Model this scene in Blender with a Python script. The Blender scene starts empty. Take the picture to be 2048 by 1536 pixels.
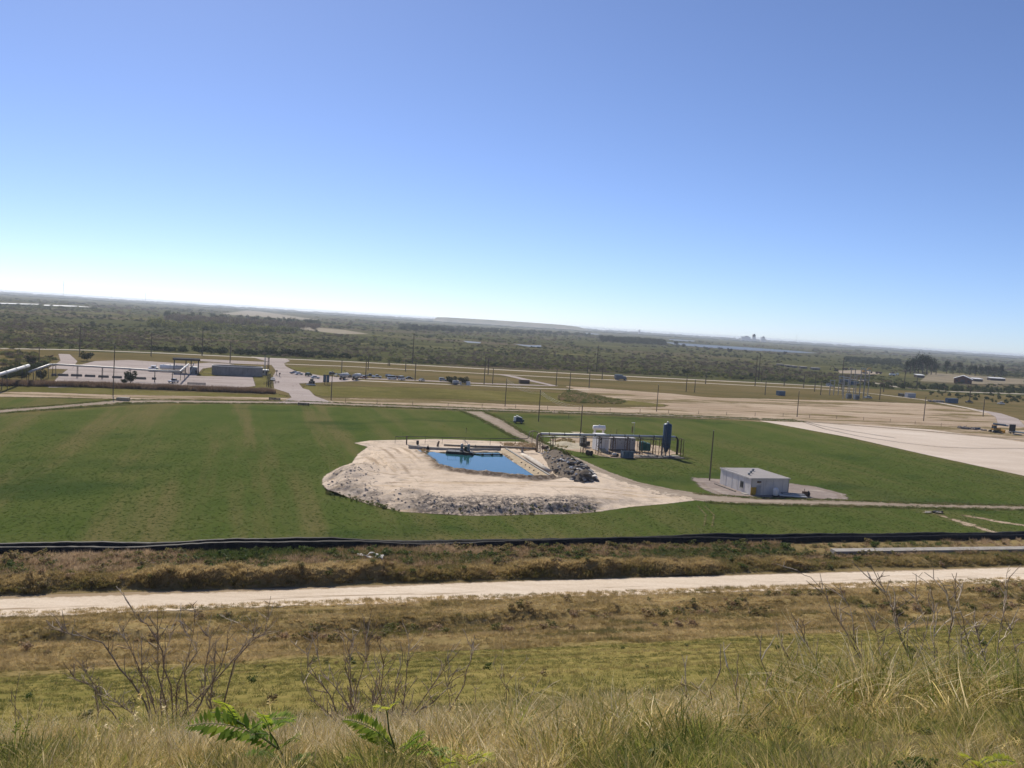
import bpy, math, random
import numpy as np
random.seed(7); rng = np.random.default_rng(7)
scene = bpy.context.scene
COL = scene.collection
rad = math.radians

# ------------------------------------------------------------------ camera
EYE = 35.0                                   # eye height above the flat land, metres
FPX = 1745.0                                 # focal length in pixels of the 2048 px wide photograph
ROLL = math.atan(129 / 2048); PITCH = math.atan(123 * math.cos(ROLL) / FPX)
cam_d = bpy.data.cameras.new('camera'); cam = bpy.data.objects.new('camera', cam_d); COL.objects.link(cam)
cam_d.sensor_fit = 'HORIZONTAL'; cam_d.sensor_width = 36.0; cam_d.lens = 36.0 * FPX / 2048
cam_d.clip_start = 0.1; cam_d.clip_end = 60000
from mathutils import Matrix, Vector
fw = Vector((0, math.cos(PITCH), -math.sin(PITCH))); up0 = Vector((0, math.sin(PITCH), math.cos(PITCH))); rt0 = Vector((1, 0, 0))
rt = rt0 * math.cos(ROLL) + up0 * math.sin(ROLL); up = up0 * math.cos(ROLL) - rt0 * math.sin(ROLL)
cam.matrix_world = Matrix(((rt.x, up.x, -fw.x, 0), (rt.y, up.y, -fw.y, 0), (rt.z, up.z, -fw.z, EYE), (0, 0, 0, 1)))
scene.camera = cam

# ------------------------------------------------------------------ sky, sun, exposure
SUN_EL, SUN_AZ = 40.0, -25.0                 # azimuth clockwise from +Y (the view direction): a little to the left, beyond the subject
world = bpy.data.worlds.new('World'); scene.world = world; world.use_nodes = True
wn, wl = world.node_tree.nodes, world.node_tree.links
wn.clear()
sky = wn.new('ShaderNodeTexSky'); sky.sky_type = 'NISHITA'; sky.sun_disc = False
sky.sun_elevation = rad(SUN_EL); sky.sun_rotation = rad(SUN_AZ)
sky.altitude = 3500; sky.air_density = 1.0; sky.dust_density = 2.7; sky.ozone_density = 6.0
bg = wn.new('ShaderNodeBackground'); bg.inputs['Strength'].default_value = 0.084
wo = wn.new('ShaderNodeOutputWorld')
tn = wn.new('ShaderNodeMix'); tn.data_type = 'RGBA'; tn.blend_type = 'MULTIPLY'; tn.inputs[0].default_value = 1.0
tn.inputs[7].default_value = (1.0, 0.985, 1.08, 1)   # white balance of the camera
hs = wn.new('ShaderNodeHueSaturation'); hs.inputs['Saturation'].default_value = .93; hs.inputs['Value'].default_value = 1.03
wl.new(sky.outputs[0], hs.inputs['Color']); wl.new(hs.outputs[0], tn.inputs[6]); wl.new(tn.outputs[2], bg.inputs[0]); wl.new(bg.outputs[0], wo.inputs[0])
sun_d = bpy.data.lights.new('sun', 'SUN'); sun_d.energy = 4.0; sun_d.angle = rad(0.53); sun_d.color = (1.0, 0.925, 0.81)
sun = bpy.data.objects.new('sun', sun_d); COL.objects.link(sun)
sdir = Vector((math.sin(rad(SUN_AZ)) * math.cos(rad(SUN_EL)), math.cos(rad(SUN_AZ)) * math.cos(rad(SUN_EL)), math.sin(rad(SUN_EL))))
sun.rotation_euler = sdir.to_track_quat('Z', 'Y').to_euler()
scene.view_settings.view_transform = 'Standard'; scene.view_settings.look = 'None'
scene.view_settings.exposure = 0.42; scene.view_settings.gamma = 1.0
scene.render.engine = 'CYCLES'
cy = scene.cycles
cy.use_denoising = True; cy.adaptive_threshold = .02; cy.max_bounces = 5; cy.diffuse_bounces = 3; cy.glossy_bounces = 2; cy.transmission_bounces = 3
cy.volume_bounces = 0; cy.transparent_max_bounces = 12; cy.caustics_reflective = False; cy.caustics_refractive = False
cy.sample_clamp_indirect = 4.0; cy.volume_step_rate = 10

# ------------------------------------------------------------------ photograph pixel -> place on the land
def ray(px, py):
    cx = (px - 1024) / FPX; c_y = (768 - py) / FPX
    x = cx * math.cos(ROLL) - c_y * math.sin(ROLL); y = cx * math.sin(ROLL) + c_y * math.cos(ROLL)
    return x, math.cos(PITCH) + y * math.sin(PITCH), -math.sin(PITCH) + y * math.cos(PITCH)
def at(px, py, z=0.0):
    d = ray(px, py); t = (z - EYE) / d[2]
    return Vector((d[0] * t, d[1] * t, z))
def high(px, py, b):                          # height reached at that pixel above base point b
    d = ray(px, py); return EYE + d[2] * b.y / d[1]
def proj(X, Y, Z):
    Z = Z - EYE
    d = Y * math.cos(PITCH) - Z * math.sin(PITCH); u = Y * math.sin(PITCH) + Z * math.cos(PITCH)
    d = np.where(d > .1, d, .1)
    x = X / d; y = u / d
    return 1024 + FPX * (x * math.cos(ROLL) + y * math.sin(ROLL)), 768 - FPX * (-x * math.sin(ROLL) + y * math.cos(ROLL))
TH = 0.300; CT, ST = math.cos(TH), math.sin(TH)   # the hill, its roads and the field rows share this heading
def UV(x, y): return x * CT + y * ST, -x * ST + y * CT
def XY(u, v): return u * CT - v * ST, u * ST + v * CT

# ------------------------------------------------------------------ noise on arrays
def _hash(i, j, s):
    n = (i.astype(np.int64) * 374761393 + j.astype(np.int64) * 668265263 + s * 974634221) & 0x7fffffff
    n = ((n ^ (n >> 13)) * 1274126177) & 0x7fffffff
    return ((n ^ (n >> 16)) & 0xffff) / 65535.0
def vnoise(x, y, s=0):
    xi, yi = np.floor(x), np.floor(y); fx, fy = x - xi, y - yi
    fx = fx * fx * (3 - 2 * fx); fy = fy * fy * (3 - 2 * fy)
    a = _hash(xi, yi, s); b = _hash(xi + 1, yi, s); c = _hash(xi, yi + 1, s); d = _hash(xi + 1, yi + 1, s)
    return a + (b - a) * fx + (c - a) * fy + (a - b - c + d) * fx * fy
def fbm(x, y, s=0, o=4):
    t = np.zeros_like(x, dtype=float); a = .5
    for k in range(o):
        t += a * vnoise(x, y, s + k * 17); x, y, a = x * 2.03 + 5.1, y * 2.03 + 9.7, a * .5
    return t / (1 - .5 ** o)
def smooth(a, b, x):
    t = np.clip((x - a) / (b - a), 0, 1); return t * t * (3 - 2 * t)

# ------------------------------------------------------------------ materials
MATS = {}
def nodes_of(name):
    m = bpy.data.materials.new(name); m.use_nodes = True
    nt = m.node_tree; nt.nodes.clear(); MATS[name] = m
    return m, nt, nt.nodes, nt.links
def ramp(nt, fac, stops):
    r = nt.nodes.new('ShaderNodeValToRGB'); e = r.color_ramp.elements
    while len(e) < len(stops): e.new(.5)
    for k, (p, c) in enumerate(stops):
        e[k].position = p; e[k].color = (*c, 1) if len(c) == 3 else c
    nt.links.new(fac, r.inputs[0]); return r.outputs[0]
def noise(nt, vec, scale, detail=4, rough=.55, lo=None, dist=0):
    n = nt.nodes.new('ShaderNodeTexNoise'); n.inputs['Scale'].default_value = scale; n.inputs['Detail'].default_value = detail
    n.inputs['Roughness'].default_value = rough; n.inputs['Distortion'].default_value = dist
    nt.links.new(vec, n.inputs['Vector']); return n.outputs['Fac']
def mapping(nt, vec, rot=0, scale=(1, 1, 1), loc=(0, 0, 0)):
    m = nt.nodes.new('ShaderNodeMapping'); m.inputs['Rotation'].default_value = (0, 0, rot); m.inputs['Scale'].default_value = scale
    m.inputs['Location'].default_value = loc
    nt.links.new(vec, m.inputs['Vector']); return m.outputs[0]
def mth(nt, op, a, b=None, clamp=False):
    m = nt.nodes.new('ShaderNodeMath'); m.operation = op; m.use_clamp = clamp
    for k, v in enumerate((a, b)):
        if v is None: continue
        if isinstance(v, (int, float)): m.inputs[k].default_value = v
        else: nt.links.new(v, m.inputs[k])
    return m.outputs[0]
def mixc(nt, fac, a, b, mode='MIX'):
    m = nt.nodes.new('ShaderNodeMix'); m.data_type = 'RGBA'; m.blend_type = mode
    for k, v in ((0, fac), (6, a), (7, b)):
        if isinstance(v, (int, float)): m.inputs[k].default_value = v
        elif isinstance(v, tuple): m.inputs[k].default_value = (*v, 1)
        else: nt.links.new(v, m.inputs[k])
    return m.outputs[2]
def maprange(nt, v, a, b, c=0., d=1.):
    m = nt.nodes.new('ShaderNodeMapRange'); m.interpolation_type = 'SMOOTHSTEP'
    for k, x in ((1, a), (2, b), (3, c), (4, d)): m.inputs[k].default_value = x
    nt.links.new(v, m.inputs[0]); return m.outputs[0]
def finish(nt, color, rough=.9, bump=None, bstr=.3, bdist=.05, alpha=None, spec=.2, metal=0):
    n, l = nt.nodes, nt.links
    b = n.new('ShaderNodeBsdfPrincipled')
    if isinstance(color, tuple): b.inputs['Base Color'].default_value = (*color, 1)
    else: l.new(color, b.inputs['Base Color'])
    if isinstance(rough, (int, float)): b.inputs['Roughness'].default_value = rough
    else: l.new(rough, b.inputs['Roughness'])
    b.inputs['Specular IOR Level'].default_value = spec; b.inputs['Metallic'].default_value = metal
    if bump is not None:
        bp = n.new('ShaderNodeBump'); bp.inputs['Strength'].default_value = bstr; bp.inputs['Distance'].default_value = bdist
        l.new(bump, bp.inputs['Height']); l.new(bp.outputs[0], b.inputs['Normal'])
    o = n.new('ShaderNodeOutputMaterial'); s = b.outputs[0]
    if alpha is not None:
        t = n.new('ShaderNodeBsdfTransparent'); mx = n.new('ShaderNodeMixShader')
        l.new(alpha, mx.inputs[0]); l.new(t.outputs[0], mx.inputs[1]); l.new(s, mx.inputs[2]); s = mx.outputs[0]
    l.new(s, o.inputs[0])
def paint(name, col, rough=.6, metal=0., var=.25, scale=2.0, dirt=None, dirt_amt=.4, spec=.3, bump=0.):
    """plain painted, metal, concrete or wood surface: colour, blotchy wear and a little grain"""
    m, nt, n, l = nodes_of(name)
    tc = n.new('ShaderNodeTexCoord').outputs['Object']
    a = noise(nt, tc, scale, 5, .6); b = noise(nt, tc, scale * 7, 3)
    f = mth(nt, 'ADD', mth(nt, 'MULTIPLY', a, .7), mth(nt, 'MULTIPLY', b, .3))
    lo = tuple(c * (1 - var) for c in col); hi = tuple(min(1, c * (1 + var)) for c in col)
    c = ramp(nt, f, [(.3, lo), (.7, hi)])
    if dirt:
        st = noise(nt, mapping(nt, tc, 0, (1, 1, .25)), scale * 1.7, 5, .7)
        c = mixc(nt, maprange(nt, st, .5, .75, 0, dirt_amt), c, dirt)
    finish(nt, c, rough, b if bump else None, bump, .03, spec=spec, metal=metal)
    return m
def geopos(n): return n.new('ShaderNodeNewGeometry').outputs['Position']
def attr(n, name, kind='GEOMETRY', out='Fac'):
    a = n.new('ShaderNodeAttribute'); a.attribute_name = name; a.attribute_type = kind; return a.outputs[out]

def ground_mat(name, stops, big=.02, mid=.15, fine=1.2, w=(.45, .3, .25), stretch=None, edge=None, extra=None, bstr=.5, bdist=.08, bscale=3., rough=.95):
    """land surface in world metres: three sizes of noise through a colour ramp; ragged border from the sheet's 'sd' (metres inside its outline)"""
    m, nt, n, l = nodes_of(name)
    p = geopos(n); q = mapping(nt, p, -TH)              # u, v aligned
    qs = mapping(nt, p, -TH, stretch) if stretch else q
    A = noise(nt, qs, big, 4, .6); B = noise(nt, qs, mid, 4, .6); C = noise(nt, q, fine, 5, .65)
    f = mth(nt, 'ADD', mth(nt, 'MULTIPLY', A, w[0]), mth(nt, 'ADD', mth(nt, 'MULTIPLY', B, w[1]), mth(nt, 'MULTIPLY', C, w[2])))
    c = ramp(nt, f, stops)
    if extra: c = extra(nt, n, l, c, q, f, C)
    al = None
    if edge:
        amp, sc, soft = edge
        e = mth(nt, 'ADD', attr(n, 'sd'), mth(nt, 'MULTIPLY', mth(nt, 'SUBTRACT', noise(nt, p, sc, 6, .7), .5), amp * 2))
        al = maprange(nt, e, -soft, soft)
    finish(nt, c, rough, noise(nt, p, bscale, 4, .7), bstr, bdist, al, spec=0.)
    return m

# ------------------------------------------------------------------ mesh helpers
class MB:
    def __init__(s): s.v = []; s.f = []
    def add(s, vs, fs):
        o = len(s.v); s.v += [tuple(p) for p in vs]; s.f += [tuple(i + o for i in f) for f in fs]; return s
    def box(s, c, d, rz=0, taper=1., M=None):
        x, y, z = (k / 2 for k in d); vs = []
        for sz in (-1, 1):
            t = taper if sz > 0 else 1
            for sx, sy in ((-1, -1), (1, -1), (1, 1), (-1, 1)):
                p = Vector((sx * x * t, sy * y * t, sz * z))
                if rz: p = Matrix.Rotation(rz, 3, 'Z') @ p
                if M is not None: p = M @ p
                vs.append(p + Vector(c))
        return s.add(vs, [(3, 2, 1, 0), (4, 5, 6, 7), (0, 1, 5, 4), (1, 2, 6, 5), (2, 3, 7, 6), (3, 0, 4, 7)])
    def tube(s, pts, r, n=8, caps=True):
        pts = [Vector(p) for p in pts]; rs = r if isinstance(r, (list, tuple)) else [r] * len(pts); vs = []; fs = []
        prev = None
        for k, p in enumerate(pts):
            d = (pts[min(k + 1, len(pts) - 1)] - pts[max(k - 1, 0)]).normalized()
            if prev is None:
                a = d.orthogonal().normalized()
            else:
                a = (prev - d * prev.dot(d)); a = a.normalized() if a.length > 1e-6 else d.orthogonal().normalized()
            prev = a; b = d.cross(a)
            for i in range(n):
                t = 2 * math.pi * i / n; vs.append(p + (a * math.cos(t) + b * math.sin(t)) * rs[k])
        for k in range(len(pts) - 1):
            for i in range(n):
                j = (i + 1) % n; fs.append((k * n + i, k * n + j, k * n + n + j, k * n + n + i))
        if caps:
            fs.append(tuple(range(n - 1, -1, -1))); fs.append(tuple((len(pts) - 1) * n + i for i in range(n)))
        return s.add(vs, fs)
    def lathe(s, prof, c=(0, 0, 0), n=16):
        vs = []; fs = []
        for r, z in prof:
            for i in range(n):
                t = 2 * math.pi * i / n; vs.append((c[0] + r * math.cos(t), c[1] + r * math.sin(t), c[2] + z))
        for k in range(len(prof) - 1):
            for i in range(n):
                j = (i + 1) % n; fs.append((k * n + i, k * n + j, k * n + n + j, k * n + n + i))
        fs.append(tuple(range(n - 1, -1, -1))); fs.append(tuple((len(prof) - 1) * n + i for i in range(n)))
        return s.add(vs, fs)
    def prism(s, poly, z0, z1):
        n = len(poly); vs = [(p[0], p[1], z0) for p in poly] + [(p[0], p[1], z1) for p in poly]
        fs = [tuple(range(n - 1, -1, -1)), tuple(range(n, 2 * n))] + [(i, (i + 1) % n, n + (i + 1) % n, n + i) for i in range(n)]
        return s.add(vs, fs)
    def slab(s, pts, th):                       # 3-D polygon given thickness downwards
        n = len(pts); vs = [tuple(p) for p in pts] + [(p[0], p[1], p[2] - th) for p in pts]
        fs = [tuple(range(n)), tuple(range(2 * n - 1, n - 1, -1))] + [(i, n + i, n + (i + 1) % n, (i + 1) % n) for i in range(n)]
        return s.add(vs, fs)
    def extr_y(s, prof, y0, y1):                # profile in x,z pushed along y
        n = len(prof); vs = [(p[0], y0, p[1]) for p in prof] + [(p[0], y1, p[1]) for p in prof]
        fs = [tuple(range(n)), tuple(range(2 * n - 1, n - 1, -1))] + [(i, n + i, n + (i + 1) % n, (i + 1) % n) for i in range(n)]
        return s.add(vs, fs)
    def rock(s, c, r, seed=0, flat=.7):
        rr = random.Random(seed); vs = []
        a = rr.uniform(0, 6)
        for z, k in ((-.6, .75), (0., 1.), (.65, .6)):
            for i in range(6):
                t = a + i * math.pi / 3 + z * .4; q = k * rr.uniform(.7, 1.15)
                vs.append((c[0] + r * q * math.cos(t), c[1] + r * q * math.sin(t) * rr.uniform(.7, 1.), c[2] + r * flat * (z + rr.uniform(-.15, .15))))
        vs.append((c[0], c[1], c[2] + r * flat * .85))
        fs = [tuple(range(5, -1, -1))]
        for k in (0, 6):
            fs += [(k + i, k + (i + 1) % 6, k + 6 + (i + 1) % 6, k + 6 + i) for i in range(6)]
        fs += [(12 + i, 12 + (i + 1) % 6, 18) for i in range(6)]
        return s.add(vs, fs)
    def mesh(s, name, mat, sm=False):
        me = bpy.data.meshes.new(name); me.from_pydata(s.v, [], s.f)
        me.materials.append(MATS[mat] if isinstance(mat, str) else mat)
        if sm: me.polygons.foreach_set('use_smooth', [True] * len(me.polygons))
        me.update(); return me
    def build(s, name, mat, parent=None, sm=False, loc=None):
        o = bpy.data.objects.new(name, s.mesh(name, mat, sm)); COL.objects.link(o)
        if parent is not None: o.parent = parent
        if loc is not None: o.location = loc
        return o
def tag(o, label=None, cat=None, group=None, kind=None):
    if label: o['label'] = label
    if cat: o['category'] = cat
    if group: o['group'] = group
    if kind: o['kind'] = kind
    return o
def thing(name, label, cat, loc=(0, 0, 0), rz=0, group=None):
    o = bpy.data.objects.new(name, None); COL.objects.link(o); o.empty_display_size = .5
    o.location = loc; o.rotation_euler = (0, 0, rz); return tag(o, label, cat, group)
def clone(root, loc, rz, label, group=None):
    r = root.copy(); COL.objects.link(r); r.location = loc; r.rotation_euler = (0, 0, rz); r['label'] = label
    if group: r['group'] = group
    def rec(a, b):
        for ch in list(a.children):
            c = ch.copy(); COL.objects.link(c); c.parent = b; rec(ch, c)
    rec(root, r); return r
def arr_obj(name, V, F, mat, attrs=None, sm=False):
    """V (n,3) floats, F (m,4) or (m,3) ints"""
    me = bpy.data.meshes.new(name); V = np.asarray(V, np.float32); F = np.asarray(F, np.int32); k = F.shape[1]
    me.vertices.add(len(V)); me.vertices.foreach_set('co', V.ravel())
    me.loops.add(F.size); me.loops.foreach_set('vertex_index', F.ravel())
    me.polygons.add(len(F)); me.polygons.foreach_set('loop_start', np.arange(0, F.size, k, dtype=np.int32))
    me.update(calc_edges=True)
    if sm: me.polygons.foreach_set('use_smooth', np.ones(len(F), bool))
    for nm, a in (attrs or {}).items():
        t = me.attributes.new(nm, 'FLOAT', 'POINT'); t.data.foreach_set('value', np.asarray(a, np.float32))
    if mat is not None: me.materials.append(MATS[mat] if isinstance(mat, str) else mat)
    o = bpy.data.objects.new(name, me); COL.objects.link(o); return o
def sdf(px, py, poly):
    """metres inside (+) or outside (-) a closed outline"""
    P = np.asarray(poly, float); Q = np.roll(P, -1, 0); d2 = np.full(px.shape, 1e18); ins = np.zeros(px.shape, bool)
    for (ax, ay), (bx, by) in zip(P, Q):
        ex, ey = bx - ax, by - ay; L = ex * ex + ey * ey + 1e-12
        t = np.clip(((px - ax) * ex + (py - ay) * ey) / L, 0, 1)
        d2 = np.minimum(d2, (px - ax - t * ex) ** 2 + (py - ay - t * ey) ** 2)
        c = (ay > py) != (by > py)
        if ey != 0: ins ^= c & (px < (bx - ax) * (py - ay) / ey + ax)
    return np.where(ins, 1, -1) * np.sqrt(d2)
def world_poly(pxs, z=0.): return [tuple(at(x, y, z)[:2]) for x, y in pxs]
def band(pxs, w, z=0.):
    """closed outline of a strip of width w (metres, number or list) along photograph pixels"""
    c = [at(x, y, z) for x, y in pxs]; return strip([(p.x, p.y) for p in c], w)
def strip(c, w):
    c = [Vector(p) for p in c]
    n = len(c); ws = w if isinstance(w, (list, tuple)) else [w] * n; L, R = [], []
    for k in range(n):
        d = (c[min(k + 1, n - 1)] - c[max(k - 1, 0)]).normalized(); s = Vector((-d.y, d.x)) * ws[k] / 2
        L.append(tuple(c[k] + s)); R.append(tuple(c[k] - s))
    return L + R[::-1]
def sheet(name, poly, z, res, mat, margin=1.2, hfun=None, kind='structure', keep=None):
    P = np.asarray(poly); x0, y0 = P.min(0) - margin - res; x1, y1 = P.max(0) + margin + res
    nx, ny = int((x1 - x0) / res) + 2, int((y1 - y0) / res) + 2
    X, Y = np.meshgrid(x0 + np.arange(nx) * res, y0 + np.arange(ny) * res)
    S = sdf(X, Y, P)
    Z = np.full(X.shape, z) if hfun is None else hfun(X, Y, S) + z
    ok = S > -margin
    q = ok[:-1, :-1] | ok[1:, :-1] | ok[:-1, 1:] | ok[1:, 1:]
    if keep is not None: q &= keep(X[:-1, :-1], Y[:-1, :-1])
    I = np.arange(nx * ny).reshape(ny, nx)
    F = np.stack([I[:-1, :-1][q], I[:-1, 1:][q], I[1:, 1:][q], I[1:, :-1][q]], 1)
    use = np.unique(F); mp = np.full(nx * ny, -1); mp[use] = np.arange(len(use))
    V = np.stack([X.ravel()[use], Y.ravel()[use], Z.ravel()[use]], 1)
    o = arr_obj(name, V, mp[F], mat, {'sd': S.ravel()[use]}, sm=True)
    return tag(o, kind=kind)
# ================================================================== LAND
# hillside profile: v = metres out from the camera, square to the sand road; z = height
_PV = np.array([-60, -12, -3, 0, 2, 4, 6.5, 10, 14, 22, 40, 58, 70, 78, 84, 87, 89, 91, 95, 103, 104, 111, 126, 140.])
_PZ = np.array([35.5, 34.2, 33.7, 33.35, 33.1, 32.6, 31.6, 30.05, 28.2, 24.7, 18.0, 11.3, 6.9, 5.1, 3.7, 2.9, 2.7, 2.75, 1.7, .3, .15, .1, .0, 0.])
_sv = np.arange(-60, 140, .25); _sz = np.interp(_sv, _PV, _PZ)
_k = np.exp(-.5 * (np.arange(-10, 11) / 4.) ** 2); _k /= _k.sum()
_sz = np.convolve(np.pad(_sz, 10, mode='edge'), _k, 'valid')
def terrain(x, y):
    x, y = np.asarray(x, float), np.asarray(y, float); u, v = UV(x, y)
    z = np.interp(v, _sv, _sz)
    rough = smooth(3, 10, v) * (1 - smooth(100, 104, v)) * (.15 + .85 * smooth(64, 74, v))
    z = z + rough * (fbm(u * .16, v * .3, 3) - .5) * 1.1 + (1 - smooth(99, 104, v)) * (fbm(u * .5, v * .5, 9) - .5) * .25
    # the eroded cut running through the dry grass near the toe
    cut = np.exp(-((v - 89 - 2 * (fbm(u * .05, v * 0 + 3., 5) - .5)) / 1.5) ** 2) * smooth(.35, .6, fbm(u * .045, v * 0, 21))
    return np.maximum(z - 1.0 * cut, np.where(v > 111, 0, .05))
def hill_extra(nt, n, l, c, q, f, C):
    sx = n.new('ShaderNodeSeparateXYZ'); l.new(q, sx.inputs[0]); v = sx.outputs[1]
    wob = mth(nt, 'MULTIPLY', mth(nt, 'SUBTRACT', noise(nt, q, .12, 4), .5), 9.)
    wv = mth(nt, 'ADD', v, wob)
    tan = ramp(nt, f, [(.36, (.13, .10, .042)), (.5, (.24, .18, .078)), (.64, (.36, .275, .13))])
    straw = ramp(nt, f, [(.35, (.07, .058, .026)), (.65, (.19, .15, .075))])
    c = mixc(nt, maprange(nt, wv, 66, 72), c, tan)
    c = mixc(nt, maprange(nt, wv, 100.5, 104), c, (.33, .25, .16))
    c = mixc(nt, maprange(nt, wv, 19, 25, 1, 0), c, straw)
    pale = noise(nt, mapping(nt, q, 0, (.10, .8, 1)), 1., 4, .6)
    pm = mth(nt, 'MULTIPLY', maprange(nt, pale, .66, .74), maprange(nt, v, 84, 90))
    return mixc(nt, pm, c, (.52, .43, .33))
ground_mat('hill_grass', [(.34, (.085, .088, .025)), (.46, (.155, .138, .042)), (.56, (.225, .182, .062)), (.68, (.30, .23, .092))],
           .05, .3, 2.5, (.35, .3, .35), (.5, 1.4, 1), extra=hill_extra, bstr=.35, bdist=.08, bscale=6)
u_, v_ = np.meshgrid(np.arange(-170, 300, .8), np.concatenate([np.arange(-60, 0, 3), np.arange(0, 30, .35), np.arange(30, 127.2, .7)]))
x_, y_ = XY(u_, v_); z_ = terrain(x_, y_)
ny_, nx_ = u_.shape; I_ = np.arange(nx_ * ny_).reshape(ny_, nx_)
tag(arr_obj('hillside', np.stack([x_.ravel(), y_.ravel(), z_.ravel()], 1), np.stack([I_[:-1, :-1].ravel(), I_[:-1, 1:].ravel(), I_[1:, 1:].ravel(), I_[1:, :-1].ravel()], 1), 'hill_grass', sm=True), kind='structure')

# open scrubland: one sheet to the horizon
def scrub_extra(nt, n, l, c, q, f, C):
    p2 = noise(nt, mapping(nt, q, 0, (.0016, .0042, 1)), 1., 5, .6)
    c = mixc(nt, maprange(nt, p2, .52, .6, 0, .75), c, ramp(nt, C, [(.35, (.085, .066, .046)), (.65, (.16, .122, .082))]))
    p3 = noise(nt, mapping(nt, q, .2, (.0022, .0075, 1), (31, 7, 0)), 1., 5, .62)
    c = mixc(nt, maprange(nt, p3, .56, .64, 0, .8), c, ramp(nt, C, [(.35, (.11, .10, .04)), (.65, (.22, .19, .085))]))
    return c
ground_mat('scrub_ground', [(.34, (.040, .046, .019)), (.48, (.068, .072, .029)), (.6, (.105, .103, .042)), (.72, (.16, .145, .066))],
           .006, .03, .22, (.3, .35, .35), (1, 2.2, 1), extra=scrub_extra, bstr=.9, bdist=.8, bscale=.35)
g = np.concatenate([-np.geomspace(16000, 120, 26), np.linspace(-80, 80, 5), np.geomspace(120, 16000, 26)])
GY = np.concatenate([[-900, -300, 0], np.linspace(60, 900, 22), np.geomspace(1000, 16500, 26)])
X_, Y_ = np.meshgrid(g, GY); n0, n1 = X_.shape; I_ = np.arange(n0 * n1).reshape(n0, n1)
uu, vv = UV(X_, Y_)
tag(arr_obj('ground', np.stack([X_.ravel(), Y_.ravel(), np.where(vv.ravel() < 60, -.6, -.06)], 1), np.stack([I_[:-1, :-1].ravel(), I_[:-1, 1:].ravel(), I_[1:, 1:].ravel(), I_[1:, :-1].ravel()], 1), 'scrub_ground'), kind='structure')

# rough meadow between the cross road and the highway
ground_mat('meadow_grass', [(.36, (.080, .074, .028)), (.5, (.135, .108, .047)), (.6, (.185, .14, .068)), (.7, (.24, .185, .10))],
           .012, .06, .7, (.45, .3, .25), (.6, 3., 1), (3, .3, .6), bstr=.7, bdist=.2, bscale=1.)
sheet('meadow', world_poly([(-120, 693), (60, 699), (540, 716), (1000, 738), (1500, 764), (1700, 775), (2180, 800), (2180, 905), (2048, 885), (1500, 836), (1000, 822), (560, 804), (230, 798), (-120, 790)]), -.035, 5, 'meadow_grass', 4)
ground_mat('pale_meadow', [(.36, (.085, .082, .026)), (.5, (.14, .125, .042)), (.64, (.20, .17, .07))], .02, .1, .8, edge=(3, .25, 1), bstr=.6, bdist=.15)
sheet('green_verge', world_poly([(600, 782), (610, 772), (800, 774), (1000, 782), (1180, 788), (1250, 800), (1330, 806), (1330, 812), (1150, 806), (900, 798), (700, 794), (640, 792)]), -.02, 2, 'pale_meadow', 3)
sheet('green_verge', world_poly([(0, 772), (120, 772), (320, 782), (545, 790), (552, 786), (575, 792), (560, 799), (400, 797), (230, 790), (0, 782)]), -.02, 2, 'pale_meadow', 3)
sheet('green_verge', world_poly([(395, 752), (410, 738), (428, 734), (530, 735), (543, 745), (540, 782), (508, 782), (505, 752)]), -.01, 2, 'pale_meadow', 2)
sheet('green_verge', world_poly([(575, 733), (640, 735), (690, 739), (690, 750), (640, 752), (600, 745)]), -.02, 2, 'pale_meadow', 3)

# sown green field
def field_extra(nt, n, l, c, q, f, C):
    st = noise(nt, mapping(nt, q, 0, (.085, .0055, 1)), 1., 3, .55)          # sparse brown drills running out across the field
    st2 = noise(nt, mapping(nt, q, 0, (.3, .018, 1), (5, 0, 0)), 1., 3, .6)
    s = mth(nt, 'ADD', mth(nt, 'MULTIPLY', st, .75), mth(nt, 'MULTIPLY', st2, .25))
    brown = ramp(nt, C, [(.35, (.13, .10, .044)), (.65, (.21, .165, .08))])
    sx = n.new('ShaderNodeSeparateXYZ'); l.new(q, sx.inputs[0]); thin = maprange(nt, sx.outputs[0], 15, 70, 1., .45)   # better take of grass towards the right
    c = mixc(nt, mth(nt, 'MULTIPLY', thin, maprange(nt, s, .46, .62, 0, .55)), c, brown)
    wet = noise(nt, mapping(nt, q, 0, (.018, .03, 1), (3, 9, 0)), 1., 4, .55)
    c = mixc(nt, maprange(nt, wet, .55, .70, 0, .8), c, ramp(nt, C, [(.35, (.030, .054, .015)), (.65, (.050, .080, .024))]))
    sp = noise(nt, mapping(nt, q, 0, (.10, .45, 1), (11, 3, 0)), 1., 5, .7)
    c = mixc(nt, maprange(nt, sp, .71, .77, 0, .7), c, (.36, .32, .22))
    e = maprange(nt, attr(n, 'sd'), 0, 9, .75, 0)
    return mixc(nt, mth(nt, 'MULTIPLY', e, maprange(nt, f, .4, .6)), c, (.17, .13, .06))
ground_mat('field_grass', [(.32, (.047, .072, .016)), (.46, (.070, .097, .024)), (.56, (.092, .11, .032)), (.68, (.132, .13, .047))],
           .02, .14, 1.8, (.3, .3, .4), (1, .5, 1), (1.2, .5, .4), extra=field_extra, bstr=1., bdist=.12, bscale=2.2)
FIELD = world_poly([(-200, 842), (0, 827), (230, 812), (330, 806.5), (600, 809), (800, 816.5), (1000, 824), (1200, 830), (1400, 838.5), (1518, 841), (1700, 876), (2048, 953), (2300, 1010), (2300, 1078), (2048, 1080), (1400, 1083), (1000, 1087), (400, 1098), (0, 1104), (-200, 1106)])
sheet('green_field', FIELD, -.015, 1.5, 'field_grass', 1.5)
sheet('green_field', world_poly([(-200, 792), (0, 794), (130, 797), (228, 798), (120, 811), (0, 819), (-200, 830)]), -.014, 1.5, 'field_grass', 1.5)

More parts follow.
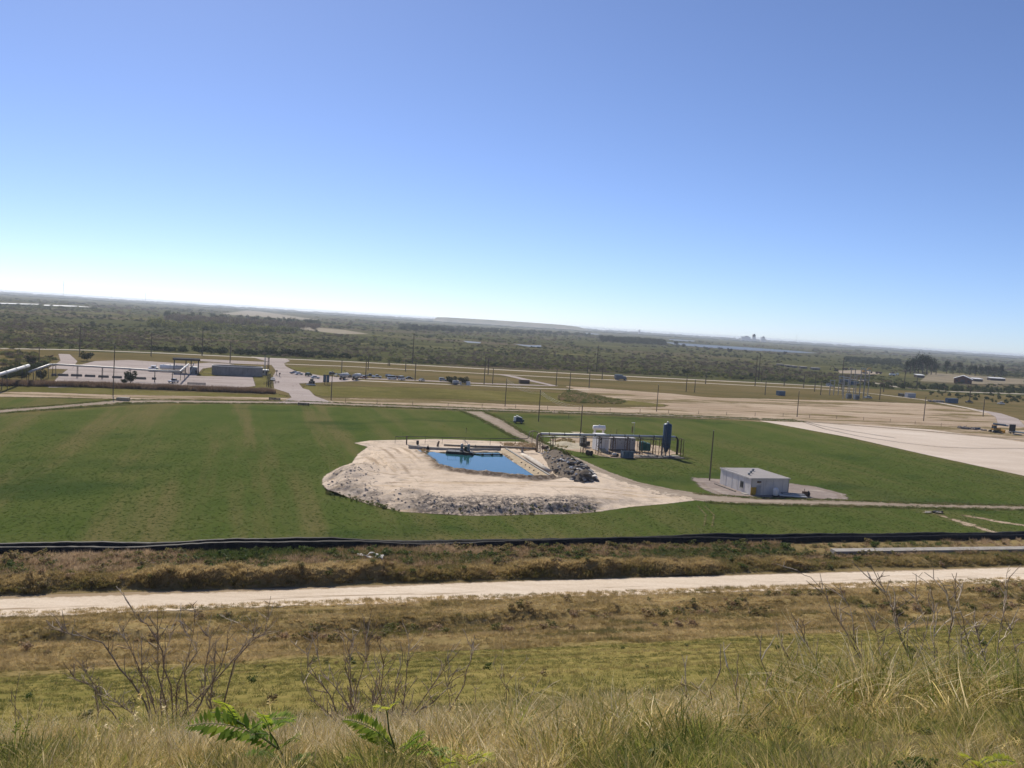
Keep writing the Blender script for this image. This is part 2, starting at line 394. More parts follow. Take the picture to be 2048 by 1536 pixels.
# bare sand and dirt
def track_extra(nt, n, l, c, q, f, C):
    t = noise(nt, mapping(nt, q, 0, (.012, .22, 1)), 1., 5, .65)
    c = mixc(nt, maprange(nt, t, .52, .62, 0, .75), c, (.25, .19, .125))
    t2 = noise(nt, mapping(nt, q, -.35, (.02, .30, 1), (8, 1, 0)), 1., 5, .65)
    c = mixc(nt, maprange(nt, t2, .57, .66, 0, .7), c, (.55, .46, .36))
    v = noise(nt, mapping(nt, q, 0, (.012, .055, 1), (4, 4, 0)), 1., 6, .7)
    c = mixc(nt, maprange(nt, v, .505, .58, 0, .9), c, ramp(nt, C, [(.35, (.115, .095, .04)), (.65, (.21, .165, .08))]))
    g = noise(nt, q, .6, 5, .7); return mixc(nt, maprange(nt, g, .62, .72, 0, .6), c, (.16, .125, .06))
def stains(nt, n, l, c, q, f, C):
    a = noise(nt, mapping(nt, q, 0, (.02, .14, 1), (2, 5, 0)), 1., 5, .7); c = mixc(nt, maprange(nt, a, .53, .66, 0, .55), c, (.20, .17, .15))
    b = noise(nt, mapping(nt, q, .4, (.5, .06, 1), (2, 5, 0)), 1., 5, .7); return mixc(nt, maprange(nt, b, .58, .68, 0, .45), c, (.17, .15, .135))
def wheel_ruts(nt, n, l, c, q, f, C):
    sd = attr(n, 'sd'); r = mth(nt, 'ABSOLUTE', mth(nt, 'SUBTRACT', sd, 1.7))
    k = mth(nt, 'MULTIPLY', maprange(nt, r, .25, .7, 1, 0), maprange(nt, noise(nt, q, .06, 4, .7), .36, .6, .1, .75))
    c = mixc(nt, k, c, (.20, .155, .115)); g = noise(nt, q, .35, 5, .7)
    c = mixc(nt, mth(nt, 'MULTIPLY', maprange(nt, g, .5, .64, 0, .8), maprange(nt, sd, 1.5, 0.2)), c, (.15, .13, .06))
    return mixc(nt, maprange(nt, noise(nt, mapping(nt, q, 0, (.15, .4, 1), (9, 1, 0)), 1., 5, .7), .54, .68, 0, .5), c, (.52, .45, .37))
ground_mat('dirt', [(.36, (.29, .215, .145)), (.5, (.40, .31, .22)), (.64, (.50, .405, .305))], .02, .12, 1., (.4, .3, .3), (.4, 1.5, 1), (3.5, .22, .5), extra=track_extra, bstr=.4, bdist=.08, bscale=1.5)
ground_mat('dirt_road_mat', [(.36, (.255, .205, .155)), (.5, (.315, .26, .20)), (.64, (.38, .32, .255))], .03, .2, 1.5, (.35, .3, .35), None, (.9, .8, .3), extra=wheel_ruts, bstr=.35, bdist=.06)
ground_mat('asphalt_pale', [(.36, (.31, .262, .235)), (.5, (.385, .33, .30)), (.64, (.46, .40, .37))], .03, .2, 1.5, (.4, .3, .3), (.5, 1.6, 1), (.6, .8, .25), extra=stains, bstr=.15, bdist=.02)
ground_mat('white_marl', [(.36, (.48, .40, .32)), (.5, (.56, .475, .39)), (.64, (.64, .56, .47))], .02, .1, .8, (.4, .35, .25), (.5, 1.2, 1), (.7, .5, .3), bstr=.35, bdist=.06)
ground_mat('pale_road', [(.36, (.47, .41, .33)), (.6, (.60, .53, .44))], .03, .2, 1.5, edge=(.5, .6, .25), bstr=.15, bdist=.03)
sheet('sand_flat', world_poly([(1128, 772), (1200, 777), (1340, 787), (1420, 795), (1700, 802), (1860, 808), (1960, 822), (2030, 838), (2180, 862), (2180, 900), (2048, 890), (1850, 868), (1500, 842), (1300, 832), (1000, 822), (700, 811), (560, 804), (380, 802), (240, 798), (150, 795), (-120, 792), (-120, 785), (60, 784), (250, 790), (480, 794), (578, 796), (640, 797), (720, 797), (850, 801), (1000, 808), (1100, 812), (1200, 815), (1330, 814), (1340, 810), (1250, 800), (1180, 788)]), .0, 2, 'dirt', 4)
sheet('dirt_road', band([(-160, 834), (0, 823), (120, 814), (240, 803.5), (330, 803), (600, 805.5), (800, 813), (1000, 820.5), (1200, 827), (1400, 834), (1600, 842), (1850, 862), (2180, 893)], [7, 7, 7, 8, 9, 9, 8, 7, 6, 6, 5, 5, 5]), .02, 1.5, 'dirt_road_mat')
sheet('gravel_pad', world_poly([(1518, 841.5), (1700, 848), (1860, 859), (2048, 884), (2260, 910), (2260, 1002), (2048, 951.5), (1850, 909), (1700, 875)]), .01, 1.5, 'white_marl', 1.5)
ground_mat('tyre_mark', [(.36, (.27, .22, .175)), (.64, (.40, .34, .28))], .05, .3, 2, edge=(.5, .9, .2), bstr=.2)
ground_mat('tyre_grass', [(.36, (.12, .12, .05)), (.64, (.19, .17, .08))], .05, .3, 2, edge=(.4, 1.2, .2), bstr=.2)
for off in (-.9, .9):
    for pts in ([(1590, 841), (1612, 846), (1650, 858), (1720, 873), (1800, 885), (1880, 894), (1960, 897), (2060, 897), (2200, 893)], [(1602, 841), (1640, 851), (1700, 862), (1790, 876)]):
        w_ = [at(*p) for p in pts]; sheet('tyre_track', strip([(p.x, p.y + off) for p in w_], .75), .03, .5, 'tyre_mark', .5)
for pts in ([(1215, 958), (1240, 966), (1280, 978), (1320, 990)], [(1270, 975), (1262, 983), (1285, 990), (1310, 986)], [(1395, 1012), (1412, 1030), (1408, 1052)], [(1408, 1012), (1428, 1030), (1424, 1054)]):
    w_ = [at(*p) for p in pts]; sheet('tyre_track', strip([(p.x, p.y) for p in w_], .3), .06, .25, 'tyre_mark' if pts[0][0] < 1300 else 'tyre_grass', .3)
sheet('access_road', band([(946, 823), (985, 840), (1030, 866), (1085, 893), (1140, 918), (1190, 943), (1250, 966), (1330, 984), (1420, 997), (1520, 1002), (1700, 1007), (1860, 1012), (2048, 1016), (2300, 1021)], [9, 8, 6, 6, 6, 7, 8, 9, 9, 7, 6, 4.5, 4.5, 4.5]), .03, 1, 'dirt_road_mat')
ground_mat('apron_gravel', [(.36, (.20, .165, .145)), (.5, (.27, .225, .20)), (.64, (.35, .30, .265))], .05, .3, 2.5, (.3, .35, .35), (.6, 1.4, 1), (1.8, .35, .5), extra=wheel_ruts, bstr=.3, bdist=.04)
sheet('gravel_apron', world_poly([(1382, 955), (1440, 958), (1500, 972), (1580, 967), (1630, 973), (1690, 988), (1700, 1003), (1540, 1004), (1440, 993), (1400, 975)]), .01, .7, 'apron_gravel', 2)
sheet('dirt_patch', world_poly([(1100, 878), (1140, 872), (1235, 874), (1330, 895), (1362, 908), (1300, 915), (1230, 917), (1170, 905), (1120, 898)]), .004, 1, 'dirt', 2)
sheet('dirt_track', band([(1850, 1021), (1905, 1038), (1960, 1055), (2010, 1071), (2060, 1079)], [1, 1.2, 1.6, 2.5, 2]), .01, .8, 'dirt', 2)
sheet('dirt_track', band([(1925, 1030), (2000, 1044), (2080, 1056), (2200, 1070)], 1.2), .008, .8, 'dirt', 2)
# paved yard, wide entrance road, highway and lanes
sheet('paved_yard', world_poly([(96, 775), (118, 752), (140, 735), (190, 722), (260, 720), (380, 728), (420, 725), (470, 728), (405, 737), (392, 752), (505, 753), (511, 772), (480, 776), (320, 772)]), .01, 2, 'asphalt_pale', 2)
sheet('yard_track', band([(120, 738), (138, 722), (128, 708)], [10, 8, 6]), .02, 2, 'asphalt_pale', 2)
sheet('entrance_road', world_poly([(500, 713), (541, 716), (572, 717), (580, 722), (568, 727), (572, 733), (590, 742), (640, 751), (700, 757), (720, 762), (640, 765), (598, 767), (606, 777), (618, 780), (630, 792), (668, 806), (600, 808), (556, 806), (583, 795), (577, 786), (548, 777), (546, 752), (552, 742), (543, 730), (470, 727), (400, 722), (400, 718), (470, 721), (538, 724)]), .03, 1.5, 'asphalt_pale', 1.5)
sheet('highway', band([(-80, 695.5), (165, 700), (320, 706), (540, 716.5), (700, 723.5), (850, 731), (1000, 739.5), (1200, 750), (1400, 760), (1560, 767.5), (1640, 772), (1710, 778)], 7), .04, 4, 'pale_road', 2)
sheet('highway', band([(1700, 757), (1800, 775), (1900, 783), (2048, 788), (2200, 793)], 7), .04, 4, 'pale_road', 2)
sheet('service_road', band([(565, 728), (700, 733), (850, 741), (1000, 749), (1200, 759), (1400, 766), (1600, 776), (1660, 779), (1760, 789), (1850, 800), (1940, 817), (1975, 826)], 4.5), .04, 3, 'pale_road', 2)
sheet('service_road', band([(1950, 819), (1988, 826), (2014, 836), (2024, 852)], [5, 8, 11, 12]), .05, 2, 'asphalt_pale', 2)
sheet('parking_road', band([(576, 745), (620, 752), (700, 756), (860, 762), (960, 767), (1080, 771), (1110, 772), (1060, 761), (1020, 752), (1000, 749)], [4, 6, 7, 7, 7, 7, 5, 6, 7, 6]), .045, 2, 'asphalt_pale', 2)
sheet('service_road', band([(690, 760), (800, 765), (950, 771), (1080, 777), (1180, 780)], [6, 4, 4, 4, 4]), .055, 2, 'pale_road', 2)

# sand road along the foot of the hill
def rut_extra(nt, n, l, c, q, f, C):
    m = maprange(nt, noise(nt, mapping(nt, q, 0, (.06, .9, 1)), 1., 5, .65), .55, .66, 0, .8)
    sd = attr(n, 'sd'); mid = maprange(nt, sd, 2.3, 3.2)
    c = mixc(nt, mth(nt, 'MULTIPLY', mid, m), c, (.24, .17, .10))
    return mixc(nt, mth(nt, 'MULTIPLY', m, .35), c, (.45, .35, .25))
ground_mat('sand_road_mat', [(.36, (.56, .46, .345)), (.5, (.66, .555, .43)), (.64, (.74, .645, .525))], .05, .4, 3., (.3, .3, .4), (.3, 1.5, 1), (.9, .7, .3), extra=rut_extra, bstr=.5, bdist=.06, bscale=3)
SROAD = world_poly([(-300, 1259), (0, 1241), (500, 1223), (1024, 1203), (1500, 1190), (2048, 1171), (2350, 1162), (2350, 1126), (2048, 1136), (1500, 1151), (1024, 1164), (500, 1184), (0, 1199), (-300, 1211)], .1)
sheet('sand_road', SROAD, .05, .5, 'sand_road_mat', 1., hfun=lambda X, Y, S: np.maximum(terrain(X, Y), .1) + .02 * (fbm(X * .8, Y * .8, 4) - .5))

# overgrown bank beyond the sand road
def bank_h(x, y):
    u, v = UV(x, y)
    n1 = fbm(u * .07, u * 0 + 1.5, 31, 3); n2 = fbm(u * .28, v * .12, 35, 3)
    w = v - 1.8 * (fbm(u * .06, u * 0 + 8., 33, 3) - .5) - .9 * (fbm(u * .35, u * 0 + 3., 34, 2) - .5)
    hgt = .5 + 1.15 * smooth(.3, .72, n1) + 1.1 * (n2 - .4)
    hgt = hgt * (1 - .6 * smooth(78, 92, u))
    s = smooth(110.5, 113.2, w) * (1 - smooth(114.2, 118.6, w))
    return s * np.maximum(hgt, .25) * (.65 + .7 * fbm(u * .6, v * .6, 37)) + .3 * smooth(117, 119, w) * fbm(u * .3, v * .3, 39)
ground_mat('bank_soil', [(.35, (.15, .115, .052)), (.65, (.31, .235, .11))], .1, .5, 3, bstr=.8, bdist=.1, bscale=5)
u_, v_ = np.meshgrid(np.arange(-120, 260, .5), np.arange(110.4, 127.3, .4)); x_, y_ = XY(u_, v_)
ny_, nx_ = u_.shape; I_ = np.arange(nx_ * ny_).reshape(ny_, nx_)
tag(arr_obj('bank', np.stack([x_.ravel(), y_.ravel(), (bank_h(x_, y_) + .12).ravel()], 1), np.stack([I_[:-1, :-1].ravel(), I_[:-1, 1:].ravel(), I_[1:, 1:].ravel(), I_[1:, :-1].ravel()], 1), 'bank_soil', sm=True), kind='structure')
# ================================================================== VEGETATION
def leaf_shader(name, stops, kind='INSTANCER', trans=.35, key='tint', jitter=.25, rough=.6):
    m, nt, n, l = nodes_of(name)
    t = attr(n, key, kind)
    f = mth(nt, 'ADD', t, mth(nt, 'MULTIPLY', mth(nt, 'SUBTRACT', attr(n, 'bl'), .5), jitter))
    c = ramp(nt, f, stops)
    d = n.new('ShaderNodeBsdfDiffuse'); tr = n.new('ShaderNodeBsdfTranslucent'); mx = n.new('ShaderNodeMixShader'); mx.inputs[0].default_value = trans
    l.new(c, d.inputs[0]); l.new(c, tr.inputs[0]); l.new(d.outputs[0], mx.inputs[1]); l.new(tr.outputs[0], mx.inputs[2])
    gl = n.new('ShaderNodeBsdfGlossy'); gl.inputs['Roughness'].default_value = rough; gl.inputs[0].default_value = (1, 1, 1, 1)
    m2 = n.new('ShaderNodeMixShader'); m2.inputs[0].default_value = .012
    l.new(mx.outputs[0], m2.inputs[1]); l.new(gl.outputs[0], m2.inputs[2])
    o = n.new('ShaderNodeOutputMaterial'); l.new(m2.outputs[0], o.inputs[0]); return m
# tint runs along each ramp from one end of the natural range of colours to the other
leaf_shader('straw', [(0., (.14, .18, .03)), (.25, (.30, .31, .065)), (.45, (.50, .41, .13)), (.65, (.68, .53, .22)), (.85, (.82, .66, .35)), (1., (.88, .76, .50))], jitter=.6, trans=.58)
leaf_shader('dry_brown', [(0., (.17, .165, .05)), (.3, (.30, .225, .09)), (.6, (.44, .325, .14)), (1., (.62, .48, .25))], jitter=.4, trans=.5)
leaf_shader('lawn', [(0., (.125, .145, .036)), (.35, (.215, .20, .056)), (.65, (.32, .25, .09)), (1., (.45, .34, .155))], jitter=.4, trans=.5)
leaf_shader('scrub', [(0., (.028, .039, .017)), (.22, (.058, .073, .027)), (.42, (.10, .112, .038)), (.58, (.17, .175, .052)), (.70, (.26, .26, .068)), (.80, (.125, .094, .066)), (.90, (.165, .125, .088)), (1., (.24, .195, .12))], jitter=.12, trans=.3)
leaf_shader('weeds', [(0., (.07, .11, .028)), (.35, (.16, .165, .055)), (.6, (.30, .215, .105)), (.8, (.35, .24, .15)), (1., (.50, .37, .23))], jitter=.3, trans=.5)
leaf_shader('reed', [(0., (.13, .085, .058)), (.5, (.21, .14, .095)), (1., (.30, .215, .14))], jitter=.5)

def hidden(name, V, F, mat, attrs=None, sm=False):
    o = arr_obj(name, V, F, mat, attrs, sm); COL.objects.unlink(o); return o
def tuft(name, n, h, spread, width, curl, mat, seed=1, segs=3, erect=.35, hvar=.5):
    r = np.random.default_rng(seed); V = []; F = []; B = []
    for k in range(n):
        a = r.uniform(0, 2 * math.pi); rr = spread * math.sqrt(r.uniform(0, 1)); bx, by = rr * math.cos(a), rr * math.sin(a)
        d = a + r.normal(0, .9); lean = erect * r.uniform(.2, 1.4); hh = h * r.uniform(1 - hvar, 1.0); w = width * r.uniform(.6, 1.3)
        sx, sy = -math.sin(d + r.normal(0, .8)), math.cos(d + r.normal(0, .8)); bl = r.uniform(); b0 = len(V)
        cl = curl * r.uniform(.3, 1.6)
        for s in range(segs + 1):
            t = s / segs; out = hh * (lean * t + cl * t * t * .6); z = hh * (t - .45 * cl * t * t * t)
            wk = w * (1 - .92 * t ** 1.5) * .5; cx, cy_ = bx + math.cos(d) * out, by + math.sin(d) * out
            V += [(cx - sx * wk, cy_ - sy * wk, z), (cx + sx * wk, cy_ + sy * wk, z)]; B += [bl, bl]
        F += [(b0 + 2 * s, b0 + 2 * s + 1, b0 + 2 * s + 3, b0 + 2 * s + 2) for s in range(segs)]
    return hidden(name, np.array(V), np.array(F), mat, {'bl': B})
def leafball(name, n, mat, seed=1, lobes=6, leaf=.22, flat=1., tall=1., low=0.):
    """crown of small leaf faces spread through several uneven lobes; unit radius, standing on z=0"""
    r = np.random.default_rng(seed); cs = []
    for k in range(lobes):
        a = r.uniform(0, 6.28); q = r.uniform(.15, .62); cs.append((q * math.cos(a), q * math.sin(a), r.uniform(.3 + low, 1.05) * tall, r.uniform(.28, .5)))
    cs.append((0, 0, .5 * tall, .5)); V = []; F = []; B = []
    for k in range(n):
        c = cs[r.integers(len(cs))]; d = r.normal(size=3); d /= np.linalg.norm(d); rr = c[3] * r.uniform(.55, 1.05)
        p = np.array([c[0], c[1], c[2]]) + d * rr * np.array([1, 1, .85 * tall]); p[2] = max(p[2] * flat, .03)
        nrm = d + r.normal(size=3) * .7; nrm /= np.linalg.norm(nrm); t = np.cross(nrm, r.normal(size=3)); t /= np.linalg.norm(t) + 1e-9; b = np.cross(nrm, t)
        s = leaf * r.uniform(.5, 1.2); b0 = len(V)
        V += [p - t * s * .5, p + b * s * .35, p + t * s * .6, p - b * s * .35]; F.append((b0, b0 + 1, b0 + 2, b0 + 3)); q = r.uniform(); B += [q] * 4
    return hidden(name, np.array(V), np.array(F), mat, {'bl': B})

_gn = {}
def scatter_group(proto):
    if proto.name in _gn: return _gn[proto.name]
    g = bpy.data.node_groups.new('scatter_' + proto.name, 'GeometryNodeTree')
    g.interface.new_socket('Geometry', in_out='INPUT', socket_type='NodeSocketGeometry'); g.interface.new_socket('Geometry', in_out='OUTPUT', socket_type='NodeSocketGeometry')
    N, L = g.nodes, g.links; i = N.new('NodeGroupInput'); o = N.new('NodeGroupOutput')
    p = N.new('GeometryNodeMeshToPoints'); ip = N.new('GeometryNodeInstanceOnPoints'); oi = N.new('GeometryNodeObjectInfo'); oi.inputs['Object'].default_value = proto; oi.inputs['As Instance'].default_value = True
    a = N.new('GeometryNodeInputNamedAttribute'); a.data_type = 'FLOAT_VECTOR'; a.inputs['Name'].default_value = 'scl'
    b = N.new('GeometryNodeInputNamedAttribute'); b.data_type = 'FLOAT_VECTOR'; b.inputs['Name'].default_value = 'rot'
    e = N.new('FunctionNodeEulerToRotation')
    L.new(i.outputs[0], p.inputs[0]); L.new(p.outputs[0], ip.inputs['Points']); L.new(oi.outputs['Geometry'], ip.inputs['Instance'])
    L.new(b.outputs[0], e.inputs[0]); L.new(e.outputs[0], ip.inputs['Rotation']); L.new(a.outputs[0], ip.inputs['Scale']); L.new(ip.outputs[0], o.inputs[0])
    _gn[proto.name] = g; return g
def scatter(name, proto, P, S, tint, label=None, cat=None, tilt=.12, parent=None):
    """points P (n,3), sizes S (n,) or (n,3); one object of countless plants"""
    n = len(P); me = bpy.data.meshes.new(name); me.vertices.add(n); me.vertices.foreach_set('co', np.asarray(P, np.float32).ravel())
    S = np.asarray(S, float); S = np.repeat(S[:, None], 3, 1) if S.ndim == 1 else S
    R = np.stack([rng.normal(0, tilt, n), rng.normal(0, tilt, n), rng.uniform(0, 6.283, n)], 1)
    for nm, ty, a in (('scl', 'FLOAT_VECTOR', S), ('rot', 'FLOAT_VECTOR', R)):
        t = me.attributes.new(nm, ty, 'POINT'); t.data.foreach_set('vector', np.asarray(a, np.float32).ravel())
    t = me.attributes.new('tint', 'FLOAT', 'POINT'); t.data.foreach_set('value', np.asarray(tint, np.float32))
    o = bpy.data.objects.new(name, me); COL.objects.link(o)
    md = o.modifiers.new('scatter', 'NODES'); md.node_group = scatter_group(proto)
    if parent is not None: o.parent = parent
    return tag(o, label, cat, None, 'stuff')
def inview(x, y, z, m=.12):
    px, py = proj(x, y, z); return (px > -2048 * m) & (px < 2048 * (1 + m)) & (py < 1536 * (1 + m)) & (y > 1)
def uv_points(n, u0, u1, v0, v1):
    u = rng.uniform(u0, u1, n); v = rng.uniform(v0, v1, n); x, y = XY(u, v); return u, v, x, y

T_A = tuft('tuft_tall', 70, 1., .30, .022, .75, 'straw', 1, 4, .4)
T_B = tuft('tuft_loose', 46, 1., .42, .020, 1.2, 'straw', 2, 4, .6)
T_M = tuft('tuft_mat', 120, 1., .75, .036, .35, 'straw', 8, 2, .9, .75)
T_C = tuft('tuft_short', 40, 1., .55, .07, .6, 'dry_brown', 3, 2, .5)
T_L = tuft('tuft_lawn', 40, 1., 1.6, .12, .5, 'lawn', 4, 2, .5)
T_W = tuft('tuft_weed', 60, 1., .45, .06, .5, 'weeds', 5, 2, .35)
T_R = tuft('tuft_reed', 60, 1., .5, .05, .35, 'reed', 6, 2, .25)
B_1 = leafball('bush_round', 260, 'scrub', 11, 7, .26)
B_2 = leafball('bush_low', 240, 'scrub', 12, 9, .26, .7)
B_3 = leafball('bush_tall', 300, 'scrub', 13, 8, .24, 1., 1.35)
B_4 = leafball('weed_leafy', 130, 'weeds', 14, 6, .3, .9)

# --- tall grass on the shoulder of the hill, nearest the camera
def shoulder(n, proto, hmin, hmax, tl, th, name, label, cond=None):
    u, v, x, y = uv_points(n, -17, 29, 2., 21)
    z = terrain(x, y); ok = inview(x, y, z, .10) & (rng.uniform(size=n) < 1.1 - .045 * v)
    if cond is not None: ok &= cond(u, v, x, y)
    u, v, x, y, z = (a[ok] for a in (u, v, x, y, z))
    patch = fbm(u * .45, v * .45, 51); dens = fbm(u * .9, v * .9, 57)
    s = hmin + (hmax - hmin) * np.clip(patch * 1.5 - .25 + rng.normal(0, .18, len(u)), 0, 1.1)
    s *= (1 - .5 * smooth(9, 19, v)) * (1 + .55 * smooth(6, 13, u) * smooth(13, 8, v)) 
    t = np.clip(tl + (th - tl) * (fbm(u * .6, v * .6, 61) * 1.6 - .3) + rng.normal(0, .12, len(u)), 0, 1)
    scatter(name, proto, np.stack([x, y, z - .04], 1), np.stack([s * rng.uniform(.8, 1.3, len(u)), s * rng.uniform(.8, 1.3, len(u)), s], 1), t, label, 'grass', .16)
shoulder(26000, T_M, .10, .30, .12, 1.05, 'grass_mat', 'matted short grass and weeds along the top of the slope')
shoulder(9000, T_M, .08, .22, .05, .55, 'green_grass', 'short green grass between the dry tufts in the foreground')
shoulder(3400, T_A, .12, .36, .3, 1.05, 'tall_grass', 'taller straw coloured grass along the top of the slope')
shoulder(2600, T_B, .12, .34, .1, 1., 'tall_grass', 'loose bent grass blades along the top of the slope')
shoulder(1500, B_4, .05, .16, .0, .55, 'small_weeds', 'small leafy weeds among the foreground grass')
def stalks(name, n, seed):
    r = np.random.default_rng(seed); V = []; F = []; B = []
    for k in range(n):
        a = r.uniform(0, 6.28); x0, y0 = r.normal(0, .25, 2); le = r.uniform(.05, .35); h = r.uniform(.6, 1.); bl = r.uniform(); w = .006
        for s in range(5):
            t = s / 4; cx, cy_ = x0 + math.cos(a) * le * t * t * h, y0 + math.sin(a) * le * t * t * h; V += [(cx - w, cy_, h * t), (cx + w, cy_ + w, h * t)]; B += [bl, bl]
        o = len(V) - 10; F += [(o + 2 * s, o + 2 * s + 1, o + 2 * s + 3, o + 2 * s + 2) for s in range(4)]
        for j in range(14):
            t = .72 + .28 * r.uniform(); c = np.array([x0 + math.cos(a) * le * t * t * h, y0 + math.sin(a) * le * t * t * h, h * t]); d = r.normal(size=3); d[2] = abs(d[2]); d /= np.linalg.norm(d); e = np.cross(d, r.normal(size=3)); e /= np.linalg.norm(e); L = r.uniform(.03, .09); o = len(V)
            V += [c, c + d * L * .5 + e * .012, c + d * L, c + d * L * .5 - e * .012]; B += [min(1, bl + .2)] * 4; F.append((o, o + 1, o + 2, o + 3))
    return hidden(name, np.array(V), np.array(F), 'straw', {'bl': B})
T_S = stalks('seed_stalks', 9, 21)
shoulder(700, T_S, .25, .5, .3, .9, 'seed_stalks', 'thin seed stalks standing above the foreground grass', lambda u, v, x, y: v > 7)
shoulder(2200, B_4, .05, .13, .1, .7, 'small_weeds', 'small brownish weeds among the foreground grass')
# --- mown slope
u, v, x, y = uv_points(70000, -60, 110, 17, 74); z = terrain(x, y); ok = inview(x, y, z, .08); u, v, x, y, z = (a[ok] for a in (u, v, x, y, z))
k = rng.uniform(size=len(u)) < .55
scatter('mown_grass', T_L, np.stack([x, y, z - .02], 1)[k], rng.uniform(.07, .16, k.sum()), np.clip(fbm(u * .12, v * .3, 71)[k] * 1.6 - .35 + rng.normal(0, .12, k.sum()), 0, 1), 'short mown grass on the hillside', 'grass')
u, v, x, y = uv_points(260, -50, 100, 20, 66); z = terrain(x, y); ok = inview(x, y, z, .08) & (fbm(u * .1, v * .25, 75) > .52)
scatter('slope_weeds', B_4, np.stack([x, y, z], 1)[ok], rng.uniform(.12, .32, ok.sum()), rng.uniform(0, .6, ok.sum()), 'scattered green weeds on the mown slope', 'weeds')
# --- grass standing in the near part of the green field
leaf_shader('field_leaf', [(0., (.065, .105, .024)), (.45, (.10, .138, .034)), (.7, (.155, .16, .05)), (.9, (.24, .205, .09)), (1., (.38, .32, .19))], jitter=.3, trans=.5)
T_F = tuft('tuft_field', 36, 1., 2.2, .22, .4, 'field_leaf', 9, 2, .5)
u, v, x, y = uv_points(90000, -75, 215, 131.5, 290); ok = inview(x, y, 0 * x, .06) & (sdf(x, y, FIELD) > 1.) & (rng.uniform(size=len(u)) < 1.15 - 1.15 * smooth(165, 290, v)); u, v, x, y = (a[ok] for a in (u, v, x, y))
KEEP_OFF = [world_poly([(690, 876), (1075, 880), (1240, 870), (1365, 905), (1360, 918), (1250, 920), (1205, 930), (1300, 965), (1390, 950), (1500, 945), (1640, 968), (1710, 1004), (2060, 1012), (2300, 1018), (2300, 1026), (2048, 1022), (1700, 1012), (1400, 1006), (1200, 1028), (1000, 1036), (850, 1033), (700, 1004), (636, 986), (640, 950), (690, 925)])]
ok = sdf(x, y, KEEP_OFF[0]) < 0; u, v, x, y = (a[ok] for a in (u, v, x, y))
t = np.clip(0.38 + 1.15 * (fbm(u * .085, v * .006, 211) - .5) * (1 - .5 * smooth(15, 70, u)) + .6 * (fbm(u * .3, v * .3, 213) - .5) + rng.normal(0, .13, len(u)), 0, 1)
scatter('field_grass', T_F, np.stack([x, y, 0 * x - .02], 1), rng.uniform(.06, .15, len(u)), t, 'short sown grass of the green field', 'grass')
# --- dry brown grass at the foot of the slope
u, v, x, y = uv_points(52000, -75, 150, 66, 104.6); z = terrain(x, y); ok = inview(x, y, z, .08) & (v + 6 * (fbm(u * .1, v * .1, 77) - .5) > 69) & (fbm(u * .15, v * .6, 79) > .3)
u, v, x, y, z = (a[ok] for a in (u, v, x, y, z))
t = np.clip(fbm(u * .12, v * .45, 81) * 1.9 - .45 + rng.normal(0, .14, len(u)), 0, 1)
scatter('dry_grass', T_C, np.stack([x, y, z - .03], 1), rng.uniform(.22, .5, len(u)) * (.7 + .6 * fbm(u * .2, v * .5, 83)), t, 'dry brown grass between the mown slope and the sand road', 'grass')
u, v, x, y = uv_points(1300, -75, 150, 78, 98); z = terrain(x, y); ok = inview(x, y, z, .08) & (fbm(u * .09, v * .3, 85) > .56)
scatter('brush', B_4, np.stack([x, y, z - .1], 1)[ok], rng.uniform(.35, .9, ok.sum()), rng.uniform(.3, .8, ok.sum()), 'low dark brush in the dip beside the sand road', 'brush')
# --- bank beyond the sand road
u, v, x, y = uv_points(42000, -85, 175, 110.6, 120); z = bank_h(x, y); ok = inview(x, y, z, .08) & (z > .15)
u, v, x, y, z = (a[ok] for a in (u, v, x, y, z))
t = np.clip(.2 + .6 * smooth(.3, 1.8, z) + .9 * (fbm(u * .25, v * .4, 87) - .5) + rng.normal(0, .14, len(u)), 0, 1)
scatter('bank_grass', T_C, np.stack([x, y, z], 1), rng.uniform(.2, .7, len(u)) * (.5 + fbm(u * .4, v * .4, 88)), t, 'thick tan grass growing over the bank beyond the sand road', 'grass', .25)
k = rng.uniform(size=len(u)) < .012
scatter('bank_brush', B_4, np.stack([x, y, z - .1], 1)[k], rng.uniform(.25, .8, k.sum()), rng.uniform(.1, .9, k.sum()), 'low brush growing through the grass of the bank', 'brush')
# --- weeds in the ditch
u, v, x, y = uv_points(17000, -85, 175, 117, 126.6); z = bank_h(x, y); ok = inview(x, y, z, .08) & (fbm(u * .12, v * .3, 89) > .33 - .1 * smooth(60, 20, u)) & ((u < 88) | (v < 118.5) | (rng.uniform(size=len(u)) < .12))
u, v, x, y, z = (a[ok] for a in (u, v, x, y, z))
t = np.clip(fbm(u * .06, v * .2, 91) * 2. - .35 + rng.normal(0, .15, len(u)), 0, 1)
scatter('ditch_weeds', T_W, np.stack([x, y, z], 1), rng.uniform(.4, 1.15, len(u)) * (.5 + .9 * fbm(u * .1, v * .1, 93)), t, 'pinkish brown weeds standing in the ditch before the black liner', 'weeds', .2)
k = rng.uniform(size=len(u)) < .10
scatter('ditch_weeds', B_4, np.stack([x, y, z - .1], 1)[k], rng.uniform(.4, 1.1, k.sum()), np.clip(t[k] - .35, 0, .5), 'leafy green weeds in the ditch before the black liner', 'weeds')

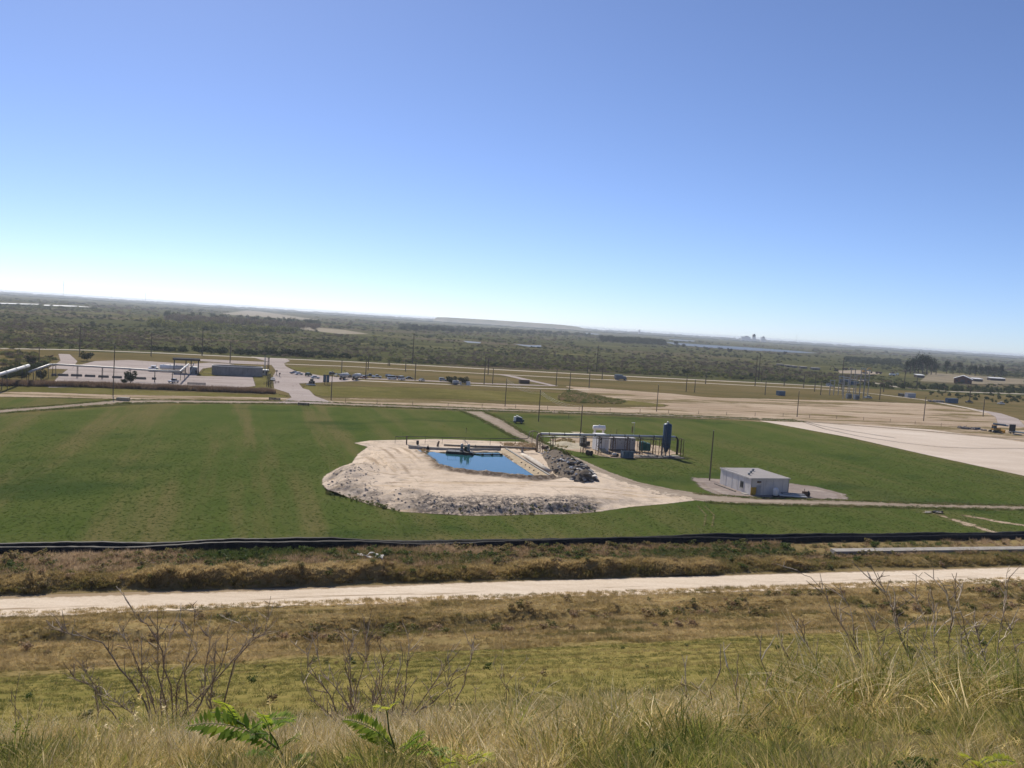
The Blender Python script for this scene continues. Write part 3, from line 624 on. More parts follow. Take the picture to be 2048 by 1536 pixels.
# --- scrub and woods out to the horizon
def px_points(n, poly):
    """n places on the land within an outline of the photograph's ground"""
    P = np.array(poly, float); x0, y0 = P.min(0); x1, y1 = P.max(0); out = []
    m = 0
    while m < n:
        X = rng.uniform(x0, x1, 4 * n); Y = rng.uniform(y0, y1, 4 * n); k = sdf(X, Y, P) > 0
        out.append(np.stack([X[k], Y[k]], 1)); m += k.sum()
    Q = np.concatenate(out)[:n]; cx = (Q[:, 0] - 1024) / FPX; c_y = (768 - Q[:, 1]) / FPX
    x = cx * math.cos(ROLL) - c_y * math.sin(ROLL); yy = cx * math.sin(ROLL) + c_y * math.cos(ROLL)
    dy = math.cos(PITCH) + yy * math.sin(PITCH); dz = -math.sin(PITCH) + yy * math.cos(PITCH); t = -EYE / np.minimum(dz, -.0021)
    return Q[:, 0], Q[:, 1], x * t, dy * t
SCRUB = [(-150, 586), (2200, 733), (2200, 796), (1720, 772), (1500, 759), (1000, 735), (540, 712), (165, 696), (-150, 690)]
WATER = {'lake': [(0, 605.5), (40, 606.6), (78, 608), (78, 609), (40, 608.2), (0, 607.4)],
         'lake.1': [(88, 609.3), (150, 611.5), (185, 614.5), (140, 612.8), (88, 611)],
         'lake.2': [(925, 681.5), (962, 684.5), (960, 686.5), (935, 685)],
         'lake.3': [(1028, 688), (1060, 690.5), (1082, 690.5), (1083, 693.8), (1058, 693.2), (1040, 690.5)],
         'river': [(1330, 684), (1400, 689), (1500, 695), (1600, 702.5), (1640, 706.5), (1600, 705.6), (1500, 700.5), (1400, 694), (1350, 689)],
         'river.1': [(1338, 678), (1390, 681.2), (1388, 683), (1340, 680.6)],
         'lake.4': [(1168, 665.2), (1200, 668), (1199, 669.6), (1170, 667.4)]}
OPENS = [[(500, 620), (640, 640), (600, 639), (440, 628)], [(600, 652), (690, 660), (740, 668), (680, 668), (600, 658)], [(1560, 722), (1780, 742), (1780, 752), (1640, 745), (1560, 735)], [(1860, 745), (2048, 758), (2048, 768), (1960, 768), (1840, 762)]]
m, nt, n, l = nodes_of('far_water')
finish(nt, (.05, .065, .07), .4, noise(nt, geopos(n), .8, 3), .25, .05, spec=.4)
for nm, poly in WATER.items():
    P = world_poly(poly); o = arr_obj(nm.split('.')[0], np.array([(a, b, -.02) for a, b in P]), np.array([list(range(len(P)))]), 'far_water'); tag(o, kind='structure')
m, nt, n, l = nodes_of('far_meadow'); finish(nt, ramp(nt, noise(nt, geopos(n), .02, 5), [(.35, (.16, .13, .075)), (.65, (.25, .20, .12))]), .95)
for poly in OPENS[:2] + OPENS[3:]:
    P = world_poly(poly); tag(arr_obj('meadow', np.array([(a, b, -.03) for a, b in P]), np.array([list(range(len(P)))]), 'far_meadow'), kind='structure')
def clear(px, py):
    k = np.ones(px.shape, bool)
    for p in list(WATER.values()) + OPENS: k &= sdf(px, py, p) < -1.2
    return k
pts = px_points(60000, SCRUB); px, py, x, y = pts; d = np.hypot(x, y)
hz = py - (583 + 129 * px / 2048)                       # pixels under the skyline
dens = fbm(x * .004, y * .0022, 101); dens2 = fbm(x * .02, y * .012, 103)
keepp = clear(px, py) & (d < 9500) & (rng.uniform(size=len(x)) < np.clip(.08 + 1.3 * (dens - .45) + 1.1 * (dens2 - .49) + .2 * smooth(45, 12, hz), .015, .6))
px, py, x, y, d, dens, dens2 = (a[keepp] for a in (px, py, x, y, d, dens, dens2)); N_ = len(x)
rad_ = np.where(d < 900, rng.gamma(3, .36, N_) + .5, np.clip(d / 900., 1, 5.5) * (rng.gamma(3, .42, N_) + .5))
hgt_ = np.minimum(rad_ * rng.uniform(.3, .65, N_), .9 + rng.gamma(2., .5, N_) + .0006 * d + 3 * (rng.uniform(size=N_) < .04))
purple = smooth(.5, .62, fbm(x * .0035, y * .005, 107)) * (rng.uniform(size=N_) < .75)
tn_ = np.clip(.33 + .95 * (fbm(x * .006, y * .006, 109) - .5) + rng.normal(0, .10, N_), 0, .66)
tn_ = np.where(purple > .5, rng.uniform(.76, .96, N_), tn_)
tn_ = np.where((rng.uniform(size=N_) < .05), rng.uniform(.6, .7, N_), tn_)
idx = rng.integers(0, 3, N_)
for k, pr in enumerate((B_1, B_2, B_3)):
    q = idx == k
    scatter('scrub', pr, np.stack([x, y, np.zeros(N_) - .05], 1)[q], np.stack([rad_, rad_, hgt_], 1)[q], tn_[q], ['rounded bushes of the scrubland reaching to the horizon', 'low spreading bushes of the scrubland reaching to the horizon', 'taller bushes of the scrubland reaching to the horizon'][k], 'scrub', .05)
def wood(poly, n, r0, r1, h0, h1, t0, t1, label, proto=None, name='wood'):
    px, py, x, y = px_points(n, poly); r = rng.uniform(r0, r1, n)
    scatter(name, proto or B_3, np.stack([x, y, np.zeros(n) - .05], 1), np.stack([r, r, rng.uniform(h0, h1, n) / 1.3], 1), rng.uniform(t0, t1, n), label, 'trees', .04)
wood([(288, 650), (330, 648), (460, 655), (600, 664), (590, 668), (450, 664), (300, 656)], 110, 5, 9, 6, 11, .5, .72, 'bright yellow green trees in a belt across the marsh', B_1)
wood([(330, 636), (460, 640), (560, 648), (640, 655), (640, 660), (480, 652), (330, 644)], 260, 5, 9, 4, 9, .74, .96, 'purplish bare trees behind the bright green belt', B_3)
wood([(325, 633), (400, 636), (640, 650), (640, 653), (400, 640), (325, 637)], 70, 5, 8, 6, 12, .1, .3, 'dark tree tops above the bare trees', B_3)
wood([(1200, 678), (1260, 680), (1330, 686), (1328, 691), (1260, 688), (1205, 684)], 260, 7, 11, 6, 11, .04, .2, 'dark square grove left of the river', B_3)
wood([(1690, 716), (1800, 722), (1800, 730), (1740, 728), (1690, 722)], 160, 6, 10, 4, 8, .08, .3, 'dark wood beyond the digging site', B_1)
wood([(800, 650), (1180, 668), (1180, 673), (800, 660)], 330, 7, 12, 7, 12, .08, .34, 'long dark wood below the flat topped hill', B_1)
wood([(300, 698), (430, 702), (560, 708), (720, 714), (720, 718), (560, 713), (300, 702)], 90, 2.2, 4.5, 3, 6, .03, .2, 'dark bushes along the far side of the highway', B_2, 'roadside_bushes')
wood([(720, 716), (1000, 728), (1500, 752), (1700, 764), (1700, 770), (1500, 760), (1000, 734), (720, 722)], 420, 1.2, 3.2, 1.5, 4.5, .25, .68, 'yellow green bushes along the far side of the highway', B_2, 'roadside_bushes')
wood([(0, 692), (130, 690), (290, 695), (300, 700), (0, 698)], 60, 1.5, 3.5, 1.5, 4, .3, .85, 'mixed bushes along the highway at the left', B_2, 'roadside_bushes')
wood([(1720, 768), (2100, 782), (2100, 790), (1900, 783), (1740, 776)], 120, 2, 4.5, 2, 5, .12, .4, 'green bushes along the highway at the right', B_1, 'roadside_bushes')
wood([(1850, 785), (2100, 793), (2100, 815), (1990, 806), (1860, 792)], 90, 1, 2.6, 1, 3, .1, .5, 'bushes on the rough ground right of the parked trucks', B_1, 'roadside_bushes')
wood([(0, 704), (75, 706), (110, 718), (90, 735), (30, 740), (0, 736)], 70, 1.5, 3.2, 1.5, 3.5, .5, .95, 'reddish brush left of the paved yard', B_2, 'yard_brush')
wood([(20, 735), (60, 738), (95, 732), (70, 750), (10, 762), (0, 750)], 40, 1.8, 3.2, 2, 4, .08, .35, 'dark green brush under the silver pipe', B_1, 'yard_brush')
# far wooded skyline
def skyline(px0, px1, dist, h, n, t0, t1, label):
    px = rng.uniform(px0, px1, n); ys = np.full(n, dist) * rng.uniform(.9, 1.12, n); x = (px - 1024) / FPX * ys
    r = rng.uniform(25, 70, n)
    scatter('far_wood', B_2, np.stack([x, ys, np.zeros(n)], 1), np.stack([r, r * .6, rng.uniform(.5, 1.1, n) * h], 1), rng.uniform(t0, t1, n), label, 'wood', 0)
skyline(-300, 2350, 7000, 9, 700, .05, .3, 'dark woods on the far plain')
skyline(-300, 2350, 10500, 14, 900, .05, .25, 'hazy wooded skyline')
skyline(-300, 2350, 14500, 20, 900, .05, .25, 'farthest line of trees on the horizon')
# far flat topped hill
m, nt, n, l = nodes_of('hill_far'); finish(nt, ramp(nt, noise(nt, geopos(n), .008, 5), [(.35, (.09, .095, .05)), (.65, (.20, .17, .11))]), .95)
MX = [(858, .05), (866, .85), (880, 1.), (960, 1.), (1060, .98), (1120, .95), (1150, .7), (1172, .1)]
V = []; F = []
for k, (px, hh) in enumerate(MX):
    for (yy, zz) in ((7900, 0), (8150, 44 * hh), (8700, 46 * hh), (9000, 0)):
        V.append(((px - 1024) / FPX * yy * 1.003, yy, zz * (1 + .04 * math.sin(k * 2.3))))
for k in range(len(MX) - 1):
    for j in range(3): F.append((k * 4 + j, k * 4 + 4 + j, k * 4 + 5 + j, k * 4 + 1 + j))
tag(arr_obj('hill', np.array(V), np.array(F), 'hill_far'), kind='structure')
# the air
hz = MB().box((0, 7400, 17.8), (34000, 18400, 45)); m, nt, n, l = nodes_of('air')
pv = n.new('ShaderNodeVolumePrincipled'); pv.inputs['Color'].default_value = (.82, .90, 1., 1); pv.inputs['Density'].default_value = 7.5e-5; pv.inputs['Anisotropy'].default_value = .3
o = n.new('ShaderNodeOutputMaterial'); l.new(pv.outputs[0], o.inputs['Volume'])
HAZE = tag(hz.build('haze', 'air'), kind='stuff')
# ================================================================== POND, PUMPS AND PLANT
paint('steel_grey', (.30, .31, .31), .45, .6, .25, 1.5, (.20, .13, .08), .5)
paint('steel_dark', (.035, .037, .04), .55, .3, .3, 2)
paint('galvanised', (.50, .50, .48), .5, .4, .15, 1.)
paint('silver_pipe', (.42, .41, .385), .5, .3, .1, .6)
paint('rusty', (.13, .085, .06), .8, .1, .35, 2)
paint('concrete', (.36, .335, .295), .9, 0, .2, .7, (.18, .14, .10), .5, .15, .3)
paint('concrete_dark', (.17, .155, .14), .9, 0, .25, .9, (.08, .07, .06), .5, .15, .3)
paint('concrete_tan', (.42, .33, .215), .9, 0, .22, .6, (.22, .14, .08), .6, .15, .3)
paint('white_paint', (.80, .79, .76), .5, 0, .08, 1., (.40, .36, .30), .35)
paint('white_wall', (.70, .655, .60), .7, 0, .10, .5, (.33, .31, .29), .45)
paint('grey_wall', (.46, .45, .44), .65, .1, .12, .6, (.2, .19, .18), .4)
paint('roof_grey', (.29, .265, .25), .8, 0, .12, .4, (.26, .24, .23), .5)
paint('blue_tank', (.018, .055, .105), .45, .1, .25, .8, (.06, .06, .06), .5)
paint('blue_box', (.10, .15, .20), .6, .2, .2, 1., (.15, .11, .08), .4)
paint('teal', (.02, .11, .10), .5, .1, .2, 1.)
paint('yellow_paint', (.50, .32, .05), .55, 0, .2, 1.5, (.2, .12, .05), .5)
paint('machine_yellow', (.42, .22, .03), .5, 0, .2, 1.5, (.12, .08, .05), .6)
paint('wood_old', (.105, .085, .068), .9, 0, .3, 3.)
paint('wood_pale', (.42, .34, .22), .85, 0, .2, 2.)
paint('black_rubber', (.018, .018, .019), .75, 0, .3, 3.)
paint('liner_black', (.014, .014, .015), .62, 0, .4, .8, (.10, .09, .08), .35, .12)
paint('glass_dark', (.012, .015, .018), .3, 0, .1, 1., spec=.6)
paint('rust_pipe', (.26, .22, .17), .6, .4, .3, 1.2, (.16, .09, .05), .6)
paint('debris_grey', (.30, .29, .275), .95, 0, .3, 1.5, (.14, .11, .08), .5, .1, .4)
paint('debris_white', (.70, .67, .62), .9, 0, .12, 1.5)
paint('debris_dark', (.07, .062, .056), .95, 0, .4, 2.)
paint('dark_roof', (.05, .05, .058), .95, 0, .25, .5, spec=.05)
paint('tank_concrete', (.27, .255, .235), .9, 0, .25, .4, (.13, .12, .11), .6, .1, .3)
paint('red_brown', (.16, .065, .04), .8, 0, .25, 1.)
paint('green_paint', (.05, .09, .05), .55, 0, .2, 1.)

OUT = world_poly([(708, 886), (740, 881), (800, 880), (870, 878), (930, 880), (1000, 883), (1070, 884), (1105, 897), (1150, 922), (1205, 946), (1265, 968), (1345, 986), (1405, 999), (1330, 1008), (1260, 1014), (1200, 1023), (1150, 1028), (1050, 1030), (950, 1032), (880, 1029), (800, 1023), (740, 1009), (690, 994), (655, 987), (643, 970), (653, 950), (680, 934), (704, 926), (716, 908), (736, 894)])
WZ = .9
POND = world_poly([(838, 900), (850, 903), (892, 906), (950, 905), (1000, 904), (1022, 919), (1045, 935), (1079, 957), (1060, 959), (1000, 952), (945, 947), (905, 941), (880, 931), (862, 918)], WZ)
def mound(x, y, px, py, r, h):
    c = at(px, py); return h * np.exp(-((x - c.x) ** 2 + (y - c.y) ** 2) / (r * r))
def sand_h(X, Y, S):
    px, py = proj(X, Y, np.zeros_like(X))
    h = 1.45 * smooth(1340, 1120, px) * (.18 + .82 * smooth(893, 925, py)) * (1 - .62 * smooth(1000, 1060, px) * smooth(972, 955, py))
    jag = (fbm(X * .25, Y * .25, 121) - .5) * 2.2
    z = h * smooth(-.2, 6.5, S + jag)
    rough = smooth(1230, 1150, px) * smooth(11, 2, S) * smooth(935, 960, py) * (1 - .3 * smooth(760, 850, px) * smooth(860, 800, px))
    z = z + rough * ((fbm(X * .7, Y * .7, 123) - .42) * .9 + (vnoise(X * 2.1, Y * 2.1, 125) - .4) * .3) * smooth(0, 2, S)
    z = z + mound(X, Y, 690, 965, 5, 1.9) + mound(X, Y, 725, 950, 4.5, 1.2) + mound(X, Y, 675, 985, 3.5, .9) + mound(X, Y, 822, 998, 3.0, .9)
    ridge = np.exp(-((S - 3.2) / 1.5) ** 2) * smooth(840, 900, px) * smooth(1220, 1150, px) * smooth(985, 1005, py)
    z = z + ridge * (.3 + .7 * (fbm(X * .5, Y * .5, 127) - .4))
    z = z + (.3 * (fbm(X * .5, Y * .5, 129) - .5) + .22 * (fbm(X * 1.6, Y * 1.6, 130, 2) - .5)) * smooth(0, 2, S)
    u, v = UV(X, Y)                                   # dozer tracks up the left ramp
    tr = smooth(720, 745, px) * smooth(860, 800, px) * smooth(895, 905, py) * smooth(962, 950, py)
    z = z + tr * .3 * np.sin(u * 4.3 + .6 * np.sin(v * .3)) * smooth(.45, .6, vnoise(u * .35, v * 0 + 2., 131))
    sp = sdf(X, Y, POND)
    mud = np.exp(-((-sp - 2.6) / 1.1) ** 2) * smooth(926, 940, py) * smooth(855, 880, px) * smooth(1160, 1110, px) * (.5 + 1.1 * (fbm(X * .45, Y * .45, 137) - .25))
    bank = WZ + .28 + .75 * np.maximum(-sp - .2, 0) + .25 * (fbm(X * .8, Y * .8, 133) - .5)
    z = np.where(sp > -6, np.minimum(z, bank), z)
    z = np.where(sp > 0, np.minimum(z, WZ + .25 - .7 * sp), z)
    z = z + np.maximum(mud, 0) * .95 * np.clip(-sp, 0, 1)
    return np.maximum(z, np.where(S > 0, .015, .0)) 
def sand_extra(nt, n, l, c, q, f, C):
    sd = attr(n, 'sd'); p = geopos(n); sx = n.new('ShaderNodeSeparateXYZ'); l.new(p, sx.inputs[0])
    g = noise(nt, p, .22, 5, .65)
    grey = mth(nt, 'MULTIPLY', maprange(nt, g, .46, .60, 0, .5), maprange(nt, sd, 10, 4))
    c = mixc(nt, grey, c, ramp(nt, C, [(.35, (.20, .165, .135)), (.65, (.40, .34, .285))]))
    w = maprange(nt, attr(n, 'pd'), .6, 3.2, .9, 0)              # damp bank at the water's edge
    c = mixc(nt, mth(nt, 'MULTIPLY', w, maprange(nt, noise(nt, p, .5, 4), .3, .6)), c, (.13, .095, .06))
    t = noise(nt, mapping(nt, q, 0, (.05, .5, 1)), 1., 4, .6)
    c = mixc(nt, maprange(nt, t, .56, .66, 0, .55), c, (.46, .34, .21))
    c = mixc(nt, mth(nt, 'MULTIPLY', attr(n, 'grit'), maprange(nt, noise(nt, p, 1.1, 6, .75), .40, .56, .1, .95)), c, ramp(nt, C, [(.38, (.07, .06, .052)), (.62, (.24, .205, .175))]))
    c = mixc(nt, mth(nt, 'MULTIPLY', attr(n, 'mud'), maprange(nt, noise(nt, p, .9, 5, .7), .3, .55, .35, .95)), c, ramp(nt, C, [(.35, (.09, .066, .045)), (.65, (.21, .16, .115))]))
    c = mixc(nt, mth(nt, 'MULTIPLY', attr(n, 'rut_shade'), .8), c, (.30, .225, .155))  # ruts darkened in colour: moist soil, plus shading that sun along them leaves out
    k = noise(nt, mapping(nt, q, .9, (.9, .12, 1), (7, 2, 0)), 1., 5, .7)
    return mixc(nt, maprange(nt, k, .58, .68, 0, .6), c, (.34, .27, .20))
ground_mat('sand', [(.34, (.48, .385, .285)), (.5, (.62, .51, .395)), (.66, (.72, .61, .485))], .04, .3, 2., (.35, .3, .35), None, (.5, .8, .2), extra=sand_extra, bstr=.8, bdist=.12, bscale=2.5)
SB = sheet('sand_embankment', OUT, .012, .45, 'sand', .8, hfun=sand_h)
co = np.empty(len(SB.data.vertices) * 3, np.float32); SB.data.vertices.foreach_get('co', co); co = co.reshape(-1, 3)
a = SB.data.attributes.new('pd', 'FLOAT', 'POINT'); a.data.foreach_set('value', (-sdf(co[:, 0].astype(float), co[:, 1].astype(float), POND)).astype(np.float32))
pxs_, pys_ = proj(co[:, 0].astype(float), co[:, 1].astype(float), np.zeros(len(co))); us_, vs_ = UV(co[:, 0].astype(float), co[:, 1].astype(float))
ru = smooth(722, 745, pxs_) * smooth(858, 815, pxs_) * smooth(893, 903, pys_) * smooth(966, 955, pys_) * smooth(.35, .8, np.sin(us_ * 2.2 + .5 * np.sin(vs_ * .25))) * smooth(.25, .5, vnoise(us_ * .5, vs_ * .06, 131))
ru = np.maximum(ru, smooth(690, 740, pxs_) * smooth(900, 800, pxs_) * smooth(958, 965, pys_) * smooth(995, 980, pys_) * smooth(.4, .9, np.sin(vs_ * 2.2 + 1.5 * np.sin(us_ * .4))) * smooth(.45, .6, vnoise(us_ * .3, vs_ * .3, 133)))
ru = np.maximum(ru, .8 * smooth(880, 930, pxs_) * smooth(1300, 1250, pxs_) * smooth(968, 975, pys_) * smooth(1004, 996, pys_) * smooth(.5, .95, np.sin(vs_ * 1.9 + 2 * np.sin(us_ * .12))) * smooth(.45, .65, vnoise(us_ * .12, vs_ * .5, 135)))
pd_ = -sdf(co[:, 0].astype(float), co[:, 1].astype(float), POND); mu = smooth(.2, .8, pd_) * smooth(5.2, 3.6, pd_ + 1.6 * (fbm(co[:, 0] * .5, co[:, 1] * .5, 139) - .5)) * smooth(920, 936, pys_) * smooth(850, 875, pxs_) * smooth(1165, 1115, pxs_)
a = SB.data.attributes.new('mud', 'FLOAT', 'POINT'); a.data.foreach_set('value', mu.astype(np.float32))
gr_ = smooth(800, 850, pxs_) * smooth(1215, 1170, pxs_) * smooth(1000, 1010, pys_ + 8 * (fbm(co[:, 0] * .35, co[:, 1] * .35, 147) - .5)); gr_ = np.maximum(gr_, .6 * smooth(.5, .62, fbm(co[:, 0] * .3, co[:, 1] * .3, 149)) * smooth(830, 790, pxs_) * smooth(938, 950, pys_))
a = SB.data.attributes.new('grit', 'FLOAT', 'POINT'); a.data.foreach_set('value', gr_.astype(np.float32))
a = SB.data.attributes.new('rut_shade', 'FLOAT', 'POINT'); a.data.foreach_set('value', ru.astype(np.float32))
def sandz(x, y):
    X = np.array([float(x)]); Y = np.array([float(y)]); return float(sand_h(X, Y, sdf(X, Y, OUT))[0]) + .012
m, nt, n, l = nodes_of('pond_water')
p = geopos(n); finish(nt, (.022, .10, .11), .10, noise(nt, mapping(nt, p, 0, (1, 2, 1)), 1.2, 3), .04, .02, spec=.5)
c0 = np.mean(np.array(POND), 0)
P = [(c0[0] + (a - c0[0]) * 1.03, c0[1] + (b - c0[1]) * 1.03) for a, b in POND]
tag(arr_obj('pond', np.array([(a, b, WZ) for a, b in P]), np.array([list(range(len(P)))]), 'pond_water'), kind='structure')

# clods and broken lumps on the embankment
def lumps(name, n, poly, r0, r1, mat, label, z=0., parent=None):
    P = world_poly(poly); A = np.array(P); mb = MB()
    X = rng.uniform(A[:, 0].min(), A[:, 0].max(), n * 6); Y = rng.uniform(A[:, 1].min(), A[:, 1].max(), n * 6); k = sdf(X, Y, P) > 0; X, Y = X[k][:n], Y[k][:n]
    Zs = sand_h(X, Y, sdf(X, Y, OUT)) + .012
    for x, y, zz in zip(X, Y, Zs):
        r = r0 + (r1 - r0) * rng.uniform() ** 3; mb.rock((x, y, zz - r * .12), r, int(rng.integers(1 << 30)))
    return tag(mb.build(name, mat, parent), label, 'clods', None, 'stuff')
paint('clod_sand', (.45, .385, .315), .95, 0, .25, 1.5, (.28, .22, .17), .5)
paint('clod_grey', (.22, .195, .175), .95, 0, .4, 1.5, (.34, .30, .26), .5)
lumps('clods', 380, [(650, 980), (660, 945), (720, 930), (770, 950), (750, 990), (800, 1000), (880, 1000), (880, 1028), (760, 1012)], .07, .34, 'clod_sand', 'pale clods scattered over the left end of the sand bank')
lumps('clods', 70, [(690, 985), (700, 940), (760, 955), (750, 990), (830, 990), (860, 1024), (760, 1010)], .08, .32, 'clod_grey', 'grey clods in the left end of the sand bank')
lumps('rubble', 260, [(850, 1010), (900, 1008), (1000, 1010), (1100, 1011), (1195, 1014), (1190, 1023), (1050, 1029), (900, 1029), (850, 1024)], .08, .34, 'clod_grey', 'dark broken lumps along the near edge of the sand bank')
lumps('rubble', 260, [(860, 1009), (1195, 1014), (1190, 1023), (1050, 1029), (880, 1028)], .08, .3, 'clod_sand', 'pale broken lumps along the near edge of the sand bank')
lumps('clods', 160, [(870, 938), (900, 948), (960, 955), (1050, 965), (1130, 968), (1100, 958), (1060, 962), (1000, 955), (940, 949)], .12, .5, 'clod_grey', 'muddy lumps along the near shore of the pond')
def ground_z(x, y):
    X = np.asarray(x, float); Y = np.asarray(y, float); S = sdf(X, Y, OUT); return np.where(S > 0, sand_h(X, Y, S), 0.)
def plants_px(name, proto, n, poly, s0, s1, t0, t1, label):
    px, py, x, y = px_points(n, poly); scatter(name, proto, np.stack([x, y, ground_z(x, y)], 1), rng.uniform(s0, s1, n), rng.uniform(t0, t1, n), label, 'weeds')
plants_px('bank_weeds', B_4, 60, [(870, 1022), (1000, 1024), (1195, 1018), (1195, 1026), (1050, 1032), (880, 1032)], .15, .42, .0, .5, 'green weeds along the foot of the sand bank')
plants_px('bank_weeds', B_4, 60, [(655, 985), (700, 995), (800, 1020), (800, 1026), (690, 1000), (650, 990)], .2, .5, .0, .4, 'small weeds where the sand bank meets the green field')
plants_px('shore_weeds', T_W, 260, [(830, 897), (850, 905), (880, 933), (905, 943), (940, 948), (935, 953), (895, 945), (862, 925)], .3, .7, .5, 1., 'brown weeds on the near shore of the pond')
plants_px('shore_weeds', T_W, 180, [(1000, 888), (1070, 888), (1075, 900), (1050, 905), (1010, 898)], .4, .9, .5, .95, 'brown weeds behind the far corner of the pond')

def seg(name, mat, parent, pts, r, n=8, sm=True): return MB().tube(pts, r, n).build(name, mat, parent, sm)
def lift(p, z): return Vector((p[0], p[1], z))
# concrete apron along the right side of the pond
t = thing('concrete_apron', 'long tan concrete apron sloping along the right side of the pond', 'apron')
A0, A1 = at(1000, 902, 1.1), at(1087, 958, 1.1); dd = (A1 - A0).normalized(); nn = Vector((dd.y, -dd.x, 0)); nn = nn if nn.x > 0 else -nn
NS = 7
for k in range(NS):
    a = A0 + (A1 - A0) * (k / NS) + dd * .03; b = A0 + (A1 - A0) * ((k + 1) / NS) - dd * .03
    MB().slab([lift(a - nn * .9, WZ - .15), lift(b - nn * .9, WZ - .15), lift(b + nn * 1.3, 1.75), lift(a + nn * 1.3, 1.75)], .35).build('slab', 'concrete_tan', t)
MB().slab([lift(A0 + nn * 1.32, 2.0), lift(A1 + nn * 1.32, 2.0), lift(A1 + nn * 1.75, 2.0), lift(A0 + nn * 1.75, 2.0)], 1.2).build('parapet', 'concrete', t)
for k in range(5):
    q = A0 + (A1 - A0) * (.5 + .09 * k) + nn * .4; MB().rock((q.x, q.y, 1.45), .22, k).build('stain_block', 'rusty', t)
# concrete lip and pipe along the far side
t = thing('pond_kerb', 'low concrete kerb along the far side of the pond', 'kerb')
K = [at(x, y, 1.2) for x, y in ((818, 891), (850, 894.5), (900, 897), (950, 897), (1000, 897.5))]
for a, b in zip(K[:-1], K[1:]):
    d = (b - a).normalized(); s = Vector((-d.y, d.x, 0)) * .35
    MB().slab([lift(a - s, 1.35), lift(b - s, 1.35), lift(b + s, 1.35), lift(a + s, 1.35)], .9).build('kerb_block', 'concrete', t)
t = thing('discharge_pipe', 'tan steel pipe lying behind the pond and joining the pipe rack', 'pipe')
dp = [at(x, y, 1.6) for x, y in ((888, 890), (950, 893), (1000, 894), (1045, 896), (1070, 898))]
seg('pipe', 'rust_pipe', t, dp, .32, 10)
for q in dp[1:]: MB().tube([q, q + (dp[2] - dp[1]).normalized() * .2], .45, 10).build('flange', 'rusty', t)
for q in dp[1:4]: MB().box((q.x, q.y, .9), (.6, .6, 1.2)).build('saddle', 'concrete', t)
# thin line on posts behind the pond, rising over the road in a gooseneck
t = thing('water_line', 'thin dark pipe on posts behind the pond with a raised gooseneck at its right end', 'pipe')
base = [at(x, y) for x, y in ((790, 889), (812, 889), (850, 889), (884, 890), (930, 891), (980, 892), (1030, 892), (1052, 892))]
tops = [lift(b, 2.15) for b in base]
E1 = tops[-1]
e = (tops[-1] - tops[-2]).normalized()
goose = [E1, E1 + e * .5 + Vector((0, 0, .15)), E1 + e * .75 + Vector((0, 0, .7)), E1 + e * .8 + Vector((0, 0, 1.5)), E1 + e * 1.2 + Vector((0, 0, 2.1)), E1 + e * 2.2 + Vector((0, 0, 2.25)), E1 + e * 3.3 + Vector((0, 0, 1.9)), E1 + e * 4.2 + Vector((0, -1.5, 1.3))]
seg('pipe', 'steel_dark', t, tops, .09, 6); seg('gooseneck', 'rust_pipe', t, goose, .14, 8)
for b in base[:-1]: MB().tube([b, lift(b, 2.1)], .05, 5).build('post', 'steel_dark', t)
q = E1 + e * 1.8; MB().tube([lift(q, 0), lift(q, 4.3)], .09, 6).build('post', 'rust_pipe', t)
t = thing('gate_post', 'stout dark post at the left end of the thin pipe behind the pond', 'post', at(813, 891))
MB().tube([(0, 0, 0), (0, 0, 2.6)], [.16, .14], 8).build('shaft', 'wood_old', t); MB().box((0, 0, 2.62), (.4, .4, .1)).build('cap', 'wood_old', t)
for k, (x, y, lab) in enumerate(((835, 889, 'dark barrel standing behind the far left shore of the pond'), (875, 893, 'leaning dark post stump behind the pond'), (855.5, 901, 'dark float at the left end of the pond water'))):
    b = at(x, y, .4 if k < 2 else WZ - .3); o = thing(('barrel', 'post_stump', 'float')[k], lab, ('barrel', 'post', 'float')[k], b)
    if k == 0: MB().lathe([(.3, 0), (.36, .2), (.38, .55), (.36, .9), (.3, 1.05)], n=12).build('body', 'steel_dark', o, True); MB().lathe([(.31, 1.06), (.31, 1.1)], n=12).build('lid', 'rusty', o)
    elif k == 1: MB().tube([(0, 0, 0), (.12, 0, .7), (.35, .1, 1.5)], [.3, .27, .2], 8).build('trunk', 'wood_old', o); MB().tube([(.1, 0, .7), (-.2, .1, 1.1)], [.1, .05], 6).build('knot', 'wood_old', o)
    else: MB().lathe([(.1, 0), (.4, .2), (.42, .6), (.25, 1.0), (.08, 1.3)], n=10).build('body', 'black_rubber', o, True); MB().tube([(0, 0, 1.2), (0, 0, 1.7)], .04, 5).build('mast', 'steel_dark', o)
# pump barge
b = at(920, 907, WZ); t = thing('pump_barge', 'black pump barge with two upright motors moored on the pond', 'barge', (b.x, b.y, 0), -.03)
for k in (-1, 0, 1): MB().box((0, k * 1.05, WZ + .1), (7., .95, .8), 0).build('pontoon', 'black_rubber', t)
MB().box((0, 0, WZ + .56), (6.4, 3.1, .1)).build('deck', 'steel_dark', t)
for x in (.4, 2.1):
    p = MB().lathe([(.42, 0), (.42, .5), (.3, .6), (.36, .7), (.38, 1.6), (.3, 1.9), (.12, 2.0)], (x, 0, WZ + .6), 12).build('pump_motor', 'steel_grey', t, True)
    MB().lathe([(.5, .2), (.5, .32)], (x, 0, WZ + .6), 12).build('flange', 'steel_dark', p)
MB().tube([(2.1, 0, WZ + 2.4), (1.5, .2, WZ + 3.0), (.6, .5, WZ + 3.5)], .08, 6).build('hoist_arm', 'galvanised', t)
MB().box((1.3, .9, WZ + 1.2), (.7, .5, 1.2)).build('control_box', 'green_paint', t)
for x in (-3, -1, 1, 3): MB().tube([(x, -1.5, WZ + .6), (x, -1.5, WZ + 1.5)], .03, 5).build('rail_post', 'steel_dark', t)
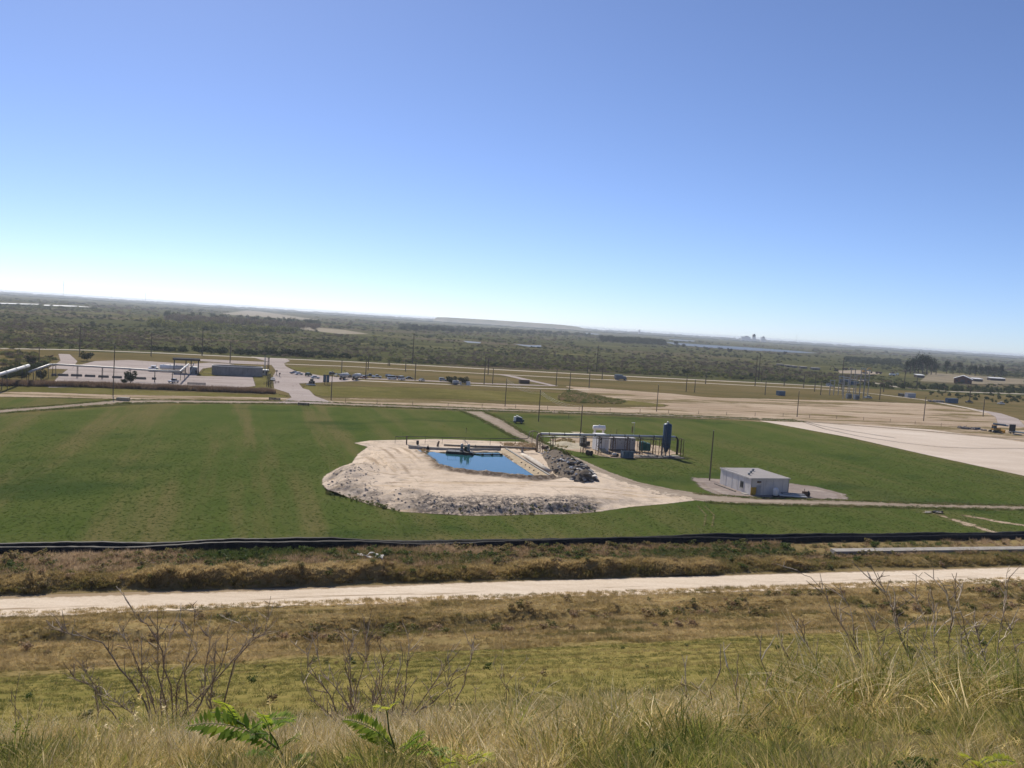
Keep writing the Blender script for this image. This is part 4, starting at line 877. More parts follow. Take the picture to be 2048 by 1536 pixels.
MB().tube([(-3, -1.5, WZ + 1.5), (3, -1.5, WZ + 1.5)], .03, 5).build('rail', 'steel_dark', t)
b = at(965, 909, WZ + .2); e2 = at(1003, 909, WZ + .2); t = thing('floating_hose', 'dark floating hose running from the pump barge to the concrete apron', 'hose')
seg('hose', 'black_rubber', t, [at(945, 907.5, WZ + .1), b, e2], .16, 8)
for k in range(3): MB().lathe([(.1, -.25), (.32, -.2), (.32, .2), (.1, .25)], tuple(b + (e2 - b) * (k / 2)), 8).build('buoy', 'steel_dark', t, True)

# ---- raised pipe rack
HP = 5.3
ra, rb = at(1073, 906), at(1353, 911); rd = (rb - ra); RL = rd.length; rd.normalize(); rs = Vector((-rd.y, rd.x, 0))
t = thing('pipe_rack', 'long raised steel pipe on lattice trestles right of the pond', 'pipe rack')
el = [lift(ra, .4), lift(ra, HP - 1.0), lift(ra, HP - .45) + rd * .12, lift(ra, HP - .12) + rd * .45, lift(ra, HP) + rd * 1.0]
er = [lift(rb, HP) - rd * .9, lift(rb, HP - .12) - rd * .4, lift(rb, HP - .45) - rd * .1, lift(rb, HP - .9), lift(rb, .3)]
seg('riser', 'rust_pipe', t, el, .33, 12); mp = seg('main_pipe', 'galvanised', t, [el[-1], er[0]], .36, 12); seg('downpipe', 'steel_dark', t, er, .26, 12)
for k in range(9):
    q = el[-1] + (er[0] - el[-1]) * ((k + .5) / 9); MB().tube([q - rd * .1, q + rd * .1], .42, 12).build('flange', 'steel_dark', mp)
seg('lower_pipe', 'steel_grey', t, [lift(ra, HP - .85) + rd * 1 + rs * .5, lift(rb, HP - .85) - rd * .6 + rs * .5], .13, 8)
seg('cable_tray', 'rusty', t, [lift(ra, HP - .75) + rd * 1 - rs * .5, lift(rb, HP - .75) - rd * .2 - rs * .5], .10, 4)
tA = at(1073, 906).x
for px in (1079, 1103, 1163, 1193, 1221, 1250, 1276, 1303, 1321, 1361):
    f = (px - 1073) / (1353 - 1073); q = ra + (rb - ra) * f
    tr = MB()
    for s in (-1, 1):
        for k in range(4):
            z0, z1 = .3 + k * 1.1, .3 + (k + 1) * 1.1
            tr.tube([lift(q + rd * .45 * (1 if k % 2 else -1) + rs * s * .75, z0), lift(q + rd * .45 * (-1 if k % 2 else 1) + rs * s * .75, z1)], .05, 4)
    tr.box((q.x, q.y, HP - .45), (.16, 1.9, .18), math.atan2(rd.y, rd.x))
    to = tr.build('trestle', 'rusty', t)
    for s in (-1, 1):
        for e in (-1, 1): MB().tube([lift(q + rd * .48 * e + rs * s * .78, 0), lift(q + rd * .42 * e + rs * s * .7, HP - .4)], .085, 5).build('post', 'rusty', to)
# ---- white control shed, panels, roof tank
def rect_thing(): pass
def along(px, py, off=0.): return at(px, py)
RZ = math.atan2(rd.y, rd.x)
b = at(1206, 903); t = thing('control_shed', 'white control shed behind the raised pipe, with round vents and a ramp', 'shed', b, RZ)
MB().box((0, 2.2, 2.35), (3.2, 4.6, 4.4)).build('wall', 'white_paint', t); MB().box((0, 2.2, 4.62), (3.5, 4.9, .14)).build('roof', 'white_paint', t)
for z in (2.6, 3.5): MB().tube([(-.85, -.13, z), (-.85, -.08, z)], .26, 14).build('vent', 'steel_dark', t)
MB().box((.75, -.12, 2.2), (1.0, .06, 2.2)).build('door', 'white_wall', t)
MB().slab([(-1.9, -2.2, .15), (.5, -2.2, .15), (.5, -.2, .95), (-1.9, -.2, .95)], .12).build('ramp', 'wood_pale', t)
b = at(1245, 902); t = thing('switch_cabinets', 'row of grey electrical cabinets beside the white shed', 'cabinets', b, RZ)
MB().box((0, 1.2, .25), (8.0, 2.6, .5)).build('plinth', 'concrete_dark', t)
for k in range(4):
    c = MB().box((-2.95 + k * 1.97, 1.2, 2.15), (1.92, 2.2, 3.3)).build('cabinet', 'grey_wall' if k else 'white_wall', t)
    MB().box((-2.95 + k * 1.97, .07, 2.2), (1.5, .06, 2.7)).build('door', 'grey_wall', c); MB().box((-2.95 + k * 1.97 + .5, .02, 2.2), (.07, .05, .4)).build('handle', 'steel_dark', c)
    MB().box((-2.95 + k * 1.97, .03, 3.2), (.5, .04, .2)).build('nameplate', 'steel_dark', c)
b = at(1199, 878); t = thing('roof_tank', 'white rounded water tank standing behind the white shed', 'tank', at(1199, 884), RZ)
MB().tube([(-2., 1, 4.3), (-1.9, 1, 4.3), (1.9, 1, 4.3), (2., 1, 4.3)], [.5, .75, .75, .5], 12).build('drum', 'white_paint', t, True)
for x in (-1.4, 1.4): MB().box((x, 1, 1.9), (.25, 1.2, 3.8)).build('leg', 'white_wall', t)
MB().lathe([(.25, 0), (.2, .25)], (0, 1, 5.03), 10).build('hatch', 'white_wall', t)
b = at(1266, 888); t = thing('lamp_mast', 'thin mast with a flat lamp head behind the grey cabinets', 'mast', b, RZ)
MB().tube([(0, 0, 0), (0, 0, 6.6)], .07, 6).build('shaft', 'steel_grey', t); MB().box((-.35, 0, 6.6), (1.0, .5, .14)).build('lamp_head', 'galvanised', t); MB().box((-.6, 0, 4.5), (.3, .3, 2)).build('ladder_cage', 'rusty', t)
b = at(1256.5, 917); t = thing('skip', 'open blue grey steel box on the grass before the cabinets', 'skip', b, RZ)
MB().box((0, .9, .12), (3.0, 1.9, .1)).build('floor', 'blue_box', t)
for y in (-.03, 1.83): MB().box((0, y, 1.0), (3.1, .06, 1.8)).build('side', 'blue_box', t)
for x in (-1.52, 1.52): MB().box((x, .9, 1.0), (.06, 1.78, 1.8)).build('end', 'blue_box', t)
for x in (-1.2, 0, 1.2): MB().box((x, -.1, 1.0), (.09, .08, 1.8)).build('rib', 'blue_box', t)
MB().box((0, -.08, 1.94), (3.2, .14, .08)).build('rim', 'blue_box', t)
b = at(1289, 905); t = thing('chemical_tank', 'teal box tank between the cabinets and the tall blue silo', 'tank', b, RZ)
MB().box((-.4, .8, 1.75), (1.5, 1.9, 2.5)).build('tank_body', 'teal', t); MB().box((.95, .5, 1.6), (1.1, 1.7, 2.2)).build('side_tank', 'teal', t)
MB().lathe([(.3, 0), (.25, .2)], (-.4, .8, 3.0), 10).build('lid', 'steel_grey', t); MB().lathe([(.22, 0), (.2, .15)], (.95, .5, 2.7), 10).build('lid', 'steel_grey', t)
for x in (-1., .2, 1.3): MB().box((x, .2, .25), (.15, .15, .5)).build('leg', 'rusty', t)
b = at(1331, 913); t = thing('silo', 'tall dark blue cylindrical silo at the right end of the pipe rack', 'silo', b, 0)
MB().lathe([(1.15, 3.2), (1.18, 4.0), (1.18, 9.0), (1.0, 9.25), (.4, 9.5), (.15, 9.55)], n=24).build('shell', 'blue_tank', t, True)
MB().lathe([(.25, 1.2), (1.15, 3.2)], n=24).build('hopper', 'blue_tank', t, True)
for k in range(6):
    a = k * math.pi / 3 + .3; MB().tube([(1.2 * math.cos(a), 1.2 * math.sin(a), 0), (1.15 * math.cos(a), 1.15 * math.sin(a), 3.6)], .1, 6).build('leg', 'blue_tank', t)
    a2 = a + math.pi / 3; MB().tube([(1.2 * math.cos(a), 1.2 * math.sin(a), .4), (1.15 * math.cos(a2), 1.15 * math.sin(a2), 2.8)], .045, 4).build('brace', 'rusty', t)
for z in (4.0, 6.4, 8.8): MB().lathe([(1.2, z), (1.23, z + .05), (1.2, z + .1)], n=24).build('hoop', 'blue_tank', t)
MB().tube([(-.9, -.95, 0), (-.75, -.98, 9.2)], .03, 4).tube([(-.5, -1.15, 0), (-.4, -1.15, 9.2)], .03, 4).build('ladder', 'steel_grey', t)
MB().lathe([(.3, 0), (.3, .35), (.1, .45)], (0, 0, 9.5), 10).build('vent_cap', 'galvanised', t)
t = thing('equipment_slab', 'dark oily slab with kerbs and trays under the right end of the pipe rack', 'slab', at(1318, 914), RZ)
MB().box((0, 0, .06), (14, 4.4, .12)).build('base', 'concrete_dark', t)
for (x, y, sx, sy) in ((-3.5, -.6, 5, 1.5), (2.3, -1., 3.2, 1.4), (5.3, .5, 2.6, 2.2), (-1.2, 1.2, 3, 1.1)):
    c = MB().box((x, y, .2), (sx, sy, .18)).build('tray', 'steel_dark', t); MB().box((x, y, .31), (sx * .8, sy * .7, .05)).build('grating', 'concrete', c)
for k in range(5): MB().tube([(-6 + k * 1.1, -1.9, .25), (-5.2 + k * 1.1, 1.0 + .2 * k, .35)], .09, 6).build('hose', 'black_rubber', t)
for px, py, lab in ((1090, 900, 'rusty drum lying by the road at the left end of the pipe rack'), (1178.5, 910, 'rusty drum lying under the pipe rack left of the white shed')):
    b = at(px, py); t = thing('drum', lab, 'drum', b, RZ + .5)
    MB().tube([(0, -.75, .65), (0, .75, .65)], .65, 14).build('shell', 'rusty', t); MB().tube([(0, -.8, .65), (0, -.72, .65)], .69, 14).build('rim', 'steel_dark', t); MB().tube([(0, .72, .65), (0, .8, .65)], .69, 14).build('rim', 'steel_dark', t)
b = at(1166, 893); t = thing('transformer', 'grey transformer with cooling fins on a stand behind the pipe rack', 'transformer', b, RZ)
MB().box((0, 0, .5), (1.9, 1.2, 1.0)).build('stand', 'steel_dark', t); MB().box((-.1, 0, 2.2), (1.5, 1.1, 2.2)).build('tank', 'steel_grey', t)
for k in range(5): MB().box((-.7 + k * .3, -.75, 2.1), (.08, .4, 1.6)).build('fin', 'steel_grey', t)
for k in (-1, 1): MB().lathe([(.08, 0), (.14, .1), (.08, .2), (.14, .3), (.06, .5)], (k * .4 - .1, 0, 3.3), 8).build('bushing', 'rusty', t)
MB().box((1.5, 0, .9), (1.0, .9, 1.3)).build('pump_case', 'steel_dark', t)
b = at(1228, 913); t = thing('pump_set', 'small pump set with a pale cover on the grass under the pipe rack', 'pump', b, RZ)
MB().box((0, 0, .15), (2.2, .9, .12)).build('skid', 'rusty', t); MB().tube([(-.5, 0, .65), (.6, 0, .65)], .38, 12).build('cover', 'white_wall', t, True); MB().lathe([(.45, 0), (.45, .3), (.2, .5)], (1.0, 0, .3), 10).build('volute', 'steel_dark', t)
b = at(1155, 866); t = thing('plank_deck', 'pale plank deck lying at the foot of the utility pole behind the rack', 'planks', b, RZ)
for k in range(7): MB().box((-1.5 + k * .5, 0, .12), (.45, 3.2, .1)).build('plank', 'wood_pale', t)
plants_px('pale_brush', T_W, 220, [(1110, 884), (1125, 877), (1145, 878), (1152, 890), (1135, 897), (1115, 894)], .3, .8, .35, .7, 'pale brush on the sandy heap behind the pipe rack')
c = at(1132, 890); X_, Y_ = np.meshgrid(np.linspace(-6, 6, 30), np.linspace(-8, 8, 30)); Z_ = 1.1 * np.exp(-(X_ / 3.2) ** 2 - (Y_ / 4.5) ** 2) * (.7 + .6 * fbm(X_ * .6, Y_ * .6, 141)) - .05
I_ = np.arange(900).reshape(30, 30)
paint('heap_sand', (.46, .40, .29), .95, 0, .25, .6, (.30, .27, .15), .6, .1, .4)
o = arr_obj('sand_heap', np.stack([X_.ravel(), Y_.ravel(), Z_.ravel()], 1), np.stack([I_[:-1, :-1].ravel(), I_[:-1, 1:].ravel(), I_[1:, 1:].ravel(), I_[1:, :-1].ravel()], 1), 'heap_sand', sm=True); o.location = c
tag(o, 'low pale sand heap with thin brush behind the pipe rack', 'heap')
# white fabric tube along the pond
paint('clod_bag', (.62, .56, .47), .95, 0, .15, .8, (.35, .28, .2), .6, .05, .4)
t = thing('sediment_bag', 'long white fabric sediment bag lying along the right side of the pond', 'bag')
sb = [at(x, y, 1.6) for x, y in ((1043, 907), (1056, 914), (1070, 923), (1086, 933), (1101, 941))]
mb = MB(); mb.tube(sb, [.35, .6, .7, .65, .3], 12); mb.v = [(x + random.uniform(-.12, .12), y + random.uniform(-.12, .12), 1.45 + (z - 1.6) * .9 + random.uniform(-.1, .1)) for x, y, z in mb.v]; mb.build('bag', 'clod_bag', t, True)
for q in sb[1:4]: MB().tube([lift(q - rs * .7, 1.2), lift(q, 2.2), lift(q + rs * .7, 1.2)], .05, 5).build('strap', 'concrete', t)
# rubble heap
RB = [(1085, 905), (1110, 906), (1135, 915), (1165, 932), (1195, 953), (1200, 962), (1185, 967), (1150, 968), (1125, 957), (1100, 935)]
t = thing('rubble_heap', 'heap of broken concrete and slabs at the right corner of the pond', 'rubble')
P = world_poly(RB, 1.); A = np.array(P); base_mb = MB()
nx = 34; X_, Y_ = np.meshgrid(np.linspace(A[:, 0].min() - 1, A[:, 0].max() + 1, nx), np.linspace(A[:, 1].min() - 1, A[:, 1].max() + 1, 44)); S_ = sdf(X_, Y_, P)
def heap_z(x, y): return np.where(sdf(x, y, P) > -1, 2.6 * smooth(-.8, 3., sdf(x, y, P)) * (.65 + .7 * fbm(x * .4, y * .4, 143)) + .3, .0)
I_ = np.arange(X_.size).reshape(X_.shape); q = S_[:-1, :-1] > -1.2
paint('heap_soil', (.13, .105, .08), .95, 0, .4, .8, (.30, .25, .2), .5, .1, .5)
o = arr_obj('soil', np.stack([X_.ravel(), Y_.ravel(), heap_z(X_, Y_).ravel()], 1), np.stack([I_[:-1, :-1][q], I_[:-1, 1:][q], I_[1:, 1:][q], I_[1:, :-1][q]], 1), 'heap_soil', sm=True); o.parent = t
cnt = 0
while cnt < 150:
    x, y = rng.uniform(A[:, 0].min(), A[:, 0].max()), rng.uniform(A[:, 1].min(), A[:, 1].max())
    if sdf(np.array([x]), np.array([y]), P)[0] < .2: continue
    near = (y - A[:, 1].min()) / (A[:, 1].max() - A[:, 1].min())
    if near > .55 and rng.uniform() < .6: continue
    cnt += 1; z = float(heap_z(np.array([x]), np.array([y]))[0]); r = rng.uniform(.25, .75) * (1.15 if near < .35 else .8)
    mt = rng.choice(['debris_grey', 'debris_grey', 'debris_white', 'debris_dark', 'concrete_dark'])
    if rng.uniform() < .35:
        M = Matrix.Rotation(rng.uniform(0, 6), 3, 'Z') @ Matrix.Rotation(rng.uniform(-.6, .6), 3, 'X')
        MB().box((0, 0, 0), (r * 1.9, r * 1.4, .22), M=M).build('slab', mt, t, loc=(x, y, z + .15))
    else: MB().rock((0, 0, 0), r, cnt * 7 + 1).build('rock', mt, t, loc=(x, y, z + r * .15))
plants_px('heap_brush', T_W, 320, [(1085, 904), (1110, 905), (1150, 922), (1180, 943), (1150, 945), (1120, 935), (1090, 915)], .4, 1., .1, .9, 'brown and green brush over the back of the rubble heap')
px, py, x, y = px_points(120, [(1088, 904), (1115, 906), (1150, 922), (1165, 935), (1130, 935), (1100, 918)])
scatter('heap_brush', B_4, np.stack([x, y, heap_z(x, y)], 1), rng.uniform(.3, .8, 120), rng.uniform(0, .45, 120), 'green weeds over the back of the rubble heap', 'weeds')

# ---- flat-roofed block building
c = [at(x, y, 3.75) for x, y in ((1447, 936.5), (1503, 957), (1579, 957.5), (1519, 937.5))]    # back left, front left, front right, back right
fx = (c[2] - c[1]); fw_ = fx.length; fx.normalize(); fy = Vector((-fx.y, fx.x, 0)); dl = (c[0] - c[1]).dot(fy)
t = thing('block_building', 'white flat roofed block building on the gravel apron', 'building', (c[1].x, c[1].y, 0), math.atan2(fx.y, fx.x))
W_, D_ = fw_, dl
def bwall(name, x0, y0, x1, y1, holes, mat):
    return MB().box(((x0 + x1) / 2, (y0 + y1) / 2, 1.85), (max(abs(x1 - x0), .2), max(abs(y1 - y0), .2), 3.7)).build(name, mat, t)
bwall('front_wall', 0, .1, W_, .1, 0, 'white_wall'); bwall('back_wall', 0, D_ - .1, W_, D_ - .1, 0, 'white_wall')
bwall('side_wall', .1, .2, .1, D_ - .2, 0, 'white_wall'); bwall('side_wall', W_ - .1, .2, W_ - .1, D_ - .2, 0, 'white_wall')
MB().box((W_ / 2, D_ / 2, 3.78), (W_ + .3, D_ + .3, .16)).build('roof', 'roof_grey', t)
for (x, y, sx, sy) in ((W_ / 2, -.17, W_ + .36, .05), (W_ / 2, D_ + .17, W_ + .36, .05), (-.17, D_ / 2, .05, D_ + .3), (W_ + .17, D_ / 2, .05, D_ + .3)):
    MB().box((x, y, 3.76), (sx, sy, .24)).build('fascia', 'white_wall', t)
wd = MB().box((-.02, 3.6, 1.75), (.08, 1.3, 1.5)).build('window', 'steel_grey', t)
MB().box((-.07, 3.27, 1.75), (.03, .52, 1.25)).build('pane', 'glass_dark', wd); MB().box((-.07, 3.93, 1.75), (.03, .52, 1.25)).build('pane', 'glass_dark', wd); MB().box((-.1, 3.6, .96), (.2, 1.5, .08)).build('sill', 'concrete', wd)
MB().box((2.0, -.06, 1.1), (1.1, .1, 2.2)).build('door', 'grey_wall', t); MB().box((2.0, -.1, 3.0), (.9, .25, .35)).build('lamp_box', 'rusty', t)
MB().box((.65, -.15, .95), (1.3, .1, 1.7)).build('panel', 'yellow_paint', t, ).__setitem__('label', 'yellow painted board at the corner')
MB().box((-.55, 1.5, .06), (1.0, 2.0, .12)).build('step', 'concrete', t)
MB().box((-1.6, D_ * .62, .1), (.25, D_ * .7, .2)).build('kerb', 'concrete_dark', t)
for k in range(3): MB().lathe([(.25, 0), (.25, .3), (.38, .34), (.3, .5), (.05, .55)], (1.8 + 2.2 * k, D_ * (.3 + .2 * k), 3.86), 10).build('roof_vent', 'steel_grey', t)
for x in (.12, W_ - .12): MB().tube([(x, -.08, 0), (x, -.08, 3.6)], .05, 6).build('downpipe', 'steel_grey', t)
for k in range(1, 5): MB().box((-.015, D_ * k / 5, 1.85), (.03, .05, 3.6)).build('joint', 'grey_wall', t)
for k in range(1, 4): MB().box((W_ * k / 4 + .8, -.015, 1.85), (.05, .03, 3.6)).build('joint', 'grey_wall', t)
def infront(x, y): return Vector((c[1].x, c[1].y, 0)) + fx * x + fy * y
b = infront(W_ * .55, -1.6); t = thing('upright_tank', 'small white upright tank before the block building', 'tank', b, .3)
MB().lathe([(.5, .25), (.6, .4), (.62, 1.5), (.5, 1.85), (.2, 2.0)], n=16).build('shell', 'white_paint', t, True); MB().box((0, 0, .13), (1.1, 1.1, .24)).build('base', 'steel_dark', t); MB().tube([(.5, 0, .3), (1.1, -.2, .2)], .07, 6).build('outlet', 'steel_dark', t)
t = thing('pipe_pallet', 'stack of steel pipes on timbers at the right corner of the block building', 'pipes', infront(W_ * .95, -2.0), math.atan2(fx.y, fx.x) - .35)
for k in range(3): MB().box((-1.6 + k * 1.6, 0, .12), (.2, 3.4, .22)).build('timber', 'wood_old', t)
for k in range(7): MB().tube([(-3, -1.4 + k * .45, .4), (3, -1.4 + k * .45, .4)], .15, 8).build('pipe', 'galvanised' if k % 2 else 'debris_white', t)
for k in range(4): MB().tube([(-2.2, -.6 + k * .45, .68), (2.8, -.6 + k * .45, .68)], .14, 8).build('pipe', 'steel_dark' if k % 2 else 'galvanised', t)
b = infront(W_ * 1.35, -1.6); t = thing('engine_pump', 'rust brown engine pump right of the steel pipes', 'pump', b, .4)
MB().box((0, 0, .2), (1.8, 1.0, .15)).build('skid', 'rusty', t); MB().box((-.2, 0, .75), (1.0, .8, .9)).build('engine', 'rusty', t); MB().lathe([(.45, 0), (.5, .4), (.3, .8), (.1, 1.0)], (.7, 0, .3), 12).build('volute', 'steel_dark', t, True); MB().tube([(-.4, 0, 1.2), (-.4, 0, 1.8)], .06, 6).build('exhaust', 'steel_dark', t)
t = thing('junk_heap', 'low heap of pale planks and dark scrap on the grass at the right', 'scrap', at(1865, 1026), .2)
for k in range(7): MB().box((-1.8 + k * .55, random.uniform(-.5, .5), .15 + .08 * (k % 3)), (1.6, .25, .08), random.uniform(-.4, .4)).build('plank', 'debris_white' if k % 2 else 'wood_pale', t)
for k in range(4): MB().rock((.4 + k * .6, random.uniform(-.4, .4), .3), .45, k + 50).build('scrap_lump', 'debris_dark', t)

# ---- blue machine on the grass by the access road
b = at(1036, 846); t = thing('pump_trailer', 'blue pump trailer with white hood and tilted lid by the access road', 'trailer', b, RZ - .25)
MB().box((0, 0, .55), (3.6, 1.7, .25)).build('chassis', 'steel_dark', t); MB().box((.3, 0, 1.35), (2.2, 1.5, 1.4)).build('housing', 'blue_tank', t)
MB().box((-1.15, 0, 1.45), (.8, 1.45, 1.6)).build('hood', 'white_paint', t)
MB().box((.35, 0, 2.25), (2.2, 1.55, .12), M=Matrix.Rotation(.38, 3, 'Y')).build('lid', 'white_paint', t); MB().box((1.75, 0, .95), (.7, 1.2, .8)).build('pump_case', 'green_paint', t)
for x, y in ((-1.1, -.95), (-1.1, .95), (1.1, -.95), (1.1, .95)):
    w = MB().tube([(x, y - .13, .42), (x, y + .13, .42)], .42, 14).build('wheel', 'black_rubber', t); MB().tube([(x, y - .15, .42), (x, y + .15, .42)], .2, 10).build('rim', 'galvanised', w)
MB().tube([(-1.8, 0, .5), (-2.8, 0, .35)], .06, 6).build('drawbar', 'steel_dark', t)

# ================================================================== BLACK LINER, CHANNEL AND LOOSE SHEET
def liner_pt(u, j):
    w = .15 * (vnoise(np.array([u * .045]), np.array([1.]), 151)[0] - .5) * 2 + .25 * (vnoise(np.array([u * .16]), np.array([5.]), 153)[0] - .5)
    hh = 1 + .3 * (vnoise(np.array([u * .07]), np.array([9.]), 155)[0] - .5) * 2; h2 = 1 + .3 * (vnoise(np.array([u * .09]), np.array([13.]), 157)[0] - .5) * 2
    pr = [(126.6, .0), (126.75, .55 * hh), (126.95, 1.0 * hh), (127.25, 1.12 * hh), (127.6, .95 * hh), (128.0, .45), (128.6, .35), (129.0, .5), (129.25, .95 * h2), (129.55, 1.05 * h2), (129.95, .9 * h2), (130.5, .3), (130.9, .02)]
    v, z = pr[j]; x, y = XY(u, v + w + .012 * max(0, 40 - u) * .6); return (x, y, max(1.18 * z + .16 * (vnoise(np.array([u * .8]), np.array([j * 3.1]), 159)[0] - .5), .01))
us = np.arange(-95, 200, .9); V = [liner_pt(u, j) for u in us for j in range(13)]
F = [(i * 13 + j, i * 13 + 13 + j, i * 13 + 14 + j, i * 13 + 1 + j) for i in range(len(us) - 1) for j in range(12)]
o = arr_obj('ditch_liner', np.array(V), np.array(F), 'liner_black', sm=True); tag(o, 'black plastic ditch liner stretched along the near edge of the green field', 'liner')
t = thing('concrete_channel', 'pale concrete channel wall before the black liner at the right', 'channel')
c0, c1 = at(1668, 1101, 1.), at(2080, 1096, 1.); dv = (c1 - c0) / 12; s = Vector((-dv.y, dv.x, 0)).normalized()
for k in range(14):
    a = c0 + dv * k + dv.normalized() * .04; b = c0 + dv * (k + 1)
    MB().slab([lift(a - s * .6, 1.0), lift(b - s * .6, 1.0), lift(b + s * 1.0, 1.08), lift(a + s * 1.0, 1.08)], 1.05).build('slab', 'concrete', t)
t = thing('white_hose', 'thin white hose lying along the ditch at the left', 'hose')
seg('hose', 'debris_white', t, [at(x, y, .45) for x, y in ((40, 1119), (120, 1121), (220, 1124), (300, 1126), (380, 1125), (470, 1121), (560, 1117), (640, 1115))], .07, 6)
t = thing('torn_sheet', 'crumpled torn white plastic sheet lying in the ditch weeds', 'plastic sheet', at(740, 1116, .4))
X_, Y_ = np.meshgrid(np.linspace(-1.9, 1.9, 27), np.linspace(-.6, .6, 9)); Z_ = .25 + 1.1 * (fbm(X_ * 1.3, Y_ * 1.6, 161) - .45) + .2 * Y_; I_ = np.arange(X_.size).reshape(X_.shape)
hole = ~((np.abs(X_[:-1, :-1] + .2) < .9) & (np.abs(Y_[:-1, :-1]) < .3))
o = arr_obj('sheet', np.stack([X_.ravel(), Y_.ravel(), Z_.ravel()], 1), np.stack([I_[:-1, :-1][hole], I_[:-1, 1:][hole], I_[1:, 1:][hole], I_[1:, :-1][hole]], 1), 'debris_white', sm=True); o.parent = t
sm_ = o.modifiers.new('thick', 'SOLIDIFY'); sm_.thickness = .03
# ================================================================== POLES, POSTS, YARD, VEHICLES, FAR THINGS
def ordinal(k): return ['first', 'second', 'third', 'fourth', 'fifth', 'sixth', 'seventh', 'eighth', 'ninth', 'tenth', 'eleventh', 'twelfth', 'thirteenth', 'fourteenth', 'fifteenth', 'sixteenth', 'seventeenth', 'eighteenth', 'nineteenth', 'twentieth', 'twenty-first', 'twenty-second', 'twenty-third', 'twenty-fourth', 'twenty-fifth', 'twenty-sixth', 'twenty-seventh', 'twenty-eighth', 'twenty-ninth', 'thirtieth', 'thirty-first', 'thirty-second', 'thirty-third', 'thirty-fourth', 'thirty-fifth', 'thirty-sixth', 'thirty-seventh', 'thirty-eighth', 'thirty-ninth', 'fortieth'][k]
def pole(bx, by, ty, label, arms=0, group=None, rz=.3, r=None, h=None):
    b = at(bx, by); h = h or high(bx + (by - ty) * .05, ty, b); r = r or max(.18, .0005 * b.y)
    t = thing('utility_pole', label, 'pole', b, rz + random.uniform(-.1, .1), group)
    lean = random.uniform(-.01, .01) * h
    MB().tube([(0, 0, -.3), (lean * .4, 0, h * .5), (lean, 0, h)], [r, r * .88, r * .7], 8).build('shaft', 'wood_old', t)
    for k in range(arms):
        a = MB().box((lean, 0, h - .35 - k * 1.1), (2.4, .14, .16)).build('crossarm', 'wood_old', t)
        for x in (-1.05, 0, 1.05): MB().lathe([(.05, 0), (.09, .08), (.05, .16), (.09, .22), (.03, .3)], (lean + x, 0, h - .26 - k * 1.1), 6).build('insulator', 'steel_grey', a)
    if not arms: MB().lathe([(.08, 0), (.12, .1), (.06, .25)], (lean, 0, h), 6).build('insulator', 'steel_grey', t)
    return t, h
near = [(226, 791, 690, 'tall wooden pole at the left where the dirt roads part'), (662, 801, 742, 'wooden pole beside the dirt road right of the entrance road'),
        (1010, 813, 757, 'bare wooden pole at the dirt road above the access road bend'), (1077, 843, 780, 'bare wooden pole in the green field right of the blue trailer'),
        (1419, 961, 862, 'bare wooden pole on the gravel apron left of the block building'), (1313, 823, 770, 'wooden pole in the sand strip above the tall silo'),
        (1594, 834, 782, 'wooden pole at the corner of the white gravel pad'), (1847, 842, 793, 'wooden pole in the sand above the middle of the gravel pad'), (1966, 833, 797, 'wooden pole left of the curve in the paved track at far right')]
PT = {}
for bx, by, ty, lab in near: PT[bx] = pole(bx, by, ty, lab, 0, 'wooden poles along the dirt road')
q = at(1165, 811, 11.6); t_, h_ = None, None
t = thing('utility_pole', 'bare wooden pole rising behind the left part of the pipe rack', 'pole', (q.x, q.y, 0), .3, 'wooden poles along the dirt road')
MB().tube([(0, 0, -.3), (0, 0, 6), (0, 0, 11.6)], [.19, .17, .13], 8).build('shaft', 'wood_old', t); MB().lathe([(.08, 0), (.12, .1), (.06, .25)], (0, 0, 11.6), 6).build('insulator', 'steel_grey', t)
PT[1165] = (t, 11.6)
for a_, b_, lab in ((1010, 1077, 'three thin wires sagging between the first two poles over the field'), (1077, 1165, 'three thin wires sagging from the field pole to the pole behind the rack')):
    A, B = PT[a_], PT[b_]; w = thing('power_line', lab, 'wires')
    for k in range(3):
        p0 = Vector(A[0].location) + Vector((0, 0, A[1] - .2 - .5 * k)); p1 = Vector(B[0].location) + Vector((0, 0, B[1] - .2 - .5 * k))
        MB().tube([p0 + (p1 - p0) * (i / 10) - Vector((0, 0, 1.3 * 4 * (i / 10) * (1 - i / 10))) for i in range(11)], .022, 4).build('wire', 'galvanised', w)
far = sorted([(78, 730, 695, 0), (159, 711, 653, 1), (302, 712, 664, 0), (404, 711, 656, 1), (460, 726, 683, 0), (683, 750, 719, 0), (731, 758, 718, 0), (736, 739.5, 713, 0), (776, 731, 720, 0), (779, 731.5, 720, 0), (811, 743, 719, 0), (825, 727, 667, 1), (830, 761, 722, 0), (968, 768.5, 709, 1), (976, 749.5, 711, 0), (985, 767.5, 736, 0), (1112, 772, 738, 0), (1139, 781, 744, 0), (1175, 747, 722, 0), (1178, 776, 732, 0), (1193, 744, 691, 1), (1204, 759, 734, 0), (1372, 784, 753, 0), (1389, 785, 760, 0), (1411, 768, 748, 0), (1510, 772, 711, 1), (1517, 760, 707, 2), (1523, 763, 742, 0), (1530, 790, 762, 0), (1568, 772, 742, 0), (1607, 776, 747, 0), (1629, 783, 748, 0), (1641, 790, 762, 0), (1682, 780, 716, 1), (1759, 800, 768, 0), (1767, 784, 767, 0), (1808, 773.5, 742, 0), (1833, 777, 756, 0), (1939, 802, 775, 0)])
for k, (bx, by, ty, ar) in enumerate(far):
    pole(bx, by, ty, f"{'tall ' if ar else 'thin '}far utility pole{' with crossarm' if ar else ''}, {ordinal(k)} from left of those beyond the dirt road", ar, 'utility poles beyond the dirt road')
